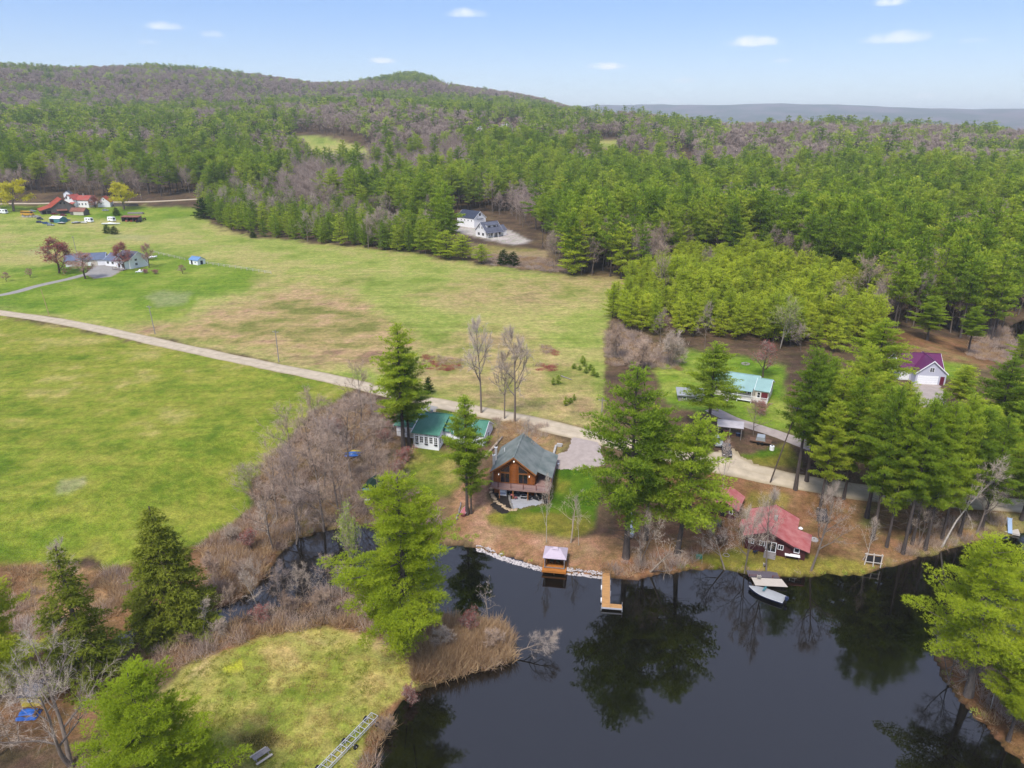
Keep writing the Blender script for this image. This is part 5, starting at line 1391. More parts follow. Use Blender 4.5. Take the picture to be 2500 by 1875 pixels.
_rows = ([(600, 1120, 963, 65), (650, 1160, 948, 75), (700, 1150, 928, 75), (640, 1060, 883, 70), (700, 1050, 858, 75), (760, 1040, 858, 70),
                                     (700, 980, 838, 62), (760, 970, 828, 57), (780, 925, 778, 42), (730, 1100, 938, 62), (640, 1180, 1038, 70), (590, 1190, 1038, 55),
                                     (820, 1080, 958, 50), (800, 1010, 883, 55), (670, 1010, 878, 50), (850, 1100, 978, 45), (560, 1100, 988, 50), (740, 1160, 998, 57)])
for i, (bx, by, ty, w) in enumerate(_rows):
    T('thicket_tree', ['bare_tree', 'purple_tree', 'bare_tree'][i % 3], bx, by, ty, w, ranked(_rows)[i] + ' leafless tree from the left in the thicket between field and channel', group='bare trees of the thicket', v=i)
_rows = ([(850, 935, 895, 22), (830, 960, 925, 20), (880, 1000, 965, 26), (720, 940, 900, 26), (865, 1030, 990, 22)])
for i, (bx, by, ty, w) in enumerate(_rows):
    T('red_bush', 'red_bush', bx, by, ty, w, ranked(_rows)[i] + ' reddish bush from the left at the house side of the thicket', 'bush', 'reddish bushes of the thicket', v=0)
T('bare_bush', 'pale_bush', 1448, 790, 712, 34, 'rounded pale green-grey bush in front of the young pine wood', 'bush')
T('bare_bush', 'bush', 1385, 798, 728, 44, 'wide pinkish bush between the pale round bush and the field', 'bush')
T('bare_bush', 'bush', 1330, 775, 690, 30, 'brownish bush at the outer corner of the young pine wood', 'bush')
T('birch_tree', 'leafing_birch', 1685, 752, 640, 34, 'white-stemmed tree with pale new leaves in the young pine wood', v=0)
T('bare_tree', 'purple_tree', 1522, 752, 652, 24, 'narrow brown leafless tree inside the front of the young pine wood', v=0)
T('bare_tree', 'red_maple', 1648, 815, 738, 28, 'reddish bare tree on the lawn behind the teal-roofed house', v=1)
T('bare_tree', 'purple_tree', 1730, 760, 690, 30, 'forked pale-limbed bare tree at the lawn edge behind the teal-roofed house', v=1)
T('bare_tree', 'purple_tree', 1425, 750, 668, 24, 'brown leafless tree rising behind the pale round bush', v=2)
T('bare_tree', 'bare_tree', 1627, 940, 860, 30, 'leafless tree by the drive below the teal-roofed porch', v=1)
T('red_bush', 'red_bush', 1640, 892, 862, 22, 'red-budded bush under the teal-roofed porch corner', 'bush')
T('bare_tree', 'birch', 1560, 1066, 955, 22, 'many-stemmed bare tree below the parked pickup', v=0)
T('bare_tree', 'purple_tree', 1605, 1180, 1080, 40, 'grey twiggy tree between the red shed and the red cottage', v=1)
T('bare_tree', 'birch', 1140, 1000, 905, 26, 'slim bare sapling on the bank behind the log cabin', v=0)
T('bare_tree', 'bare_tree', 1075, 965, 905, 14, 'small dark bare tree at the gable of the green-roofed house', v=1)
T('red_maple', 'red_maple', 128, 590, 520, 42, 'large round red-budded maple by the ranch garage', v=0)
T('red_maple', 'red_maple', 185, 602, 545, 30, 'bare maple standing beside the ranch drive', v=1)
T('red_maple', 'red_maple', 270, 583, 528, 26, 'red-budded tree in front of the ranch house', v=0)
T('red_maple', 'red_maple', 322, 578, 527, 16, 'thin red-tipped tree at the ranch fence corner', v=1)
for bx, by in [(66, 600), (14, 608), (395, 592)]:
    T('sapling', 'red_maple', bx, by, by - 20, 9, 'small sapling on the ranch lawn', 'sapling', 'saplings on the ranch lawn', v=1)
T('willow_tree', 'willow', 30, 456, 388, 36, 'yellow weeping willow beside the school bus', v=0)
T('willow_tree', 'willow', 268, 452, 392, 32, 'yellow weeping willow behind the farmyard, near the small white barn', v=0, rz=2.)
T('blossom_tree', 'red_maple', 207, 449, 424, 14, 'pinkish blossoming tree between the two white farm buildings', v=0)
T('willow_tree', 'leafing_birch', 2, 452, 405, 26, 'whitish blossoming tree at the frame edge by the farm', v=0)

_rows = [(455, 1235, 1190, 26), (520, 1250, 1205, 24), (545, 1190, 1140, 24), (500, 1172, 1135, 22), (620, 1320, 1275, 26), (690, 1315, 1268, 28), (560, 1345, 1305, 24), (480, 1372, 1335, 22), (400, 1392, 1360, 22), (800, 1335, 1285, 26), (1020, 1365, 1318, 28), (960, 1400, 1352, 28), (1070, 1400, 1355, 26), (835, 1590, 1545, 24), (880, 1520, 1478, 22)]
for i, (bx, by, ty, w) in enumerate(_rows):
    T('bank_bush', ['bush', 'bush', 'red_bush', 'pale_bush'][i % 4], bx, by, ty, w, ranked(_rows)[i] + ' bare bush from the left along the brook and peninsula bank', 'bush', 'bare bushes along the bank', v=i)

_rows = [(500, 1352, 1262, 30), (560, 1325, 1230, 34), (610, 1318, 1215, 34), (660, 1305, 1205, 36), (715, 1290, 1190, 34), (590, 1190, 1092, 34), (640, 1150, 1040, 36), (545, 1275, 1196, 28), (700, 1345, 1268, 30), (440, 1372, 1300, 26)]
for i, (bx, by, ty, w) in enumerate(_rows):
    T('brook_tree', ['bare_tree', 'birch', 'purple_tree', 'shore_bare'][i % 4], bx, by, ty, w, ranked(_rows)[i] + ' from the left of the thin bare trees lining the brook', group='thin bare trees lining the brook', v=i)

T('pine_tree', 'near_pine', 2178, 1600, 1400, 62, 'low bright pine on the waterside slope of the wooded spit', v=1)
T('bare_tree', 'shore_bare', 2050, 1478, 1330, 46, 'grey bare tree leaning over the water at the tip of the wooded spit', v=1, tilt=(0, R(-12)))
T('bare_tree', 'shore_bare', 140, 1300, 1160, 42, 'fine-twigged bare tree at the field edge behind the ragged hemlock', v=0)
T('bare_tree', 'birch', 2140, 1530, 1370, 30, 'thin pale bare tree between the pines of the wooded spit', v=1)

# ------------------------------------------------------------------ woods
def joined(name, parts):
    """one mesh out of (V, F-or-list, tone, material) pieces"""
    V, T, mats, Fs, mi, o = [], [], [], {}, {}, 0
    for v, f, t, ma in parts:
        fl = f if isinstance(f, list) else [f]
        if ma not in mats: mats.append(ma)
        for q in fl:
            Fs.setdefault(q.shape[1], []).append(q + o); mi.setdefault(q.shape[1], []).append(np.full(len(q), mats.index(ma), np.int32))
        V.append(v); T.append(np.full(len(v), .5) if t is None else t); o += len(v)
    keys = list(Fs)
    me = mesh_from(name, np.concatenate(V), [np.concatenate(Fs[k]) for k in keys], None, False, np.concatenate(T))
    for ma in mats: me.materials.append(ma)
    me.polygons.foreach_set('material_index', np.concatenate([np.concatenate(mi[k]) for k in keys]))
    return me

def mesh_arrays(me):
    V = np.empty(len(me.vertices) * 3, np.float32); me.vertices.foreach_get('co', V)
    tot = np.empty(len(me.polygons), np.int32); me.polygons.foreach_get('loop_total', tot)
    li = np.empty(len(me.loops), np.int32); me.loops.foreach_get('vertex_index', li)
    st = np.empty(len(me.polygons), np.int32); me.polygons.foreach_get('loop_start', st)
    F = [np.stack([li[st[tot == k] + j] for j in range(k)], 1) for k in np.unique(tot)]
    t = None
    if 'tone' in me.attributes:
        t = np.empty(len(V) // 3, np.float32); me.attributes['tone'].data.foreach_get('value', t)
    return V.reshape(-1, 3), F, t, me.materials[0]

def scatter(name, protos, pts, rot, scl, vi, label=None, category=None, kind='stuff'):
    """one object whose many members are set out by geometry nodes"""
    lib = bpy.data.collections.new(name + '_kinds')
    for i, me in enumerate(protos):
        lib.objects.link(bpy.data.objects.new('%s_kind_%02d' % (name, i), me))
    me = bpy.data.meshes.new(name)
    me.vertices.add(len(pts)); me.vertices.foreach_set('co', np.asarray(pts, np.float32).ravel())
    for nm, ty, arr in (('rot', 'FLOAT_VECTOR', rot), ('scl', 'FLOAT_VECTOR', scl)):
        a = me.attributes.new(nm, ty, 'POINT'); a.data.foreach_set('vector', np.asarray(arr, np.float32).ravel())
    a = me.attributes.new('vi', 'INT', 'POINT'); a.data.foreach_set('value', np.asarray(vi, np.int32))
    o = add(name, me, kind=kind, label=label, category=category)
    g = bpy.data.node_groups.new(name, 'GeometryNodeTree')
    g.interface.new_socket('Geometry', in_out='INPUT', socket_type='NodeSocketGeometry')
    g.interface.new_socket('Geometry', in_out='OUTPUT', socket_type='NodeSocketGeometry')
    n, l = g.nodes, g.links
    gi, go = n.new('NodeGroupInput'), n.new('NodeGroupOutput')
    ci = n.new('GeometryNodeCollectionInfo'); ci.inputs['Collection'].default_value = lib
    ci.inputs['Separate Children'].default_value = True; ci.inputs['Reset Children'].default_value = True
    ip = n.new('GeometryNodeInstanceOnPoints'); ip.inputs['Pick Instance'].default_value = True
    def attr(nm, ty):
        q = n.new('GeometryNodeInputNamedAttribute'); q.data_type = ty; q.inputs['Name'].default_value = nm
        return [s for s in q.outputs if s.enabled][0]
    l.new(gi.outputs[0], ip.inputs['Points']); l.new(ci.outputs[0], ip.inputs['Instance'])
    l.new(attr('vi', 'INT'), ip.inputs['Instance Index'])
    l.new(attr('rot', 'FLOAT_VECTOR'), ip.inputs['Rotation']); l.new(attr('scl', 'FLOAT_VECTOR'), ip.inputs['Scale'])
    l.new(ip.outputs[0], go.inputs[0])
    md = o.modifiers.new('set_out', 'NODES'); md.node_group = g
    return o

WOOD = [(-900, -200), (3000, -200), (3000, 690), (2212, 690), (2150, 735), (2100, 742), (2030, 722), (1940, 712), (1895, 740), (1860, 785), (1760, 772), (1600, 768), (1480, 757), (1400, 750),
        (1345, 722), (1320, 690), (1330, 655), (1385, 604), (1250, 597), (1180, 590), (1000, 563), (900, 548), (700, 528), (540, 508), (470, 490), (425, 452), (410, 428), (200, 428), (-900, 430)]
CLEAR = [[(945, 492), (985, 458), (1090, 466), (1175, 510), (1195, 560), (1190, 600), (1000, 585), (965, 548), (955, 512)],
         [(635, 288), (700, 288), (805, 318), (812, 385), (690, 372), (640, 320)],
         [(1235, 296), (1340, 300), (1340, 338), (1245, 336)], [(1025, 268), (1125, 268), (1125, 304), (1030, 304)],
         [(1280, 335), (1345, 337), (1400, 352), (1390, 392), (1285, 388)], [(1460, 330), (1500, 330), (1500, 385), (1460, 385)],
         [(-900, 428), (-900, 446), (440, 443), (440, 424)]]
YOUNG = [(1385, 604), (1480, 560), (1700, 590), (1850, 640), (1880, 690), (1900, 742), (1860, 790), (1760, 775), (1600, 770), (1480, 760), (1400, 752), (1345, 722), (1318, 690), (1330, 655)]
EDGE = [(425, 436), (428, 455), (470, 490), (560, 512), (700, 530), (900, 550), (945, 552), (940, 510), (800, 478), (620, 452), (500, 432)]
BARE = [([(-300, 208), (87, 213), (90, 248), (-300, 250)], .97), ([(150, 150), (700, 178), (790, 205), (600, 222), (300, 230), (100, 200)], .85),
        ([(720, 186), (800, 186), (960, 196), (1230, 232), (1240, 246), (1150, 228), (780, 206)], .93), ([(640, 250), (1000, 262), (1010, 305), (820, 310), (640, 292)], .85),
        ([(540, 330), (640, 320), (930, 350), (900, 372), (760, 405), (540, 385)], .72), ([(-300, 375), (420, 390), (430, 432), (-300, 432)], .72),
        ([(1552, 282), (1640, 275), (1830, 298), (1855, 322), (1690, 330), (1620, 395), (1556, 372)], .96), ([(1215, 262), (1550, 268), (1560, 360), (1240, 352)], .66),
        ([(1780, 372), (1985, 380), (1985, 455), (1780, 440)], .55), ([(2060, 400), (2400, 400), (2400, 480), (2060, 470)], .5),
        ([(1890, 600), (2400, 590), (2400, 750), (1890, 740)], .55), ([(1110, 540), (1260, 540), (1380, 560), (1385, 606), (1180, 592)], .55),
        ([(0, 290), (130, 300), (140, 330), (0, 330)], .5), ([(800, 155), (950, 155), (960, 186), (805, 186)], .02), ([(780, 206), (1150, 226), (1210, 250), (1000, 250), (790, 236)], .12),
        ([(560, 178), (720, 178), (720, 196), (600, 200)], .95), ([(960, 176), (1230, 210), (1230, 232), (960, 196)], .93)]
rg = np.random.default_rng(11)
pts = []
for (ra, rb, sp) in ((225, 420, 5.8), (420, 800, 8.0), (800, 1500, 10.6), (1500, 2720, 14.0)):
    nx = int(2 * rb * math.tan(R(47)) / sp); ny = int(rb / sp)
    X, Y = np.meshgrid((np.arange(nx) - nx / 2) * sp, np.arange(ny) * sp + sp, indexing='ij')
    X = X.ravel() + rg.uniform(-.45, .45, X.size) * sp; Y = Y.ravel() + rg.uniform(-.45, .45, Y.size) * sp
    r = np.hypot(X, Y); k = (r >= ra) & (r < rb) & (np.abs(np.arctan2(X, Y)) < R(42))
    pts.append(np.stack([X[k], Y[k]], 1))
W2 = np.concatenate(pts)
wz = height(W2[:, 0], W2[:, 1]); wpx, wpy, wd = project(W2[:, 0], W2[:, 1], wz)
ok = in_poly(wpx, wpy, WOOD) & (wz > .5)
_jx = (fbm(W2[:, 0] / 30, W2[:, 1] / 30, 91, 2) - .5) * 34; _jy = (fbm(W2[:, 0] / 30, W2[:, 1] / 30, 92, 2) - .5) * 22
for q in CLEAR: ok &= ~(in_poly(wpx + _jx, wpy + _jy, q) & (rg.uniform(0, 1, len(W2)) < .97))
ok &= ~in_poly(wpx, wpy, [(975, 470), (1090, 466), (1160, 515), (1150, 600), (990, 580), (968, 530)])
# rows hidden behind the crest are left out
_r = np.hypot(W2[:, 0], W2[:, 1]); _a = np.arctan2(W2[:, 0], W2[:, 1])
vis = np.ones(len(W2), bool)
for f in np.linspace(.25, .985, 26):
    hh = height(W2[:, 0] * f, W2[:, 1] * f) + (8 if 1 else 0) * (f * _r > 700)
    vis &= (CAM_H + (wz + 22 - CAM_H) * f) > hh
ok &= vis
W2, wz, wpx, wpy, wd, _r = W2[ok], wz[ok], wpx[ok], wpy[ok], wd[ok], _r[ok]
bare_p = np.full(len(W2), .24)
_n = fbm(W2[:, 0] / 85, W2[:, 1] / 85, 61, 3)
bare_p = .22 + .74 * sstep(.47, .56, _n)
for q, v in BARE:
    k = in_poly(wpx, wpy, q); bare_p[k] = v + (_n[k] - .5) * .35 * (v < .9)
yng = in_poly(wpx, wpy, YOUNG); edg = in_poly(wpx, wpy, EDGE)
bare_p[yng] = .02; bare_p[edg] = .04 + .2 * sstep(.5, .6, _n[edg])
isb = rg.uniform(0, 1, len(W2)) < bare_p
hh = np.where(isb, rg.uniform(15, 24, len(W2)), 12 + 20 * rg.uniform(0, 1, len(W2)) ** .7)
hh = np.where(yng & ~isb, 7.5 + 6 * fbm(W2[:, 0] / 16, W2[:, 1] / 16, 71, 2) * 1.6 * rg.uniform(.7, 1.3, len(W2)), hh)
hh = np.where(edg & ~isb, rg.uniform(9, 19, len(W2)), hh)
hh *= np.where((_r < 900) & ~yng & ~edg & ~isb, 1.1, 1.0)
hh *= np.where(_r > 1500, np.where(isb, .8, .72), 1.0)
order = np.argsort(-(hh / wd))
con = [i for i in order if not isb[i] and not yng[i] and not edg[i]][:240] + [i for i in order if not isb[i] and yng[i]][:190] + [i for i in order if not isb[i] and edg[i] and not yng[i]][:100]
bar = [i for i in order if isb[i]][:150]
single = np.zeros(len(W2), bool); single[con] = True; single[bar] = True
WHERE = [('at the wood edge by the farm road', lambda x, y: x < 500), ('along the far side of the field', lambda x, y: x < 960), ('behind the new white farmhouse', lambda x, y: x < 1190 and y < 540), ('on the wood edge below the new white farmhouse', lambda x, y: x < 1190),
         ('on the wood edge at the far field corner', lambda x, y: x < 1420 and y > 540), ('in the wood behind the far field corner', lambda x, y: x < 1420), ('in the wood rising over the bright young pines', lambda x, y: x < 1700),
         ('in the wood behind the bright young pines', lambda x, y: x < 1900), ('on the wood edge behind the brown meadow', lambda x, y: y > 650), ('deep in the wood behind the brown meadow', lambda x, y: y > 590), ('in the wood far behind the purple-roofed garage', lambda x, y: True)]
for i in con + bar:
    P = (W2[i, 0], W2[i, 1], wz[i]); x_, y_ = wpx[i], wpy[i]
    wh = [w for w, f in WHERE if f(x_, y_)][0]
    if isb[i]:
        plant('wood_tree', ['purple_tree', 'bare_tree'][i % 2], P, hh[i], hh[i] * rg.uniform(.26, .36), 'leafless tree ' + wh, 'tree', 'leafless trees ' + wh)
    elif yng[i]:
        plant('young_pine', 'young_pine', P, hh[i], hh[i] * rg.uniform(.24, .33), 'bright young pine in the dense planted wood behind the teal-roofed house', 'tree', 'young pines of the planted wood')
    elif edg[i]:
        plant('edge_pine', 'edge_pine', P, hh[i], hh[i] * rg.uniform(.23, .31), 'full-skirted pine in the hedge-like row along the far field', 'tree', 'pines along the far field')
    else:
        plant('wood_pine', 'wood_pine', P, hh[i], hh[i] * rg.uniform(.17, .24), 'tall pine ' + wh, 'tree', 'tall pines ' + wh)
rest = ~single
def forest(name, sel, kinds, label, category):
    protos, info = [], []
    for kd in kinds:
        for (tm, cm, H, rad, lm) in VAR[kd]:
            pr_ = [mesh_arrays(tm), mesh_arrays(cm)] + ([mesh_arrays(lm)] if lm else [])
            protos.append(joined(name + '_member', pr_)); info.append((kd, H, rad))
    idx = np.where(sel)[0]
    vi = np.zeros(len(idx), int); sc_ = np.zeros((len(idx), 3))
    for j, i in enumerate(idx):
        near = _r[i] < 900
        ch = [q for q, (kd, H, rad) in enumerate(info) if (kd in ('far_pine', 'far_bare', 'far_leafing', 'far_spruce')) != near or len(kinds) == 1]
        spr = bool(rg.random() < .09)
        if not near and 'far_spruce' in kinds: ch = [q for q in ch if (info[q][0] == 'far_spruce') == spr]
        if kinds[0] == 'young_pine' or 'young_pine' in kinds:
            if near: ch = [q for q in ch if info[q][0] == ('young_pine' if yng[i] else 'edge_pine' if edg[i] else 'wood_pine')]
        v = ch[int(rg.integers(len(ch)))] if not (len(ch) > 3 and info[ch[-1]][0] == 'far_leafing') else (ch[-1] if rg.random() < .07 else ch[int(rg.integers(len(ch) - 1))])
        vi[j] = v; H, rad = info[v][1], info[v][2]
        w = hh[i] * rg.uniform(.18, .25) * (1.0 if near else 1.15) if not isb[i] else hh[i] * rg.uniform(.28, .36)
        if not isb[i] and (yng[i] or edg[i]): w = hh[i] * rg.uniform(.24, .33)
        if _r[i] > 1500: w *= 1.5
        elif _r[i] > 800: w *= 1.12
        sc_[j] = (w / rad, w / rad, hh[i] / H)
    P = np.stack([W2[idx, 0], W2[idx, 1], wz[idx] - .1], 1)
    rot = np.zeros((len(idx), 3)); rot[:, 2] = rg.uniform(0, 6.28, len(idx))
    return scatter(name, protos, P, rot, sc_, vi, label, category)
forest('conifer_forest', rest & ~isb, ['wood_pine', 'young_pine', 'edge_pine', 'far_pine', 'far_spruce'], 'green conifer forest covering the land up to the hills', 'forest')
forest('leafless_forest', rest & isb, ['purple_tree', 'far_bare', 'far_leafing'], 'grey-purple leafless woods mixed into the conifer forest and hillside', 'forest')

# ------------------------------------------------------------------ brush, reeds and rough growth
def clump(seed, n, hgt, rad, w, mat_, spread=.35, k=1, base=.15):
    rng = np.random.default_rng(seed)
    a = rng.uniform(0, 6.28, n); r = rad * np.sqrt(rng.uniform(0, 1, n))
    c = np.stack([r * np.cos(a), r * np.sin(a), rng.uniform(0, base, n)], 1)
    d = np.stack([np.cos(a) * r / rad * .5, np.sin(a) * r / rad * .5, np.ones(n)], 1)
    V, F, T = blades(c, d, hgt, w, rng, k, spread, rng.uniform(.1, .9, n))
    return mesh_from('clump', V, F, mat_, False, T)
def scatter_px(name, polys, protos, wts, spacing, smin, smax, label, category, seed=3, dens=None, keep=1.0):
    rng = np.random.default_rng(seed)
    P = []
    for q in polys:
        A = np.array([G(*p)[:2] for p in q])
        nx = int((A[:, 0].max() - A[:, 0].min()) / spacing) + 1; ny = int((A[:, 1].max() - A[:, 1].min()) / spacing) + 1
        X, Y = np.meshgrid(A[:, 0].min() + np.arange(nx) * spacing, A[:, 1].min() + np.arange(ny) * spacing, indexing='ij')
        X = X.ravel() + rng.uniform(-.6, .6, X.size) * spacing; Y = Y.ravel() + rng.uniform(-.6, .6, Y.size) * spacing
        k = in_poly(X, Y, [tuple(v) for v in A]) & (rng.uniform(0, 1, X.size) < keep)
        P.append(np.stack([X[k], Y[k]], 1))
    P = np.concatenate(P)
    z = height(P[:, 0], P[:, 1]); k = z > .12
    P, z = P[k], z[k]
    nz = fbm(P[:, 0] / 5, P[:, 1] / 5, seed, 3)
    vi = np.minimum((np.clip((nz - .28) / .44 + rng.normal(0, .12, len(P)), 0, .999) * len(protos)).astype(int), len(protos) - 1)
    s = rng.uniform(smin, smax, len(P))
    rot = np.stack([rng.normal(0, .08, len(P)), rng.normal(0, .08, len(P)), rng.uniform(0, 6.28, len(P))], 1)
    return scatter(name, protos, np.stack([P[:, 0], P[:, 1], z - .03], 1), rot, np.stack([s, s, s * rng.uniform(.8, 1.25, len(P))], 1), vi, label, category)

c_tan = [clump(1, 90, 1.0, .7, .05, twig_tan), clump(2, 110, .75, .8, .06, twig_tan, .5), clump(3, 90, 1.0, .7, .035, twig_brown, .45)]
c_brown = [clump(4, 90, 1.1, .8, .035, twig_brown, .5), clump(5, 90, 1.3, .8, .035, twig_purple, .4), clump(6, 80, .8, .8, .05, twig_tan, .5)]
BANK = [[(240, 1440), (500, 1362), (780, 1330), (960, 1332), (1105, 1368), (1106, 1428), (980, 1468), (905, 1480), (880, 1410), (780, 1358), (700, 1350), (560, 1374), (420, 1428), (330, 1460)],
        [(432, 1180), (545, 1105), (600, 1150), (620, 1165), (585, 1215), (540, 1282), (470, 1300), (450, 1240)], [(230, 1232), (300, 1225), (310, 1300), (240, 1330)],
        [(835, 1560), (885, 1490), (905, 1497), (865, 1530), (845, 1575), (830, 1630), (815, 1650), (790, 1720), (770, 1700), (800, 1620)]]
scatter_px('bank_brush', BANK, [c_tan[0], clump(13, 90, 1.2, .8, .03, twig_purple, .55), c_tan[1], clump(14, 70, .7, .9, .04, twig_brown, .6), c_tan[2], c_tan[0]], None, .95, .5, 1.7, 'tan dry brush and reeds along the banks of the brook and peninsula', 'brush', 21)
scatter_px('peninsula_thicket', [[(900, 1470), (890, 1410), (960, 1345), (1060, 1352), (1100, 1375), (1105, 1425), (1050, 1440), (960, 1465)]], c_tan[:2] + [clump(7, 120, 1.5, .9, .03, twig_tan, .6)], None, .8, 1.1, 2.0,
           'dense tan thicket covering the tip of the peninsula', 'brush', 22)
scatter_px('undergrowth', [[(560, 1010), (690, 890), (780, 850), (870, 910), (860, 990), (900, 1070), (1000, 1170), (880, 1150), (690, 1142), (600, 1195)],
                           [(480, 1345), (560, 1305), (640, 1285), (760, 1250), (850, 1290), (800, 1345), (640, 1350), (520, 1370)],
                           [(1060, 905), (1180, 920), (1180, 960), (1085, 960)], [(1330, 700), (1420, 740), (1480, 760), (1470, 800), (1310, 790), (1305, 730)],
                           [(1010, 545), (1190, 560), (1240, 592), (1130, 582), (1050, 572)], [(2100, 720), (2212, 700), (2230, 760), (2160, 785), (2090, 770)],
                           [(100, 1440), (240, 1405), (330, 1400), (310, 1470), (200, 1520), (60, 1500)], [(-60, 1250), (60, 1228), (240, 1240), (235, 1330), (100, 1425), (-60, 1480)], [(30, 1700), (200, 1660), (230, 1800), (-40, 1800)],
                           [(1280, 1235), (1330, 1215), (1440, 1195), (1500, 1190), (1540, 1225), (1440, 1240), (1370, 1254)],
                           [(1930, 1190), (2060, 1120), (2180, 1110), (2180, 1150), (2050, 1178), (1960, 1210)], [(2040, 1420), (2130, 1410), (2240, 1480), (2330, 1600), (2230, 1650), (2120, 1540)]],
           c_brown, None, 1.25, .6, 1.4, 'brown leafless undergrowth at the edges of woods and thickets', 'brush', 23, keep=.75)
scatter_px('green_ferns', [[(560, 1258), (600, 1238), (640, 1290), (560, 1300)], [(640, 1150), (700, 1150), (690, 1185), (650, 1180)], [(960, 1140), (1030, 1150), (1030, 1178), (980, 1172)], [(950, 1380), (985, 1350), (1020, 1390), (960, 1420)]],
           [clump(8, 60, .55, .6, .08, leaf_spring, .6)], None, .9, .6, 1.2, 'fresh green bankside plants', 'plants', 24, keep=.6)
c_grass = [clump(11, 46, .22, .45, .05, leaf_mat('rough_grass', [(.0, C(132, 146, 52, 1.05)), (.5, C(160, 162, 72, 1.05)), (1., C(190, 178, 104, 1.05))]), .5),
           clump(12, 40, .26, .4, .045, leaf_mat('dry_grass', [(.0, C(170, 154, 84, 1.05)), (.5, C(190, 170, 104, 1.05)), (1., C(206, 184, 126, 1.05))]), .6)]
scatter_px('rough_grass', [[(330, 1530), (420, 1430), (560, 1376), (700, 1356), (880, 1420), (880, 1500), (835, 1560), (790, 1640), (700, 1720), (420, 1720)]], c_grass, None, .62, .6, 1.3,
           'tufted grass of the peninsula lawn', 'grass', 25, keep=.4)

scatter_px('shore_weeds', [[(1470, 1222), (1570, 1222), (1640, 1232), (1760, 1236), (1858, 1233), (1900, 1218), (1960, 1204), (2060, 1172), (2060, 1186), (1960, 1216), (1860, 1246), (1700, 1247), (1570, 1236), (1470, 1238)], [(1030, 1178), (1110, 1200), (1180, 1222), (1110, 1211), (1030, 1188)], [(2012, 1385), (2040, 1440), (2110, 1530), (2220, 1640), (2210, 1655), (2100, 1545), (2025, 1455)]],
           [clump(15, 50, .35, .5, .05, twig_tan, .7), clump(16, 40, .45, .5, .04, twig_brown, .7), clump(17, 40, .3, .5, .06, leaf_spring, .7)], None, .8, .5, 1.3, 'weeds and dead stems along the waterline', 'weeds', 26, keep=.5)
scatter_px('bramble_patches', [[(920, 768), (1000, 776), (1000, 800), (930, 802), (900, 785)], [(1168, 745), (1204, 750), (1204, 768), (1172, 766)], [(1158, 784), (1204, 788), (1204, 802), (1160, 801)], [(820, 780), (870, 790), (865, 805), (825, 800)]],
           [clump(18, 70, .5, .8, .06, twig_red, .7), clump(19, 70, .6, .8, .05, twig_brown, .7)], None, 1.3, .7, 1.4, 'dark reddish bramble patches in the far field', 'brambles', 27, keep=.8)
# ------------------------------------------------------------------ air
m = bpy.data.materials.new('haze_air'); m.use_nodes = True
n, l = m.node_tree.nodes, m.node_tree.links
n.clear()
out = n.new('ShaderNodeOutputMaterial'); pv = n.new('ShaderNodeVolumePrincipled')
pv.inputs['Color'].default_value = (.88, .95, 1.0, 1)
pv.inputs['Density'].default_value = 1.0e-4
pv.inputs['Anisotropy'].default_value = 0.0
l.new(pv.outputs[0], out.inputs['Volume'])
bx = np.array([(x, y, z) for x in (-12800., 12800.) for y in (-350., 14200.) for z in (-4., 350.)])
add('haze', mesh_from('haze', bx, np.array([[0, 1, 3, 2], [4, 6, 7, 5], [0, 4, 5, 1], [2, 3, 7, 6], [0, 2, 6, 4], [1, 5, 7, 3]]), m), kind='stuff')

# ------------------------------------------------------------------ on the shore
# gazebo on its cedar platform
P = flat(1353 * .8848, 1391 * .8848, .75)
gz_ = thing('gazebo', (P[0], P[1], 0), R(-9), 'lilac-roofed gazebo with dark screens on a cedar platform at the water edge', 'gazebo')
for i in range(26): MB().box(-2.0, 2.0, -.35 + i * .155, -.35 + i * .155 + .145, .68, .75).build('plank', m_orangewood, gz_)
MB().box(-2.03, 2.03, -.40, -.36, .35, .72).build('fascia', m_orangewood, gz_)
for x_ in (-1.85, 0, 1.85):
    for y_ in (-.2, 2.6): MB().bar((x_, y_, -1.8), (x_, y_, .68), .08, 6).build('pile', m_browntimber, gz_)
for x_ in (-1.65, 1.65):
    for y_ in (.35, 3.35): MB().box(x_ - .06, x_ + .06, y_ - .06, y_ + .06, .75, 2.85).build('post', m_browntimber, gz_)
rf = MB()
c = [(-1.95, .05, 2.85), (1.95, .05, 2.85), (1.95, 3.65, 2.85), (-1.95, 3.65, 2.85)]; r1, r2 = (-.75, 1.85, 3.75), (.75, 1.85, 3.75)
rf.poly(c + [r1, r2] + [(x, y, z - .1) for x, y, z in c], [(0, 1, 5, 4), (1, 2, 5), (2, 3, 4, 5), (3, 0, 4), (9, 8, 7, 6), (0, 6, 7, 1), (1, 7, 8, 2), (2, 8, 9, 3), (3, 9, 6, 0)])
ro = rf.build('roof', m_pinkroof, gz_)
MB().poly([(-.55, 1.45, 3.72), (.55, 1.45, 3.72), (.55, 2.25, 3.72), (-.55, 2.25, 3.72), (-.3, 1.85, 4.0), (.3, 1.85, 4.0)], [(0, 1, 5, 4), (1, 2, 5), (2, 3, 4, 5), (3, 0, 4)]).build('vent_cap', m_pinkroof, ro)
for x_ in (-1.6, 1.6): 
    MB().box(x_ - .015, x_ + .015, .45, 3.3, .9, 2.75).build('screen', m_dark, gz_)
MB().box(-1.6, 1.6, 3.28, 3.31, .9, 2.75).build('screen', m_dark, gz_)
for x_ in (-1.62, 1.62): 
    m = MB(); m.bar((x_, .3, .9), (x_, .3, 1.7), .13, 6, .06); m.bar((x_, .3, 1.7), (x_, .3, 2.75), .06, 6, .16); m.build('curtain', m_greywood, gz_)
MB().box(-1.62, 1.62, .29, .35, .85, 1.0).build('front_rail', m_greywood, gz_)
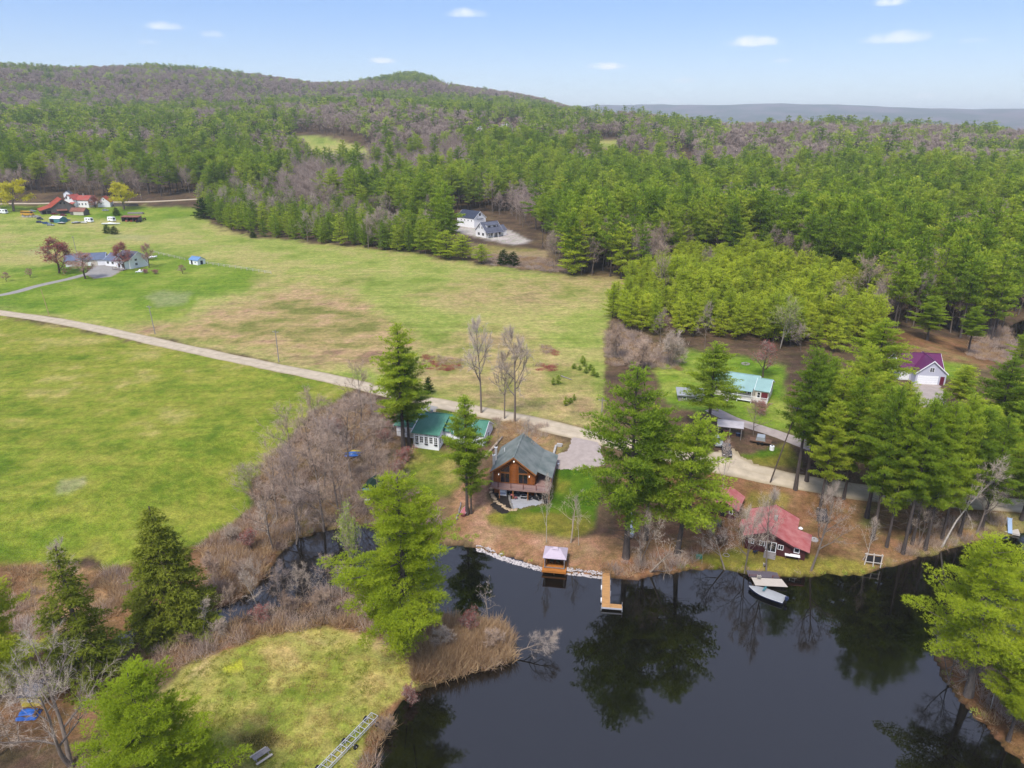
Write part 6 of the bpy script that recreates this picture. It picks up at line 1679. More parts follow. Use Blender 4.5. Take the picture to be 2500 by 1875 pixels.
def chair(P, rz, mt, label, seat=m_black, group=None, s=1.0, recl=.25):
    c = thing('chair', P, rz, label, 'chair', group)
    MB().box(-.28 * s, .28 * s, -.28 * s, .28 * s, .38 * s, .46 * s).build('seat', mt, c)
    MB().slab([(-.28 * s, .26 * s, .44 * s), (.28 * s, .26 * s, .44 * s), (.28 * s, (.26 + recl) * s, .95 * s), (-.28 * s, (.26 + recl) * s, .95 * s)], .06).build('backrest', mt, c)
    for a in (-.25, .25):
        MB().box((a - .03) * s, (a + .03) * s, -.26 * s, .3 * s, .60 * s, .64 * s).build('armrest', seat, c)
        for b in (-.24, .24): MB().box((a - .025) * s, (a + .025) * s, (b - .025) * s, (b + .025) * s, 0, (.62 if b < 0 else .4) * s).build('leg', seat, c)
    return c
Mg = Matrix.Translation((P[0], P[1], 0)) @ Matrix.Rotation(R(-9), 4, 'Z')
for i, x_ in enumerate((-.55, .5)):
    q = Mg @ Vector((x_, 1.9, .755)); chair(tuple(q), R(-9), mat('olive_cushion', C(112, 116, 84), .9, .1), ['cushioned chair in the gazebo, nearer the channel', 'cushioned chair in the gazebo, nearer the dock'][i])

# riprap along the shore
rng = np.random.default_rng(5)
sv, sf4, sfn = [], [], []
line = [(1150 + 0, 0)]
rip = [(1165, 1338), (1190, 1345), (1215, 1356), (1250, 1368), (1290, 1379), (1326, 1388)], [(1382, 1394), (1410, 1398), (1440, 1402), (1470, 1405)]
Vs, Fs, o_ = [], [], 0
ico = bmesh.new(); bmesh.ops.create_icosphere(ico, subdivisions=1, radius=1); ico.verts.ensure_lookup_table()
iv = np.array([v.co[:] for v in ico.verts]); itf = np.array([[v.index for v in f.verts] for f in ico.faces]); ico.free()
for seg in rip:
    pts_ = np.array([flat(a * .8848, b * .8848, .25) for a, b in seg])
    L_ = smooth_line(pts_, .09)
    for p in L_:
        for q in range(6):
            w = rng.uniform(-.62, .62); s_ = rng.uniform(.07, .17)
            v = iv * rng.uniform(.7, 1.25, (len(iv), 1)) * np.array([1, rng.uniform(.7, 1.1), rng.uniform(.5, .85)]) * s_
            a = rng.uniform(0, 6.28); ca, sa = math.cos(a), math.sin(a)
            v = np.stack([v[:, 0] * ca - v[:, 1] * sa, v[:, 0] * sa + v[:, 1] * ca, v[:, 2]], 1)
            x_, y_ = p[0] + rng.normal(0, .1), p[1] + w
            Vs.append(v + np.array([x_, y_, max(height(x_, y_), -.1) + .10 + max(0, w) * .1])); Fs.append(itf + o_); o_ += len(iv)
add('riprap_stones', mesh_from('riprap_stones', np.concatenate(Vs), np.concatenate(Fs), mat('riprap_stone', C(206, 196, 194), .9, .25, .8, .4, 10, col2=C(232, 224, 222))), kind='stuff', label='band of pale broken stones edging the shore', category='stones')

# L-shaped dock
a_, b_ = flat(1471 * .8848, 1398 * .8848, .55), flat(1469.5 * .8848, 1482 * .8848, .55)
dk = thing('dock', (a_[0], a_[1], 0), math.atan2(b_[1] - a_[1], b_[0] - a_[0]), 'L-shaped new cedar dock reaching from the shore into the lake', 'dock')
Ld = math.hypot(b_[0] - a_[0], b_[1] - a_[1])
n_ = int(Ld / .15)
for i in range(n_): MB().box(i * .15, i * .15 + .138, 0, 1.22, .50, .55).build('plank', m_plank, dk)
Mx = n_ * .15
for i in range(12): MB().box(Mx - 1.0, Mx, 1.24 + i * .15, 1.24 + i * .15 + .138, .50, .55).build('plank', m_plank, dk)
MB().box(0, Mx, -.05, -.002, .33, .54).build('edge_beam', m_greywood, dk); MB().box(0, Mx - 1.0, 1.222, 1.27, .33, .495).build('edge_beam', m_greywood, dk)
MB().box(Mx + .002, Mx + .06, -.05, 3.06, .30, .56).build('edge_beam', m_alu, dk)
for (x_, y_) in ((Mx + .09, -.1), (Mx + .09, 3.08), (Mx - 1.0, 3.08), (2.5, -.12), (2.5, 1.33), (Mx * .6, -.12), (Mx * .6, 1.33)): MB().bar((x_, y_, -2.0), (x_, y_, 1.0), .035, 6).build('pipe_post', m_alu, dk)
for x_ in (Mx * .42, Mx * .78): MB().box(x_ - .45, x_ + .45, -.20, -.055, .22, .5).build('bumper', m_white, dk)

# boat landing of the red cottage
a_, b_ = flat(1822 * .8848, 1396 * .8848, .5), flat(1890 * .8848, 1400 * .8848, .5)
ld = thing('boat_landing', (a_[0], a_[1], 0), R(-5), 'grey railed landing with a pale float in front of the red cottage', 'dock')
for i in range(33): MB().box(.1 + i * .15, .1 + i * .15 + .138, -1.35, .5, .45, .5).build('deck_board', m_greydeck, ld)
for i in range(14): MB().box(.5 + i * .012, 5.35 + i * .03, -1.42 - (i + 1) * .15, -1.42 - i * .15 - .012, .38, .44).build('float_board', m_beige, ld)
for x_ in (.15, 1.4, 3.9, 5.05): MB().box(x_ - .04, x_ + .04, -1.38, -1.30, .5, 1.0).build('rail_post', m_redwood, ld)
for p, q in ((.15, 1.4), (3.9, 5.05)):
    for z_ in (.75, .98): MB().bar((p, -1.34, z_), (q, -1.34, z_), .03, 4).build('handrail', m_redwood, ld)
for x_ in (.4, 2.7, 5.0):
    for y_ in (-3.2, -1.2): MB().bar((x_, y_, -2), (x_, y_, .4), .06, 6).build('pile', m_browntimber, ld)
Ml = Matrix.Translation((a_[0], a_[1], 0)) @ Matrix.Rotation(R(-5), 4, 'Z')
q = Ml @ Vector((1.6, -1.75, .445)); chair(tuple(q), R(170), m_beige, 'pale slatted chair on the boat landing float', m_beige)

def boat(name, P, rz, L_, B_, hullm, coverm, label, cover=True, group=None, motor=False, keel=.55, z=0.0):
    """open or covered boat: lofted hull, gunwale, cover, motor; bow towards +x, origin amidships at the waterline"""
    b = thing(name, (P[0], P[1], z), rz, label, 'boat', group)
    n = 13; ring = []
    for i in range(n):
        t = i / (n - 1); x = -L_ / 2 + L_ * t
        w = B_ / 2 * (1 - max(0, (t - .45) / .55) ** 2.2) * (.9 + .1 * min(1, t * 3)); w = max(w, .03)
        sh = keel + .22 * max(0, t - .4) ** 1.5
        kz = -.22 + .45 * max(0, (t - .65) / .35) ** 2
        ring.append([(x, -w, sh), (x, -w * .93, sh * .45), (x, -w * .62, kz * .5), (x, 0, kz), (x, w * .62, kz * .5), (x, w * .93, sh * .45), (x, w, sh)])
    m = MB(); V = [p for r_ in ring for p in r_]; F = []
    for i in range(n - 1):
        for j in range(6): F.append((i * 7 + j, i * 7 + j + 1, (i + 1) * 7 + j + 1, (i + 1) * 7 + j))
    F.append(tuple(range(7)))
    m.poly(V, F).build('hull', hullm, b, True)
    g = MB()
    for i in range(n - 1):
        for s_ in (0, 6): g.bar(ring[i][s_], ring[i + 1][s_], .045, 5)
    g.build('gunwale', m_alu, b)
    if cover:
        c = MB(); V = []; F = []
        for i in range(n):
            t = i / (n - 1); hgt = .12 + .42 * math.exp(-((t - .45) / .18) ** 2)
            x, w, sh = ring[i][6]
            V += [(x, -w, sh + .03), (x, -w * .5, sh + hgt * .8), (x, 0, sh + hgt), (x, w * .5, sh + hgt * .8), (x, w, sh + .03)]
        for i in range(n - 1):
            for j in range(4): F.append((i * 5 + j, i * 5 + j + 1, (i + 1) * 5 + j + 1, (i + 1) * 5 + j))
        F += [(0, 1, 2, 3, 4)]
        co = c.poly(V, F).build('cover', coverm, b, True)
    if motor:
        mo = MB(); mo.extr([(-.35, .35), (.05, .35), (.12, .85), (-.25, .95), (-.42, .7)], 'y', -.2, .2)
        mo.V = [(x - L_ / 2 - .15, y, zz + .25) for x, y, zz in mo.V]
        m0 = mo.build('outboard_motor', m_hull, b)
        MB().box(-L_ / 2 - .35, -L_ / 2 - .05, -.07, .07, -.6, .6).build('shaft', m_black, m0)
    return b
q0, q1 = flat(1835 * .8848, 1437 * .8848, .35), flat(1908 * .8848, 1464 * .8848, .35)
bt = boat('motorboat', ((q0[0] + q1[0]) / 2, (q0[1] + q1[1]) / 2), math.atan2(q0[1] - q1[1], q0[0] - q1[0]), 5.6, 2.3, m_hull, m_cover,
          'navy motorboat under a grey cover moored at the red cottage landing', motor=True)
MB().slab([(.2, -.65, 1.28), (.55, -.65, 1.18), (.55, .65, 1.18), (.2, .65, 1.28)], .02).build('windscreen', m_tealtarp, bt)
q = S(1538, 1272); boat('stored_boat', (q.x, q.y), R(80), 3.6, 1.0, m_white, m_white, 'upper of the two white boats stored under the largest shore pine', z=q.z + .25)
q = S(1540, 1302); boat('stored_boat', (q.x, q.y), R(84), 3.2, .95, m_white, m_white, 'lower of the two white boats stored under the largest shore pine', z=q.z + .25)
q = S(1136, 1252); _b = boat('canoe', (q.x, q.y), R(75), 3.0, 1.1, m_pinkred, m_pinkred, 'faded red dinghy lying by the slim pine trunk', z=q.z + .2)

# ------------------------------------------------------------------ patio things
def local(px, py): return C2(px, py)
q = C2(950, 1300); ft = thing('fire_table', tuple(q), rz * 0 + R(-8), 'square grey-rimmed fire table in the middle of the patio', 'table')
MB().box(-.55, .55, -.45, .45, 0, .55).build('base', m_black, ft)
t_ = MB(); 
for (x0, x1, y0, y1) in ((-.65, .65, -.55, -.38), (-.65, .65, .38, .55), (-.65, -.45, -.38, .38), (.45, .65, -.38, .38)): t_.box(x0, x1, y0, y1, .551, .62)
t_.build('rim', m_paver, ft)
chair(tuple(C2(935, 1240)), R(-5), mat('tan_sling', C(150, 132, 104), .9, .1), 'tan sling chair behind the fire table')
chair(tuple(C2(1040, 1262)), R(-60), m_black, 'dark chair right of the fire table')
chair(tuple(C2(805, 1322)), R(110), m_pinkred, 'reddish lounge chair beside the patio cabinet')
chair(tuple(C2(1045, 1335)), R(-120), m_black, 'dark chair nearest the lawn on the patio')
chair(tuple(C2(865, 1262)), R(40), mat('grey_sling', C(116, 112, 112), .9, .1), 'grey chair between the cabinet and the fire table')
q = C2(745, 1310); cb_ = thing('patio_cabinet', tuple(q), R(-8), 'black patio cabinet with a pink top', 'cabinet')
MB().box(-.3, .3, -.25, .25, 0, .85).build('body', m_black, cb_); MB().box(-.35, .35, -.3, .3, .851, .9).build('top', m_pinkred, cb_); MB().box(-.26, .26, -.27, -.251, .08, .75).build('door', m_dark, cb_)
q = C2(1190, 1325); gr = thing('covered_grill', tuple(q), R(-35), 'grill under a black cover at the patio edge', 'grill')
MB().extr([(-.8, 0), (.8, 0), (.72, .75), (.45, 1.05), (-.45, 1.05), (-.72, .75)], 'y', -.42, .42).build('cover', m_black, gr)
for x_ in (-.6, .6): MB().bar((x_, -.43, .06), (x_, .43, .06), .07, 6).build('wheel', m_dark, gr)
q = C2(578, 1235); ut = thing('utility_tank', tuple(q), R(-10), 'white round-topped utility tank on a concrete pad under the deck', 'tank')
MB().box(-.85, .85, -.55, .55, -.1, .12).build('pad', m_concrete, ut)
MB().extr([(-.45, .121), (.45, .121), (.45, .8), (.38, 1.02), (.2, 1.15), (-.2, 1.15), (-.38, 1.02), (-.45, .8)], 'x', -.7, .7).build('body', m_white, ut)
MB().box(-.6, .6, -.465, -.452, .25, .7).build('grille', m_greysid, ut)
q = C2(1350, 1385); pl_ = thing('stone_planter', tuple(q), 0, 'black round planter at the patio corner', 'planter')
MB().bar((0, 0, -.1), (0, 0, .55), .38, 10, .5).build('pot', m_black, pl_); MB().bar((0, 0, .551), (0, 0, .6), .42, 10).build('soil', m_mulch, pl_)
# retaining wall by the cabin drive
q0, q1, q2 = C2(1450, 660), C2(1535, 365), C2(1635, 375)
rw = thing('retaining_wall', tuple(q0), 0, 'pale concrete block wall between the log cabin and its drive', 'wall')
for (a, b) in ((q0, q1), (q1, q2)):
    d = Vector((b.x - a.x, b.y - a.y, 0)); n_ = max(2, int(d.length / .6)); d.normalize()
    for i in range(n_):
        for k in range(2):
            c = a + d * (i + .5 + .25 * (k % 2)) * .6 - q0
            zz = hz(a.x + d.x * i * .6, a.y + d.y * i * .6) - q0.z
            MB().obox((c.x, c.y, zz + .2 + k * .36), tuple(d * .29), (-d.y * .2, d.x * .2, 0), (0, 0, .175)).build('block', m_concrete, rw)
q = C2(1535, 710); wb = thing('stone_bench', tuple(q), R(-10), 'small white bench beside the cabin drive', 'bench')
MB().box(-.6, .6, -.2, .2, .38, .46).build('seat', m_white, wb)
for x_ in (-.45, .45): MB().box(x_ - .08, x_ + .08, -.18, .18, -.05, .38).build('leg', m_white, wb)

# ------------------------------------------------------------------ vehicles
def vehicle(P, rz, kind, paint, label, cat='car', L_=None, group=None, name=None):
    """bodied vehicle, nose towards +x"""
    spec = {'suv': (4.7, 1.85, .95, 1.75), 'car': (4.4, 1.75, .85, 1.45), 'pickup': (5.4, 1.9, 1.0, 1.8), 'bus': (10.5, 2.45, 1.5, 3.0), 'camper': (6.5, 2.3, 1.0, 2.9), 'van': (5.2, 2.0, 1.1, 2.2)}[kind]
    L, Wd, belt, top = spec; L = L_ or L
    v = thing(name or {'suv': 'parked_suv', 'car': 'parked_car', 'pickup': 'pickup_truck', 'bus': 'school_bus', 'camper': 'camper', 'van': 'van'}[kind], tuple(P), rz, label, cat, group)
    h = L / 2; wr = .34 if kind != 'bus' else .48
    g0 = wr * .75
    if kind in ('suv', 'car'):
        body = [(-h, g0), (h, g0), (h, belt * .72), (h * .55, belt), (-h * .96, belt), (-h, belt * .7)]
        cab_ = [(h * .42, belt), (h * .12, top), (-h * (.82 if kind == 'suv' else .5), top), (-h * (.95 if kind == 'suv' else .85), belt)]
    elif kind == 'pickup':
        body = [(-h, g0), (h, g0), (h, belt * .78), (h * .5, belt), (-h, belt)]
        cab_ = [(h * .42, belt), (h * .18, top), (-h * .22, top), (-h * .28, belt)]
    elif kind == 'bus':
        body = [(-h, g0), (h, g0), (h, belt), (h * .78, belt * 1.05), (-h, belt * 1.05)]
        cab_ = [(h * .78, belt * 1.05), (h * .74, top), (-h * .98, top), (-h, belt * 1.05)]
    else:
        body = [(-h, g0), (h, g0), (h, belt), (-h, belt)]
        cab_ = [(h, belt), (h * .8, top * .98), (-h * .9, top), (-h, belt)]
    MB().extr(body, 'y', -Wd / 2, Wd / 2).build('body', paint, v)
    m = MB(); n = len(cab_); wt = Wd / 2 * (.97 if kind in ('bus', 'camper') else .82)
    pts_ = [(x, -Wd / 2 * .97 if z_ <= belt * 1.06 else -wt, z_) for x, z_ in cab_] + [(x, Wd / 2 * .97 if z_ <= belt * 1.06 else wt, z_) for x, z_ in cab_]
    cabo = m.poly(pts_, [tuple(range(n))[::-1], tuple(range(n, 2 * n))] + [(i, (i + 1) % n, n + (i + 1) % n, n + i) for i in range(n)]).build('cabin', paint, v)
    (xa, za_), (xb, zb_), (xc, zc_), (xd, zd_) = cab_
    def mixp(a, b, t): return a + (b - a) * t
    gl = MB()                                 # windscreen and rear window
    for (p, q, s_) in (((xa, za_), (xb, zb_), 1), ((xd, zd_), (xc, zc_), -1)):
        if kind == 'camper' and s_ < 0: continue
        x0, z0, x1, z1 = mixp(p[0], q[0], .15), mixp(p[1], q[1], .15), mixp(p[0], q[0], .88), mixp(p[1], q[1], .88)
        gl.poly([(x0 + .02 * s_, -Wd * .40, z0 + .015), (x0 + .02 * s_, Wd * .40, z0 + .015), (x1 + .02 * s_, Wd * .36, z1 + .015), (x1 + .02 * s_, -Wd * .36, z1 + .015)], [(0, 1, 2, 3)])
    gl.build('windscreen', m_glass, v)
    nw = {'bus': 9, 'camper': 2, 'pickup': 1, 'van': 2}.get(kind, 2)
    for s_ in (-1, 1):
        for i in range(nw):
            x0 = mixp(xd * .9 + .1 * xc, xa * .55 + xb * .45, (i + .08) / nw); x1 = mixp(xd * .9 + .1 * xc, xa * .55 + xb * .45, (i + .92) / nw)
            if kind == 'camper': x0, x1 = (-h * .5 + i * h * .8, -h * .1 + i * h * .8)
            z0, z1 = mixp(belt, top, .22 if kind != 'camper' else .35), mixp(belt, top, .82 if kind != 'camper' else .68)
            f0 = Wd / 2 * .97; y0, y1 = mixp(f0, wt, .22) + .012, mixp(f0, wt, .82) + .012
            MB().poly([(x0, s_ * y0, z0), (x1, s_ * y0, z0), (x1, s_ * y1, z1), (x0, s_ * y1, z1)], [(0, 1, 2, 3)]).build('side_window', m_glass, cabo)
        for x_ in ((h * .62, -h * .62) if kind not in ('camper',) else (-h * .12, -h * .3)):
            w_ = MB().bar((x_, s_ * (Wd / 2 - .16), wr), (x_, s_ * (Wd / 2 + .03), wr), wr, 12).build('wheel', m_black, v)
            MB().bar((x_, s_ * (Wd / 2 + .031), wr), (x_, s_ * (Wd / 2 + .05), wr), wr * .55, 8).build('rim', m_silvercar, w_)
        if kind not in ('camper',):
            MB().box(h - .01, h + .03, s_ * Wd * .36 - .14, s_ * Wd * .36 + .14, belt * .6, belt * .75).build('headlight', m_white, v)
    if kind == 'pickup': MB().box(-h * .96, -h * .34, -Wd * .42, Wd * .42, belt + .004, belt + .02).build('load_bed', m_dark, v)
    if kind == 'bus': MB().box(-h * .96, h * .74, -Wd * .485, -Wd * .485 + .02, belt * .9, belt * .98).build('stripe', m_black, v)
    return v
vehicle(S(1772, 1104), R(-100), 'pickup', m_blackcar, 'dark pickup parked beside the white-roofed carport, nose to the road', 'pickup')
vehicle(S(1752, 1082), R(-97), 'car', m_silvercar, 'silver car parked next to the dark pickup')
vehicle(S(2006, 1262), R(70), 'car', m_blackcar, 'dark car among the trees behind the wide pale bare tree')
q = S(1752, 1068); cp = thing('carport', tuple(q), R(-17), 'carport with white sheet roof sheltering stored things', 'carport')
MB().slab([(-.4, .0, 2.7), (5.2, .0, 2.7), (5.2, 3.2, 3.1), (-.4, 3.2, 3.1)], .08).build('roof', mat('dull_sheet', C(204, 198, 204), .7, .1, 1), cp)
for x_ in (0, 2.4, 4.8):
    for y_ in (.2, 3.0): MB().box(x_ - .05, x_ + .05, y_ - .05, y_ + .05, -.3, 2.7 + .12 * y_).build('post', m_greywood, cp)
for i, (x_, y_, s_) in enumerate(((.6, 2.0, .5), (1.7, 2.2, .6), (3.2, 1.9, .55), (4.2, 2.1, .45))):
    MB().box(x_ - s_, x_ + s_, y_ - s_ * .7, y_ + s_ * .7, -.2, s_ * 1.5).build('stored_crate', [m_dark, m_redrust, m_browntimber, m_navycar][i], cp)
q = S(1856, 1082); tr = thing('utility_trailer', tuple(q), R(-22), 'brown flatbed trailer with a silver cab cap behind the pole', 'trailer')
MB().box(-2.2, 2.2, -.95, .95, .55, .75).build('bed', m_browntimber, tr); MB().extr([(-1.0, .751), (1.0, .751), (.8, 1.6), (-.8, 1.6)], 'y', -.6, 1.3).build('cap', m_silvercar, tr)
for x_ in (-.4, .4):
    for s_ in (-1, 1): MB().bar((x_, s_ * .85, .35), (x_, s_ * 1.05, .35), .34, 10).build('wheel', m_black, tr)
MB().bar((2.2, 0, .6), (3.3, 0, .5), .06, 5).build('drawbar', m_dark, tr)
q = S(1884, 1098); wt_ = thing('water_tank', tuple(q), 0, 'small white plastic tank by the trailer', 'tank')
MB().bar((0, 0, -.1), (0, 0, .9), .5, 12, .48).build('drum', m_white, wt_); MB().bar((0, 0, .9), (0, 0, 1.0), .2, 8).build('cap', m_black, wt_)
q = S(1686, 980); lw = thing('low_shed', tuple(q), R(-8), 'low shed with flat grey roof behind the lone pine', 'shed')
MB().box(-3, 3, 0, 4, -.5, 1.5).build('wall', m_greywood, lw); MB().slab([(-3.4, -.5, 1.7), (3.4, -.5, 1.7), (3.4, 4.5, 2.0), (-3.4, 4.5, 2.0)], .2).build('roof', mat('grey_membrane', C(172, 176, 178), .9, .08), lw)
for x_ in (-1.5, 1.5): win(lw, (x_, 0, .5), 1.0, .7, 'f', 1, 1)

# farmyard vehicles
vehicle(S(68, 526), R(-18), 'bus', m_yellow, 'yellow school bus parked under the willow at the farm', 'bus')
vehicle(S(8, 521), R(-12), 'camper', m_white, 'white camper beside the school bus at the frame edge', 'camper')
vehicle(S(218, 542), R(-25), 'camper', m_white, 'white camper next to the covered boats in the farmyard', 'camper')
vehicle(S(273, 540), R(-30), 'camper', m_white, 'white camper behind the long white boat', 'camper')
q = S(272, 549); boat('long_boat', (q.x, q.y), R(0), 12, 2.6, m_white, m_white, 'long white boat stored in front of a camper', z=q.z + .5)
q = S(188, 546); boat('stored_boat', (q.x, q.y), R(15), 6, 2.0, m_navycar, m_cover, 'dark-hulled covered boat between the tarp shed and camper', z=q.z + .5)
q = S(205, 546); boat('stored_boat', (q.x, q.y), R(-20), 5.5, 2.0, m_white, m_cover, 'white covered boat next to the farmyard camper', z=q.z + .5)
q = S(152, 547); boat('stored_boat', (q.x, q.y), R(5), 5, 1.8, m_blackcar, m_cover, 'small dark boat lying in the grass before the tarp shed', z=q.z + .4)
for (a, b, r_, mt, lb) in ((97, 544, -15, m_navycar, 'navy car at the outer corner of the farm car row'), (113, 547, -10, m_bluecar, 'blue car beside the navy one in the farm car row'), (98, 536, -20, m_blackcar, 'black car behind the navy one in the farm car row'),
                           (140, 541, 20, m_navycar, 'dark blue car at the front of the tarp shed'), (163, 539, 40, m_bluecar, 'blue car between tarp shed and boats'), (124, 551, -5, m_silvercar, 'grey car nearest the field in the farm car row'),
                           (80, 517, 10, m_silvercar, 'silver car between the school bus and barn'), (155, 527, 0, m_redcar, 'dark red car under the barn awning'), (258, 515, 0, m_silvercar, 'pale car on the lawn before the small white barn'), (133, 524, 30, m_redcar, 'red car by the open barn bays')):
    vehicle(S(a, b), R(r_), 'car', mt, lb)
q = S(122, 543); ts = thing('tarp_shed', tuple(q), R(-16), 'tarp-walled shed with white top in the farmyard', 'shed')
gable(ts, 0, 8.5, 0, 6, 0, 2.6, 1.2, m_tealtarp, m_white, 'x', .2, ribs=0)
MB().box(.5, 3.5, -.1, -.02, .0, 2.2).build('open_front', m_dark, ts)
for i, (a, b) in enumerate(((338, 543), (353, 537))):
    q = S(a, b); tt = thing('tractor', tuple(q), R(20 + 90 * i), ['black-wheeled tractor beside the open shed', 'dark red tractor out in the grass beyond the open shed'][i], 'tractor')
    MB().box(-.2, 1.6, -.35, .35, .7, 1.4).build('bonnet', [m_black, m_redcar][i], tt); MB().box(-1.2, -.2, -.6, .6, .8, 1.2).build('seat', m_black, tt)
    for s_ in (-1, 1):
        MB().bar((-.8, s_ * .7, .8), (-.8, s_ * 1.05, .8), .8, 12).build('rear_wheel', m_black, tt); MB().bar((1.3, s_ * .55, .4), (1.3, s_ * .75, .4), .4, 10).build('front_wheel', m_black, tt)
    MB().bar((.9, 0, 1.4), (.9, 0, 2.1), .05, 6).build('exhaust', m_dark, tt)
q = S(332, 522); lp = thing('lumber_pile', tuple(q), R(3), 'grey lumber pile on the lawn behind the open shed', 'lumber')
for i in range(14): MB().box(-5.5 + (i % 3) * .4, 5.5 - (i % 4) * .5, -1.5 + (i % 5) * .6, -1.0 + (i % 5) * .6, (i // 5) * .4, (i // 5) * .4 + .36).build('board', m_greywood, lp)
q = S(75, 530); rk = thing('rock_pile', tuple(q), 0, 'heap of grey rocks and scrap beside the school bus', 'rocks')
for i in range(16):
    o = add('rock', gs[i % 4], rk, (rg.uniform(-7, 7), rg.uniform(-2, 2), 0), (0, 0, i)); s_ = rg.uniform(.6, 1.4); o.scale = (s_, s_, s_ * 2.2)
q0, q1 = S(195, 503), S(232, 504)
def fence(name, p, q, h, post, rails, gap, pm, rm, label, solid=False):
    d = q - p; n = max(1, int(d.length / gap)); f = thing(name, tuple(p), 0, label, 'fence')
    for i in range(n + 1):
        c = p + d * (i / n); z = hz(c.x, c.y) - p.z; c = c - p
        MB().box(c.x - post, c.x + post, c.y - post, c.y + post, z - .4, z + h + .1).build('post', pm, f)
        if i < n:
            e = p + d * ((i + 1) / n); z2 = hz(e.x, e.y) - p.z; e = e - p
            if solid: MB().slab([(c.x, c.y, z + h), (e.x, e.y, z2 + h), (e.x, e.y + .01, z2 - .3), (c.x, c.y + .01, z - .3)], .05).build('panel', rm, f)
            else:
                for k in range(rails): MB().bar((c.x, c.y, z + h * (k + 1) / rails), (e.x, e.y, z2 + h * (k + 1) / rails), .06, 4).build('rail', rm, f)
    return f
fence('board_fence', S(193, 503), S(238, 505), 2.0, .1, 0, 4, m_barn, m_barn, 'dark weathered board fence between farmhouse and small barn', True)
fence('board_fence', S(276, 504), S(338, 503), 2.0, .1, 0, 4, m_barn, m_barn, 'dark weathered board fence beyond the small barn under the willow', True)
fence('rail_fence', S(376, 618), S(452, 636), 1.2, .09, 2, 5, m_beige, m_beige, 'pale rail fence from the ranch house to the little shed')
fence('rail_fence', S(494, 643), S(662, 669), 1.2, .09, 2, 4, m_beige, m_beige, 'pale rail fence running from the little shed into the field')
q = S(373, 633); boat('stored_boat', (q.x, q.y), R(60), 5.5, 2.2, m_white, m_white, 'white covered boat behind the thin tree at the ranch house', z=q.z + .7)
for i, a in enumerate((339, 347)):
    q = S(a, 664); c_ = thing('lawn_chair', tuple(q), R(-20), ['white lawn lounger nearer the ranch deck steps', 'white lawn lounger farther from the ranch deck steps'][i], 'chair')
    MB().box(-.5, .5, -1.6, .4, .35, .45).build('seat', m_white, c_); MB().slab([(-.5, .4, .45), (.5, .4, .45), (.5, .9, 1.1), (-.5, .9, 1.1)], .08).build('backrest', m_white, c_)
    for x_ in (-.45, .45): MB().box(x_ - .04, x_ + .04, -1.5, .35, 0, .35).build('leg', m_white, c_)
for (a, b, nm) in ((378, 668, 'round dark shrub on the ranch lawn nearer the field'), (352, 667, 'low shrub between the loungers and the round shrub')):
    P_ = S(a, b); plant('shrub', 'red_bush', P_, 2.2, 2.0, nm, 'shrub')

# utility poles
def pole(bx, by, ty, label, lean=(0, 0), arm=True, m_=None):
    P_ = S(bx, by); h = height_for(P_, ty * .8848)
    o = thing('utility_pole', (P_.x, P_.y, P_.z - .5), R(-20), label, 'pole')
    MB().bar((0, 0, 0), (lean[0], lean[1], h + .5), .15, 8, .10).build('shaft', m_ or m_greywood, o)
    if arm:
        MB().box(lean[0] - 1.0, lean[0] + 1.0, lean[1] - .06, lean[1] + .06, h - .1, h + .02).build('crossarm', m_greywood, o)
        for x_ in (-.85, 0, .85): MB().bar((lean[0] + x_, lean[1], h + .021), (lean[0] + x_, lean[1], h + .2), .06, 6).build('insulator', m_concrete, o)
    return o
m_pole = mat('pale_pole', C(190, 168, 120), .9, .12, 1)
pole(120, 769, 706, 'tan leaning pole beside the road below the ranch drive', (-1.2, 0), False, m_pole)
pole(379, 816, 746, 'wooden utility pole on the tan patch beside the road', (-.6, 0))
pole(681, 884, 806, 'wooden utility pole by the road in mid field', (0, 0))
pole(188, 621, 577, 'pale pole rising behind the ranch garage', (-.5, 0), True)
pole(345, 486, 458, 'pale pole beside the farm road at the bare wood', (0, 0), False)
pole(1469, 1012, 972, 'short pole in the field corner behind the largest pine', (0, 0), True)
pole(1879, 1178, 985, 'dark leaning utility pole by the road near the parked pickup', (3.2, 0), True, bark_dark)
pole(907, 1000, 960, 'thin pole on the road verge behind the house pine', (0, 0), False)

# ------------------------------------------------------------------ odds and ends on the near shore
q = S(1762, 1328); pb = thing('timber_swing', tuple(q), R(15), 'brown timber bench swing on the bank left of the red cottage', 'bench')
for x_ in (-.8, .8): MB().box(x_ - .06, x_ + .06, -.5, -.38, -.1, 1.5).build('post', m_browntimber, pb); MB().box(x_ - .06, x_ + .06, .4, .52, -.1, 1.5).build('post', m_browntimber, pb)
MB().box(-.9, .9, -.35, .35, .45, .52).build('seat', m_browntimber, pb); MB().slab([(-.9, .33, .5), (.9, .33, .5), (.9, .5, 1.3), (-.9, .5, 1.3)], .06).build('backrest', m_browntimber, pb); MB().box(-.95, .95, -.5, .55, 1.501, 1.6).build('canopy', m_browntimber, pb)
q = S(1706, 1362); bx_ = thing('green_box', tuple(q), R(-5), 'green plastic storage box at the foot of a white birch', 'box')
MB().box(-.45, .45, -.3, .3, -.05, .45).build('body', m_green, bx_); MB().box(-.48, .48, -.33, .33, .451, .52).build('lid', m_green, bx_)
q = S(1933, 1366); wtb = thing('white_table', tuple(q), R(-18), 'white-topped work table beside the red cottage lean-to', 'table')
MB().box(-1.2, 1.2, -.4, .4, .78, .86).build('top', m_white, wtb)
for x_ in (-1.05, 1.05):
    for y_ in (-.3, .3): MB().box(x_ - .05, x_ + .05, y_ - .05, y_ + .05, -.1, .78).build('leg', m_browntimber, wtb)
q = S(1987, 1318); lid = thing('round_lid', tuple(q), 0, 'pale round stone lid lying on the leaf litter by the red cottage', 'lid')
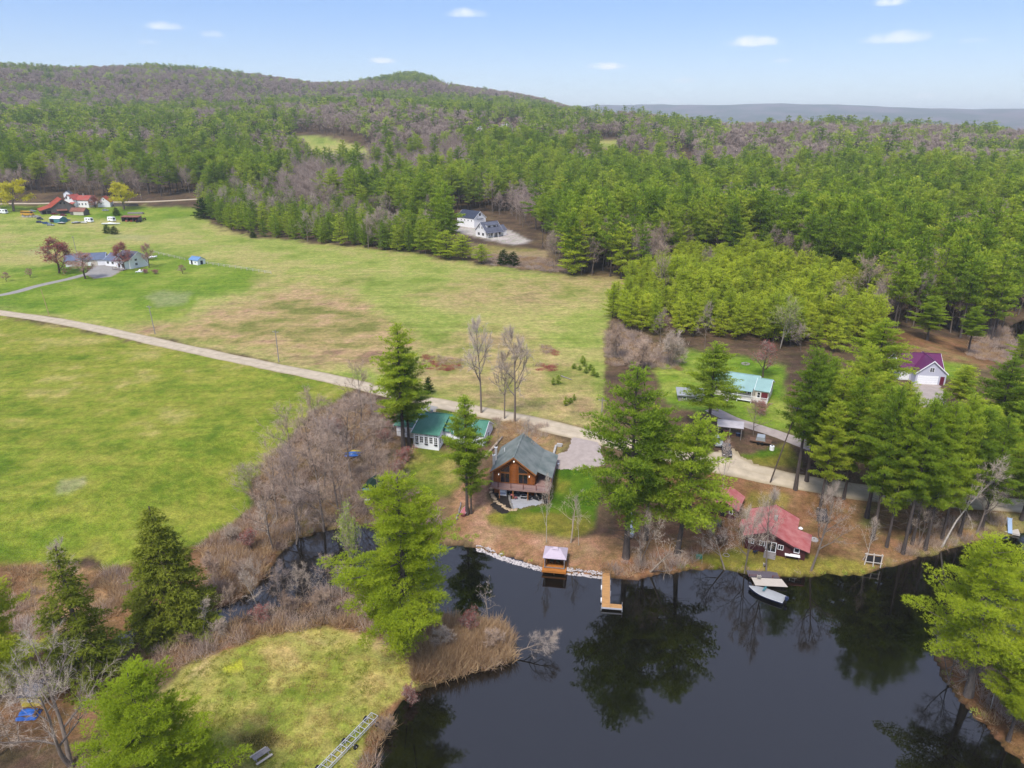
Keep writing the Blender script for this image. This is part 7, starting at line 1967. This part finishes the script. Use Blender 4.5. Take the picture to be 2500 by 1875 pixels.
MB().bar((0, 0, -.05), (0, 0, .18), .75, 16, .7).build('disc', m_concrete, lid); MB().bar((0, 0, .181), (0, 0, .25), .12, 8).build('grip', m_dark, lid)
q = S(1953, 1300); gb = thing('kettle_grill', tuple(q), 0, 'white kettle grill at the corner of the red cottage', 'grill')
for a in (0, 2.1, 4.2): MB().bar((.3 * math.cos(a), .3 * math.sin(a), -.05), (.1 * math.cos(a), .1 * math.sin(a), .7), .025, 5).build('leg', m_black, gb)
MB().bar((0, 0, .6), (0, 0, .85), .2, 12, .42).build('bowl', m_white, gb); MB().bar((0, 0, .851), (0, 0, 1.1), .42, 12, .12).build('lid', m_white, gb)
q = S(1755, 1284); tb = thing('trash_bin', tuple(q), 0, 'black wheeled bin between the red shed and cottage', 'bin')
MB().box(-.35, .35, -.4, .4, .05, 1.05).build('body', m_black, tb); MB().box(-.38, .38, -.43, .43, 1.051, 1.14).build('lid', m_black, tb)
chair(tuple(S(1867, 1384)), R(160), m_beige, 'pale garden chair on the moss before the cottage steps', m_beige)
chair(tuple(S(1843, 1352)), R(200), m_navycar, 'dark blue chair against the red cottage wall', m_navycar)
q = S(1773, 1356); hp = thing('hoop', tuple(q), 0, 'pale wheel rim lying by the crooked tree', 'wheel')
V, F = [], []
m = MB()
for i in range(16):
    a, b = i * math.tau / 16, (i + 1) * math.tau / 16
    m.bar((.5 * math.cos(a), .5 * math.sin(a), .06), (.5 * math.cos(b), .5 * math.sin(b), .06), .06, 5)
m.build('ring', m_greywood, hp)
# log swing with dark seat nets
q = S(2130, 1376); lg = thing('log_swing', tuple(q), R(-12), 'peeled-log swing frame with two dark seat panels on the bank', 'swing')
for (x0, x1) in ((-1.35, -1.15), (0, 0), (1.15, 1.35)):
    MB().bar((x0 - .1, -.75, -.2), (x1 * .95, -.1, 1.9), .09, 7).build('log_leg', m_beige, lg); MB().bar((x0 - .1, .6, -.2), (x1 * .95, .1, 1.9), .08, 7).build('log_leg', m_beige, lg)
MB().bar((-1.45, 0, 1.75), (1.45, 0, 1.7), .09, 7).build('top_log', m_beige, lg); MB().bar((-1.3, -.5, .55), (1.35, -.5, .5), .07, 7).build('cross_log', m_beige, lg)
for x_ in (-.62, .62): MB().slab([(x_ - .5, -.45, .62), (x_ + .5, -.45, .62), (x_ + .5, -.12, 1.55), (x_ - .5, -.12, 1.55)], .04).build('seat_panel', m_dark, lg)
# swim raft with slide
q = flat(2462 * .8848, 1294 * .8848, .3); sr = thing('swim_raft', (q[0], q[1], 0), R(-25), 'white swim raft with a blue slide drawn up at the bank', 'raft')
MB().box(-1.6, 1.6, -1.2, 1.2, .1, .45).build('deck', m_beige, sr)
MB().slab([(-.35, -1.6, .5), (.35, -1.6, .5), (.35, 1.2, 2.2), (-.35, 1.2, 2.2)], .1).build('slide', mat('pale_blue_slide', C(172, 196, 226), .4, .05), sr)
for s_ in (-.4, .4): MB().bar((s_, 1.2, .45), (s_, 1.2, 2.3), .04, 6).build('ladder_post', m_alu, sr)
# logs
def log(name, a, b, r, label, mt=None):
    p, q = S(*a), S(*b); d = q - p; n = 5
    o = thing(name, tuple(p), 0, label, 'log'); m = MB(); rng_ = np.random.default_rng(int(a[0])); last = Vector((0, 0, r))
    for i in range(1, n + 1):
        t = i / n; c = Vector((d.x * t, d.y * t, hz(p.x + d.x * t, p.y + d.y * t) - p.z + r)) + Vector((rng_.normal(0, .06), rng_.normal(0, .06), 0))
        m.bar(last, c, r * (1 - .35 * (i - 1) / n), 8, r * (1 - .35 * i / n)); last = c
    m.build('stem', mt or bark_dead, o, True); return o
log('fallen_log', (1184, 1120), (1226, 1070), .32, 'long pale fallen log between the green-roofed house and the log cabin')
log('pole_log', (1115, 1270), (1126, 1228), .16, 'straight weathered pole lying on the litter beside the slim pine', m_greywood)
log('fallen_branch', (296, 1620), (372, 1630), .07, 'thin bare branch lying at the edge of the peninsula lawn')
log('driftwood', (500, 1560), (516, 1530), .18, 'grey driftwood stump on the brook bank', m_greywood)
log('plank_board', (1370, 919), (1394, 928), .16, 'grey board lying in the rough field corner', m_greywood)
log('lawn_edging', (1585, 1394), (1640, 1393), .06, 'pale timber edging at the waterline beside the wooden dock', m_greywood)
q = S(262, 1642); bp_ = thing('brush_pile', tuple(q), 0, 'small heap of pale sticks and scrap by the brook', 'brush pile')
for i in range(16):
    a = rg.uniform(0, 3.14); l_ = rg.uniform(.5, 1.1); c = Vector((rg.normal(0, .4), rg.normal(0, .3), rg.uniform(.05, .45)))
    MB().bar(c - Vector((math.cos(a), math.sin(a), .1)) * l_ * .6, c + Vector((math.cos(a), math.sin(a), .1)) * l_ * .6, .04, 5).build('stick', [m_greywood, bark_dead, m_browntimber][i % 3], bp_)
# things among the thicket
q = S(862, 1112); tp = thing('tarp_pile', tuple(q), R(5), 'row of blue-tarped kayaks half hidden in the thicket', 'kayaks')
for i in range(4):
    m = MB(); V = []
    for j in range(9):
        t = j / 8; w = .35 * math.sin(math.pi * (.06 + .88 * t)); V += [(-1.7 + 3.4 * t, i * .75 - 1.2 - w, .5), (-1.7 + 3.4 * t, i * .75 - 1.2, .5 + w * .9), (-1.7 + 3.4 * t, i * .75 - 1.2 + w, .5), (-1.7 + 3.4 * t, i * .75 - 1.2, .5 - w * .7)]
    m.poly(V, [(a * 4 + b, a * 4 + (b + 1) % 4, a * 4 + 4 + (b + 1) % 4, a * 4 + 4 + b) for a in range(8) for b in range(4)]).build('kayak', [m_blue, m_bluecar, m_blue, m_playyellow][i], tp, True)
for x_ in (-1.0, 1.0): MB().box(x_ - .06, x_ + .06, -1.7, 1.7, -.1, .3).build('rack', m_browntimber, tp)
q = S(906, 1214); gt = thing('canvas_shed', tuple(q), R(-8), 'dark green canvas shed with blue tarp front in the thicket', 'shed')
gable(gt, -1.6, 1.6, 0, 3.6, 0, 1.8, 1.1, m_darkgreen, m_darkgreen, 'y', .15, ribs=0)
MB().slab([(-1.5, -.5, 1.7), (1.5, -.5, 1.7), (1.5, -.05, 2.0), (-1.5, -.05, 2.0)], .05).build('tarp', m_blue, gt); MB().box(-1.1, 1.1, -.06, -.02, .0, 1.5).build('opening', m_dark, gt)
q = S(897, 1226); cr = thing('white_cooler', tuple(q), R(10), 'white cooler box in front of the canvas shed', 'box')
MB().box(-.5, .5, -.3, .3, 0, .45).build('body', m_white, cr); MB().box(-.52, .52, -.32, .32, .451, .55).build('lid', m_white, cr)
# yellow playhouse and blue tarp
q = S(54, 1728); ph = thing('playhouse', (q.x, q.y, q.z), R(8), 'yellow wooden playhouse with grey roof under the great bare tree', 'playhouse')
gable(ph, 0, 2.3, 0, 2.6, .3, 1.4, .8, m_playyellow, m_slate, 'x', .2, ribs=0)
win(ph, (1.1, 0, .75), .5, .5, 'f', 1, 1); win(ph, (2.3, 1.2, .75), .5, .6, 'r', 1, 1)
for x_ in (.1, 2.2):
    for y_ in (.1, 2.5): MB().box(x_ - .06, x_ + .06, y_ - .06, y_ + .06, -.3, .3).build('stilt', m_greywood, ph)
q = S(118, 1702); yp = thing('yellow_panel', tuple(q), R(60), 'loose yellow wall panel with a white window leaning by the playhouse', 'panel')
MB().slab([(-.5, 0, -.05), (.5, 0, -.05), (.5, .3, 1.7), (-.5, .3, 1.7)], .06).build('board', m_playyellow, yp); MB().slab([(-.18, .1, .75), (.18, .1, .75), (.18, .2, 1.25), (-.18, .2, 1.25)], .1).build('window', m_white, yp)
q = S(70, 1748); bt_ = thing('tarp_heap', tuple(q), R(4), 'bright blue tarp draped over a low stack before the playhouse', 'tarp')
nx_ = 14; V = []; F = []
for i in range(nx_):
    for j in range(nx_):
        u, v_ = i / (nx_ - 1) * 2 - 1, j / (nx_ - 1) * 2 - 1
        zz = .75 * (1 - max(abs(u), abs(v_)) ** 5) + .06 * math.sin(7 * u + 3 * v_) + .05 * math.sin(9 * v_ - 4 * u)
        V.append((u * 1.25, v_ * .8, max(zz, .02)))
for i in range(nx_ - 1):
    for j in range(nx_ - 1): F.append((i * nx_ + j, (i + 1) * nx_ + j, (i + 1) * nx_ + j + 1, i * nx_ + j + 1))
MB().poly(V, F).build('sheet', m_blue, bt_, True); MB().box(-1.1, 1.1, -.65, .65, -.1, .6).build('stack', m_browntimber, bt_)
# picnic table
q = S(639, 1852); pt_ = thing('picnic_table', tuple(q), R(47), 'weathered grey picnic table at the near edge of the peninsula lawn', 'table')
for i in range(5): MB().box(-1.0, 1.0, -.38 + i * .155, -.38 + i * .155 + .145, .74, .79).build('top_plank', m_greywood, pt_)
for s_ in (-1, 1):
    for k in range(2): MB().box(-1.0, 1.0, s_ * .72 - .14 + k * .15, s_ * .72 - .14 + k * .15 + .14, .42, .46).build('bench_plank', m_beige, pt_)
for x_ in (-.75, .75):
    MB().box(x_ - .04, x_ + .04, -.85, .85, .34, .415).build('cross_beam', m_greywood, pt_)
    for s_ in (-1, 1): MB().bar((x_, s_ * .62, -.05), (x_, s_ * .2, .73), .05, 4).build('leg', m_greywood, pt_)
# wheeled aluminium dock section drawn up on the grass
p0, p1 = S(908, 1752), S(760, 1900); d = p1 - p0; Lr = math.hypot(d.x, d.y)
rd = thing('roll_in_dock', tuple(p0), math.atan2(d.y, d.x), 'white aluminium roll-in dock frame on wheels lying across the lawn', 'dock frame')
Wd_ = 1.05
for y_ in (0, Wd_):
    for z_ in (.45, .8): MB().box(0, Lr, y_ - .035, y_ + .035, z_ - .035, z_ + .035).build('side_rail', m_alu, rd)
n_ = int(Lr / .75)
for i in range(n_ + 1):
    x_ = i * Lr / n_
    MB().box(x_ - .025, x_ + .025, .036, Wd_ - .036, .775, .825).build('crossbar', m_alu, rd)
    for y_ in (0, Wd_): MB().box(x_ - .02, x_ + .02, y_ - .02, y_ + .02, .486, .764).build('upright', m_alu, rd)
    if i < n_ and i % 3 != 2:
        x2 = (i + 1) * Lr / n_
        MB().bar((x_, .04, .80), (x2, Wd_ - .04, .80), .018, 4).build('brace', m_alu, rd)
for x_ in (.7, 4.6, 9.0):
    if x_ > Lr: continue
    for y_, s_ in ((Wd_ + .4, 1), (-.4, -1)):
        a_x = MB().bar((x_, y_ - s_ * .4, .42), (x_, y_, .30), .03, 5).build('axle', m_alu, rd)
        wv = MB().bar((x_, y_ - .1, .28), (x_, y_ + .1, .28), .32, 14).build('wheel', m_black, rd)
        MB().bar((x_, y_ - .11, .28), (x_, y_ + .11, .28), .12, 8).build('hub', m_alu, wv)
# brick heap behind the green-roofed house and small field ring
q = S(957, 1032); wp = thing('firewood_stack', tuple(q), R(20), 'stack of pale split firewood at the end of the green-roofed house', 'firewood')
for i in range(28): MB().bar((-1.2 + (i % 7) * .4, -.3, .15 + (i // 7) * .28), (-1.2 + (i % 7) * .4, .3, .15 + (i // 7) * .28), .15, 6).build('billet', [m_logtrim, bark_dead][i % 2], wp)
q = S(1820, 889); fr_ = thing('fire_ring', tuple(q), 0, 'stone fire ring on the lawn behind the teal-roofed house', 'fire ring')
for i in range(12): 
    o = add('ring_stone', gs[i % 4], fr_, (.95 * math.cos(i * math.tau / 12), .95 * math.sin(i * math.tau / 12), 0), (0, 0, i)); o.scale = (.28, .24, .8)
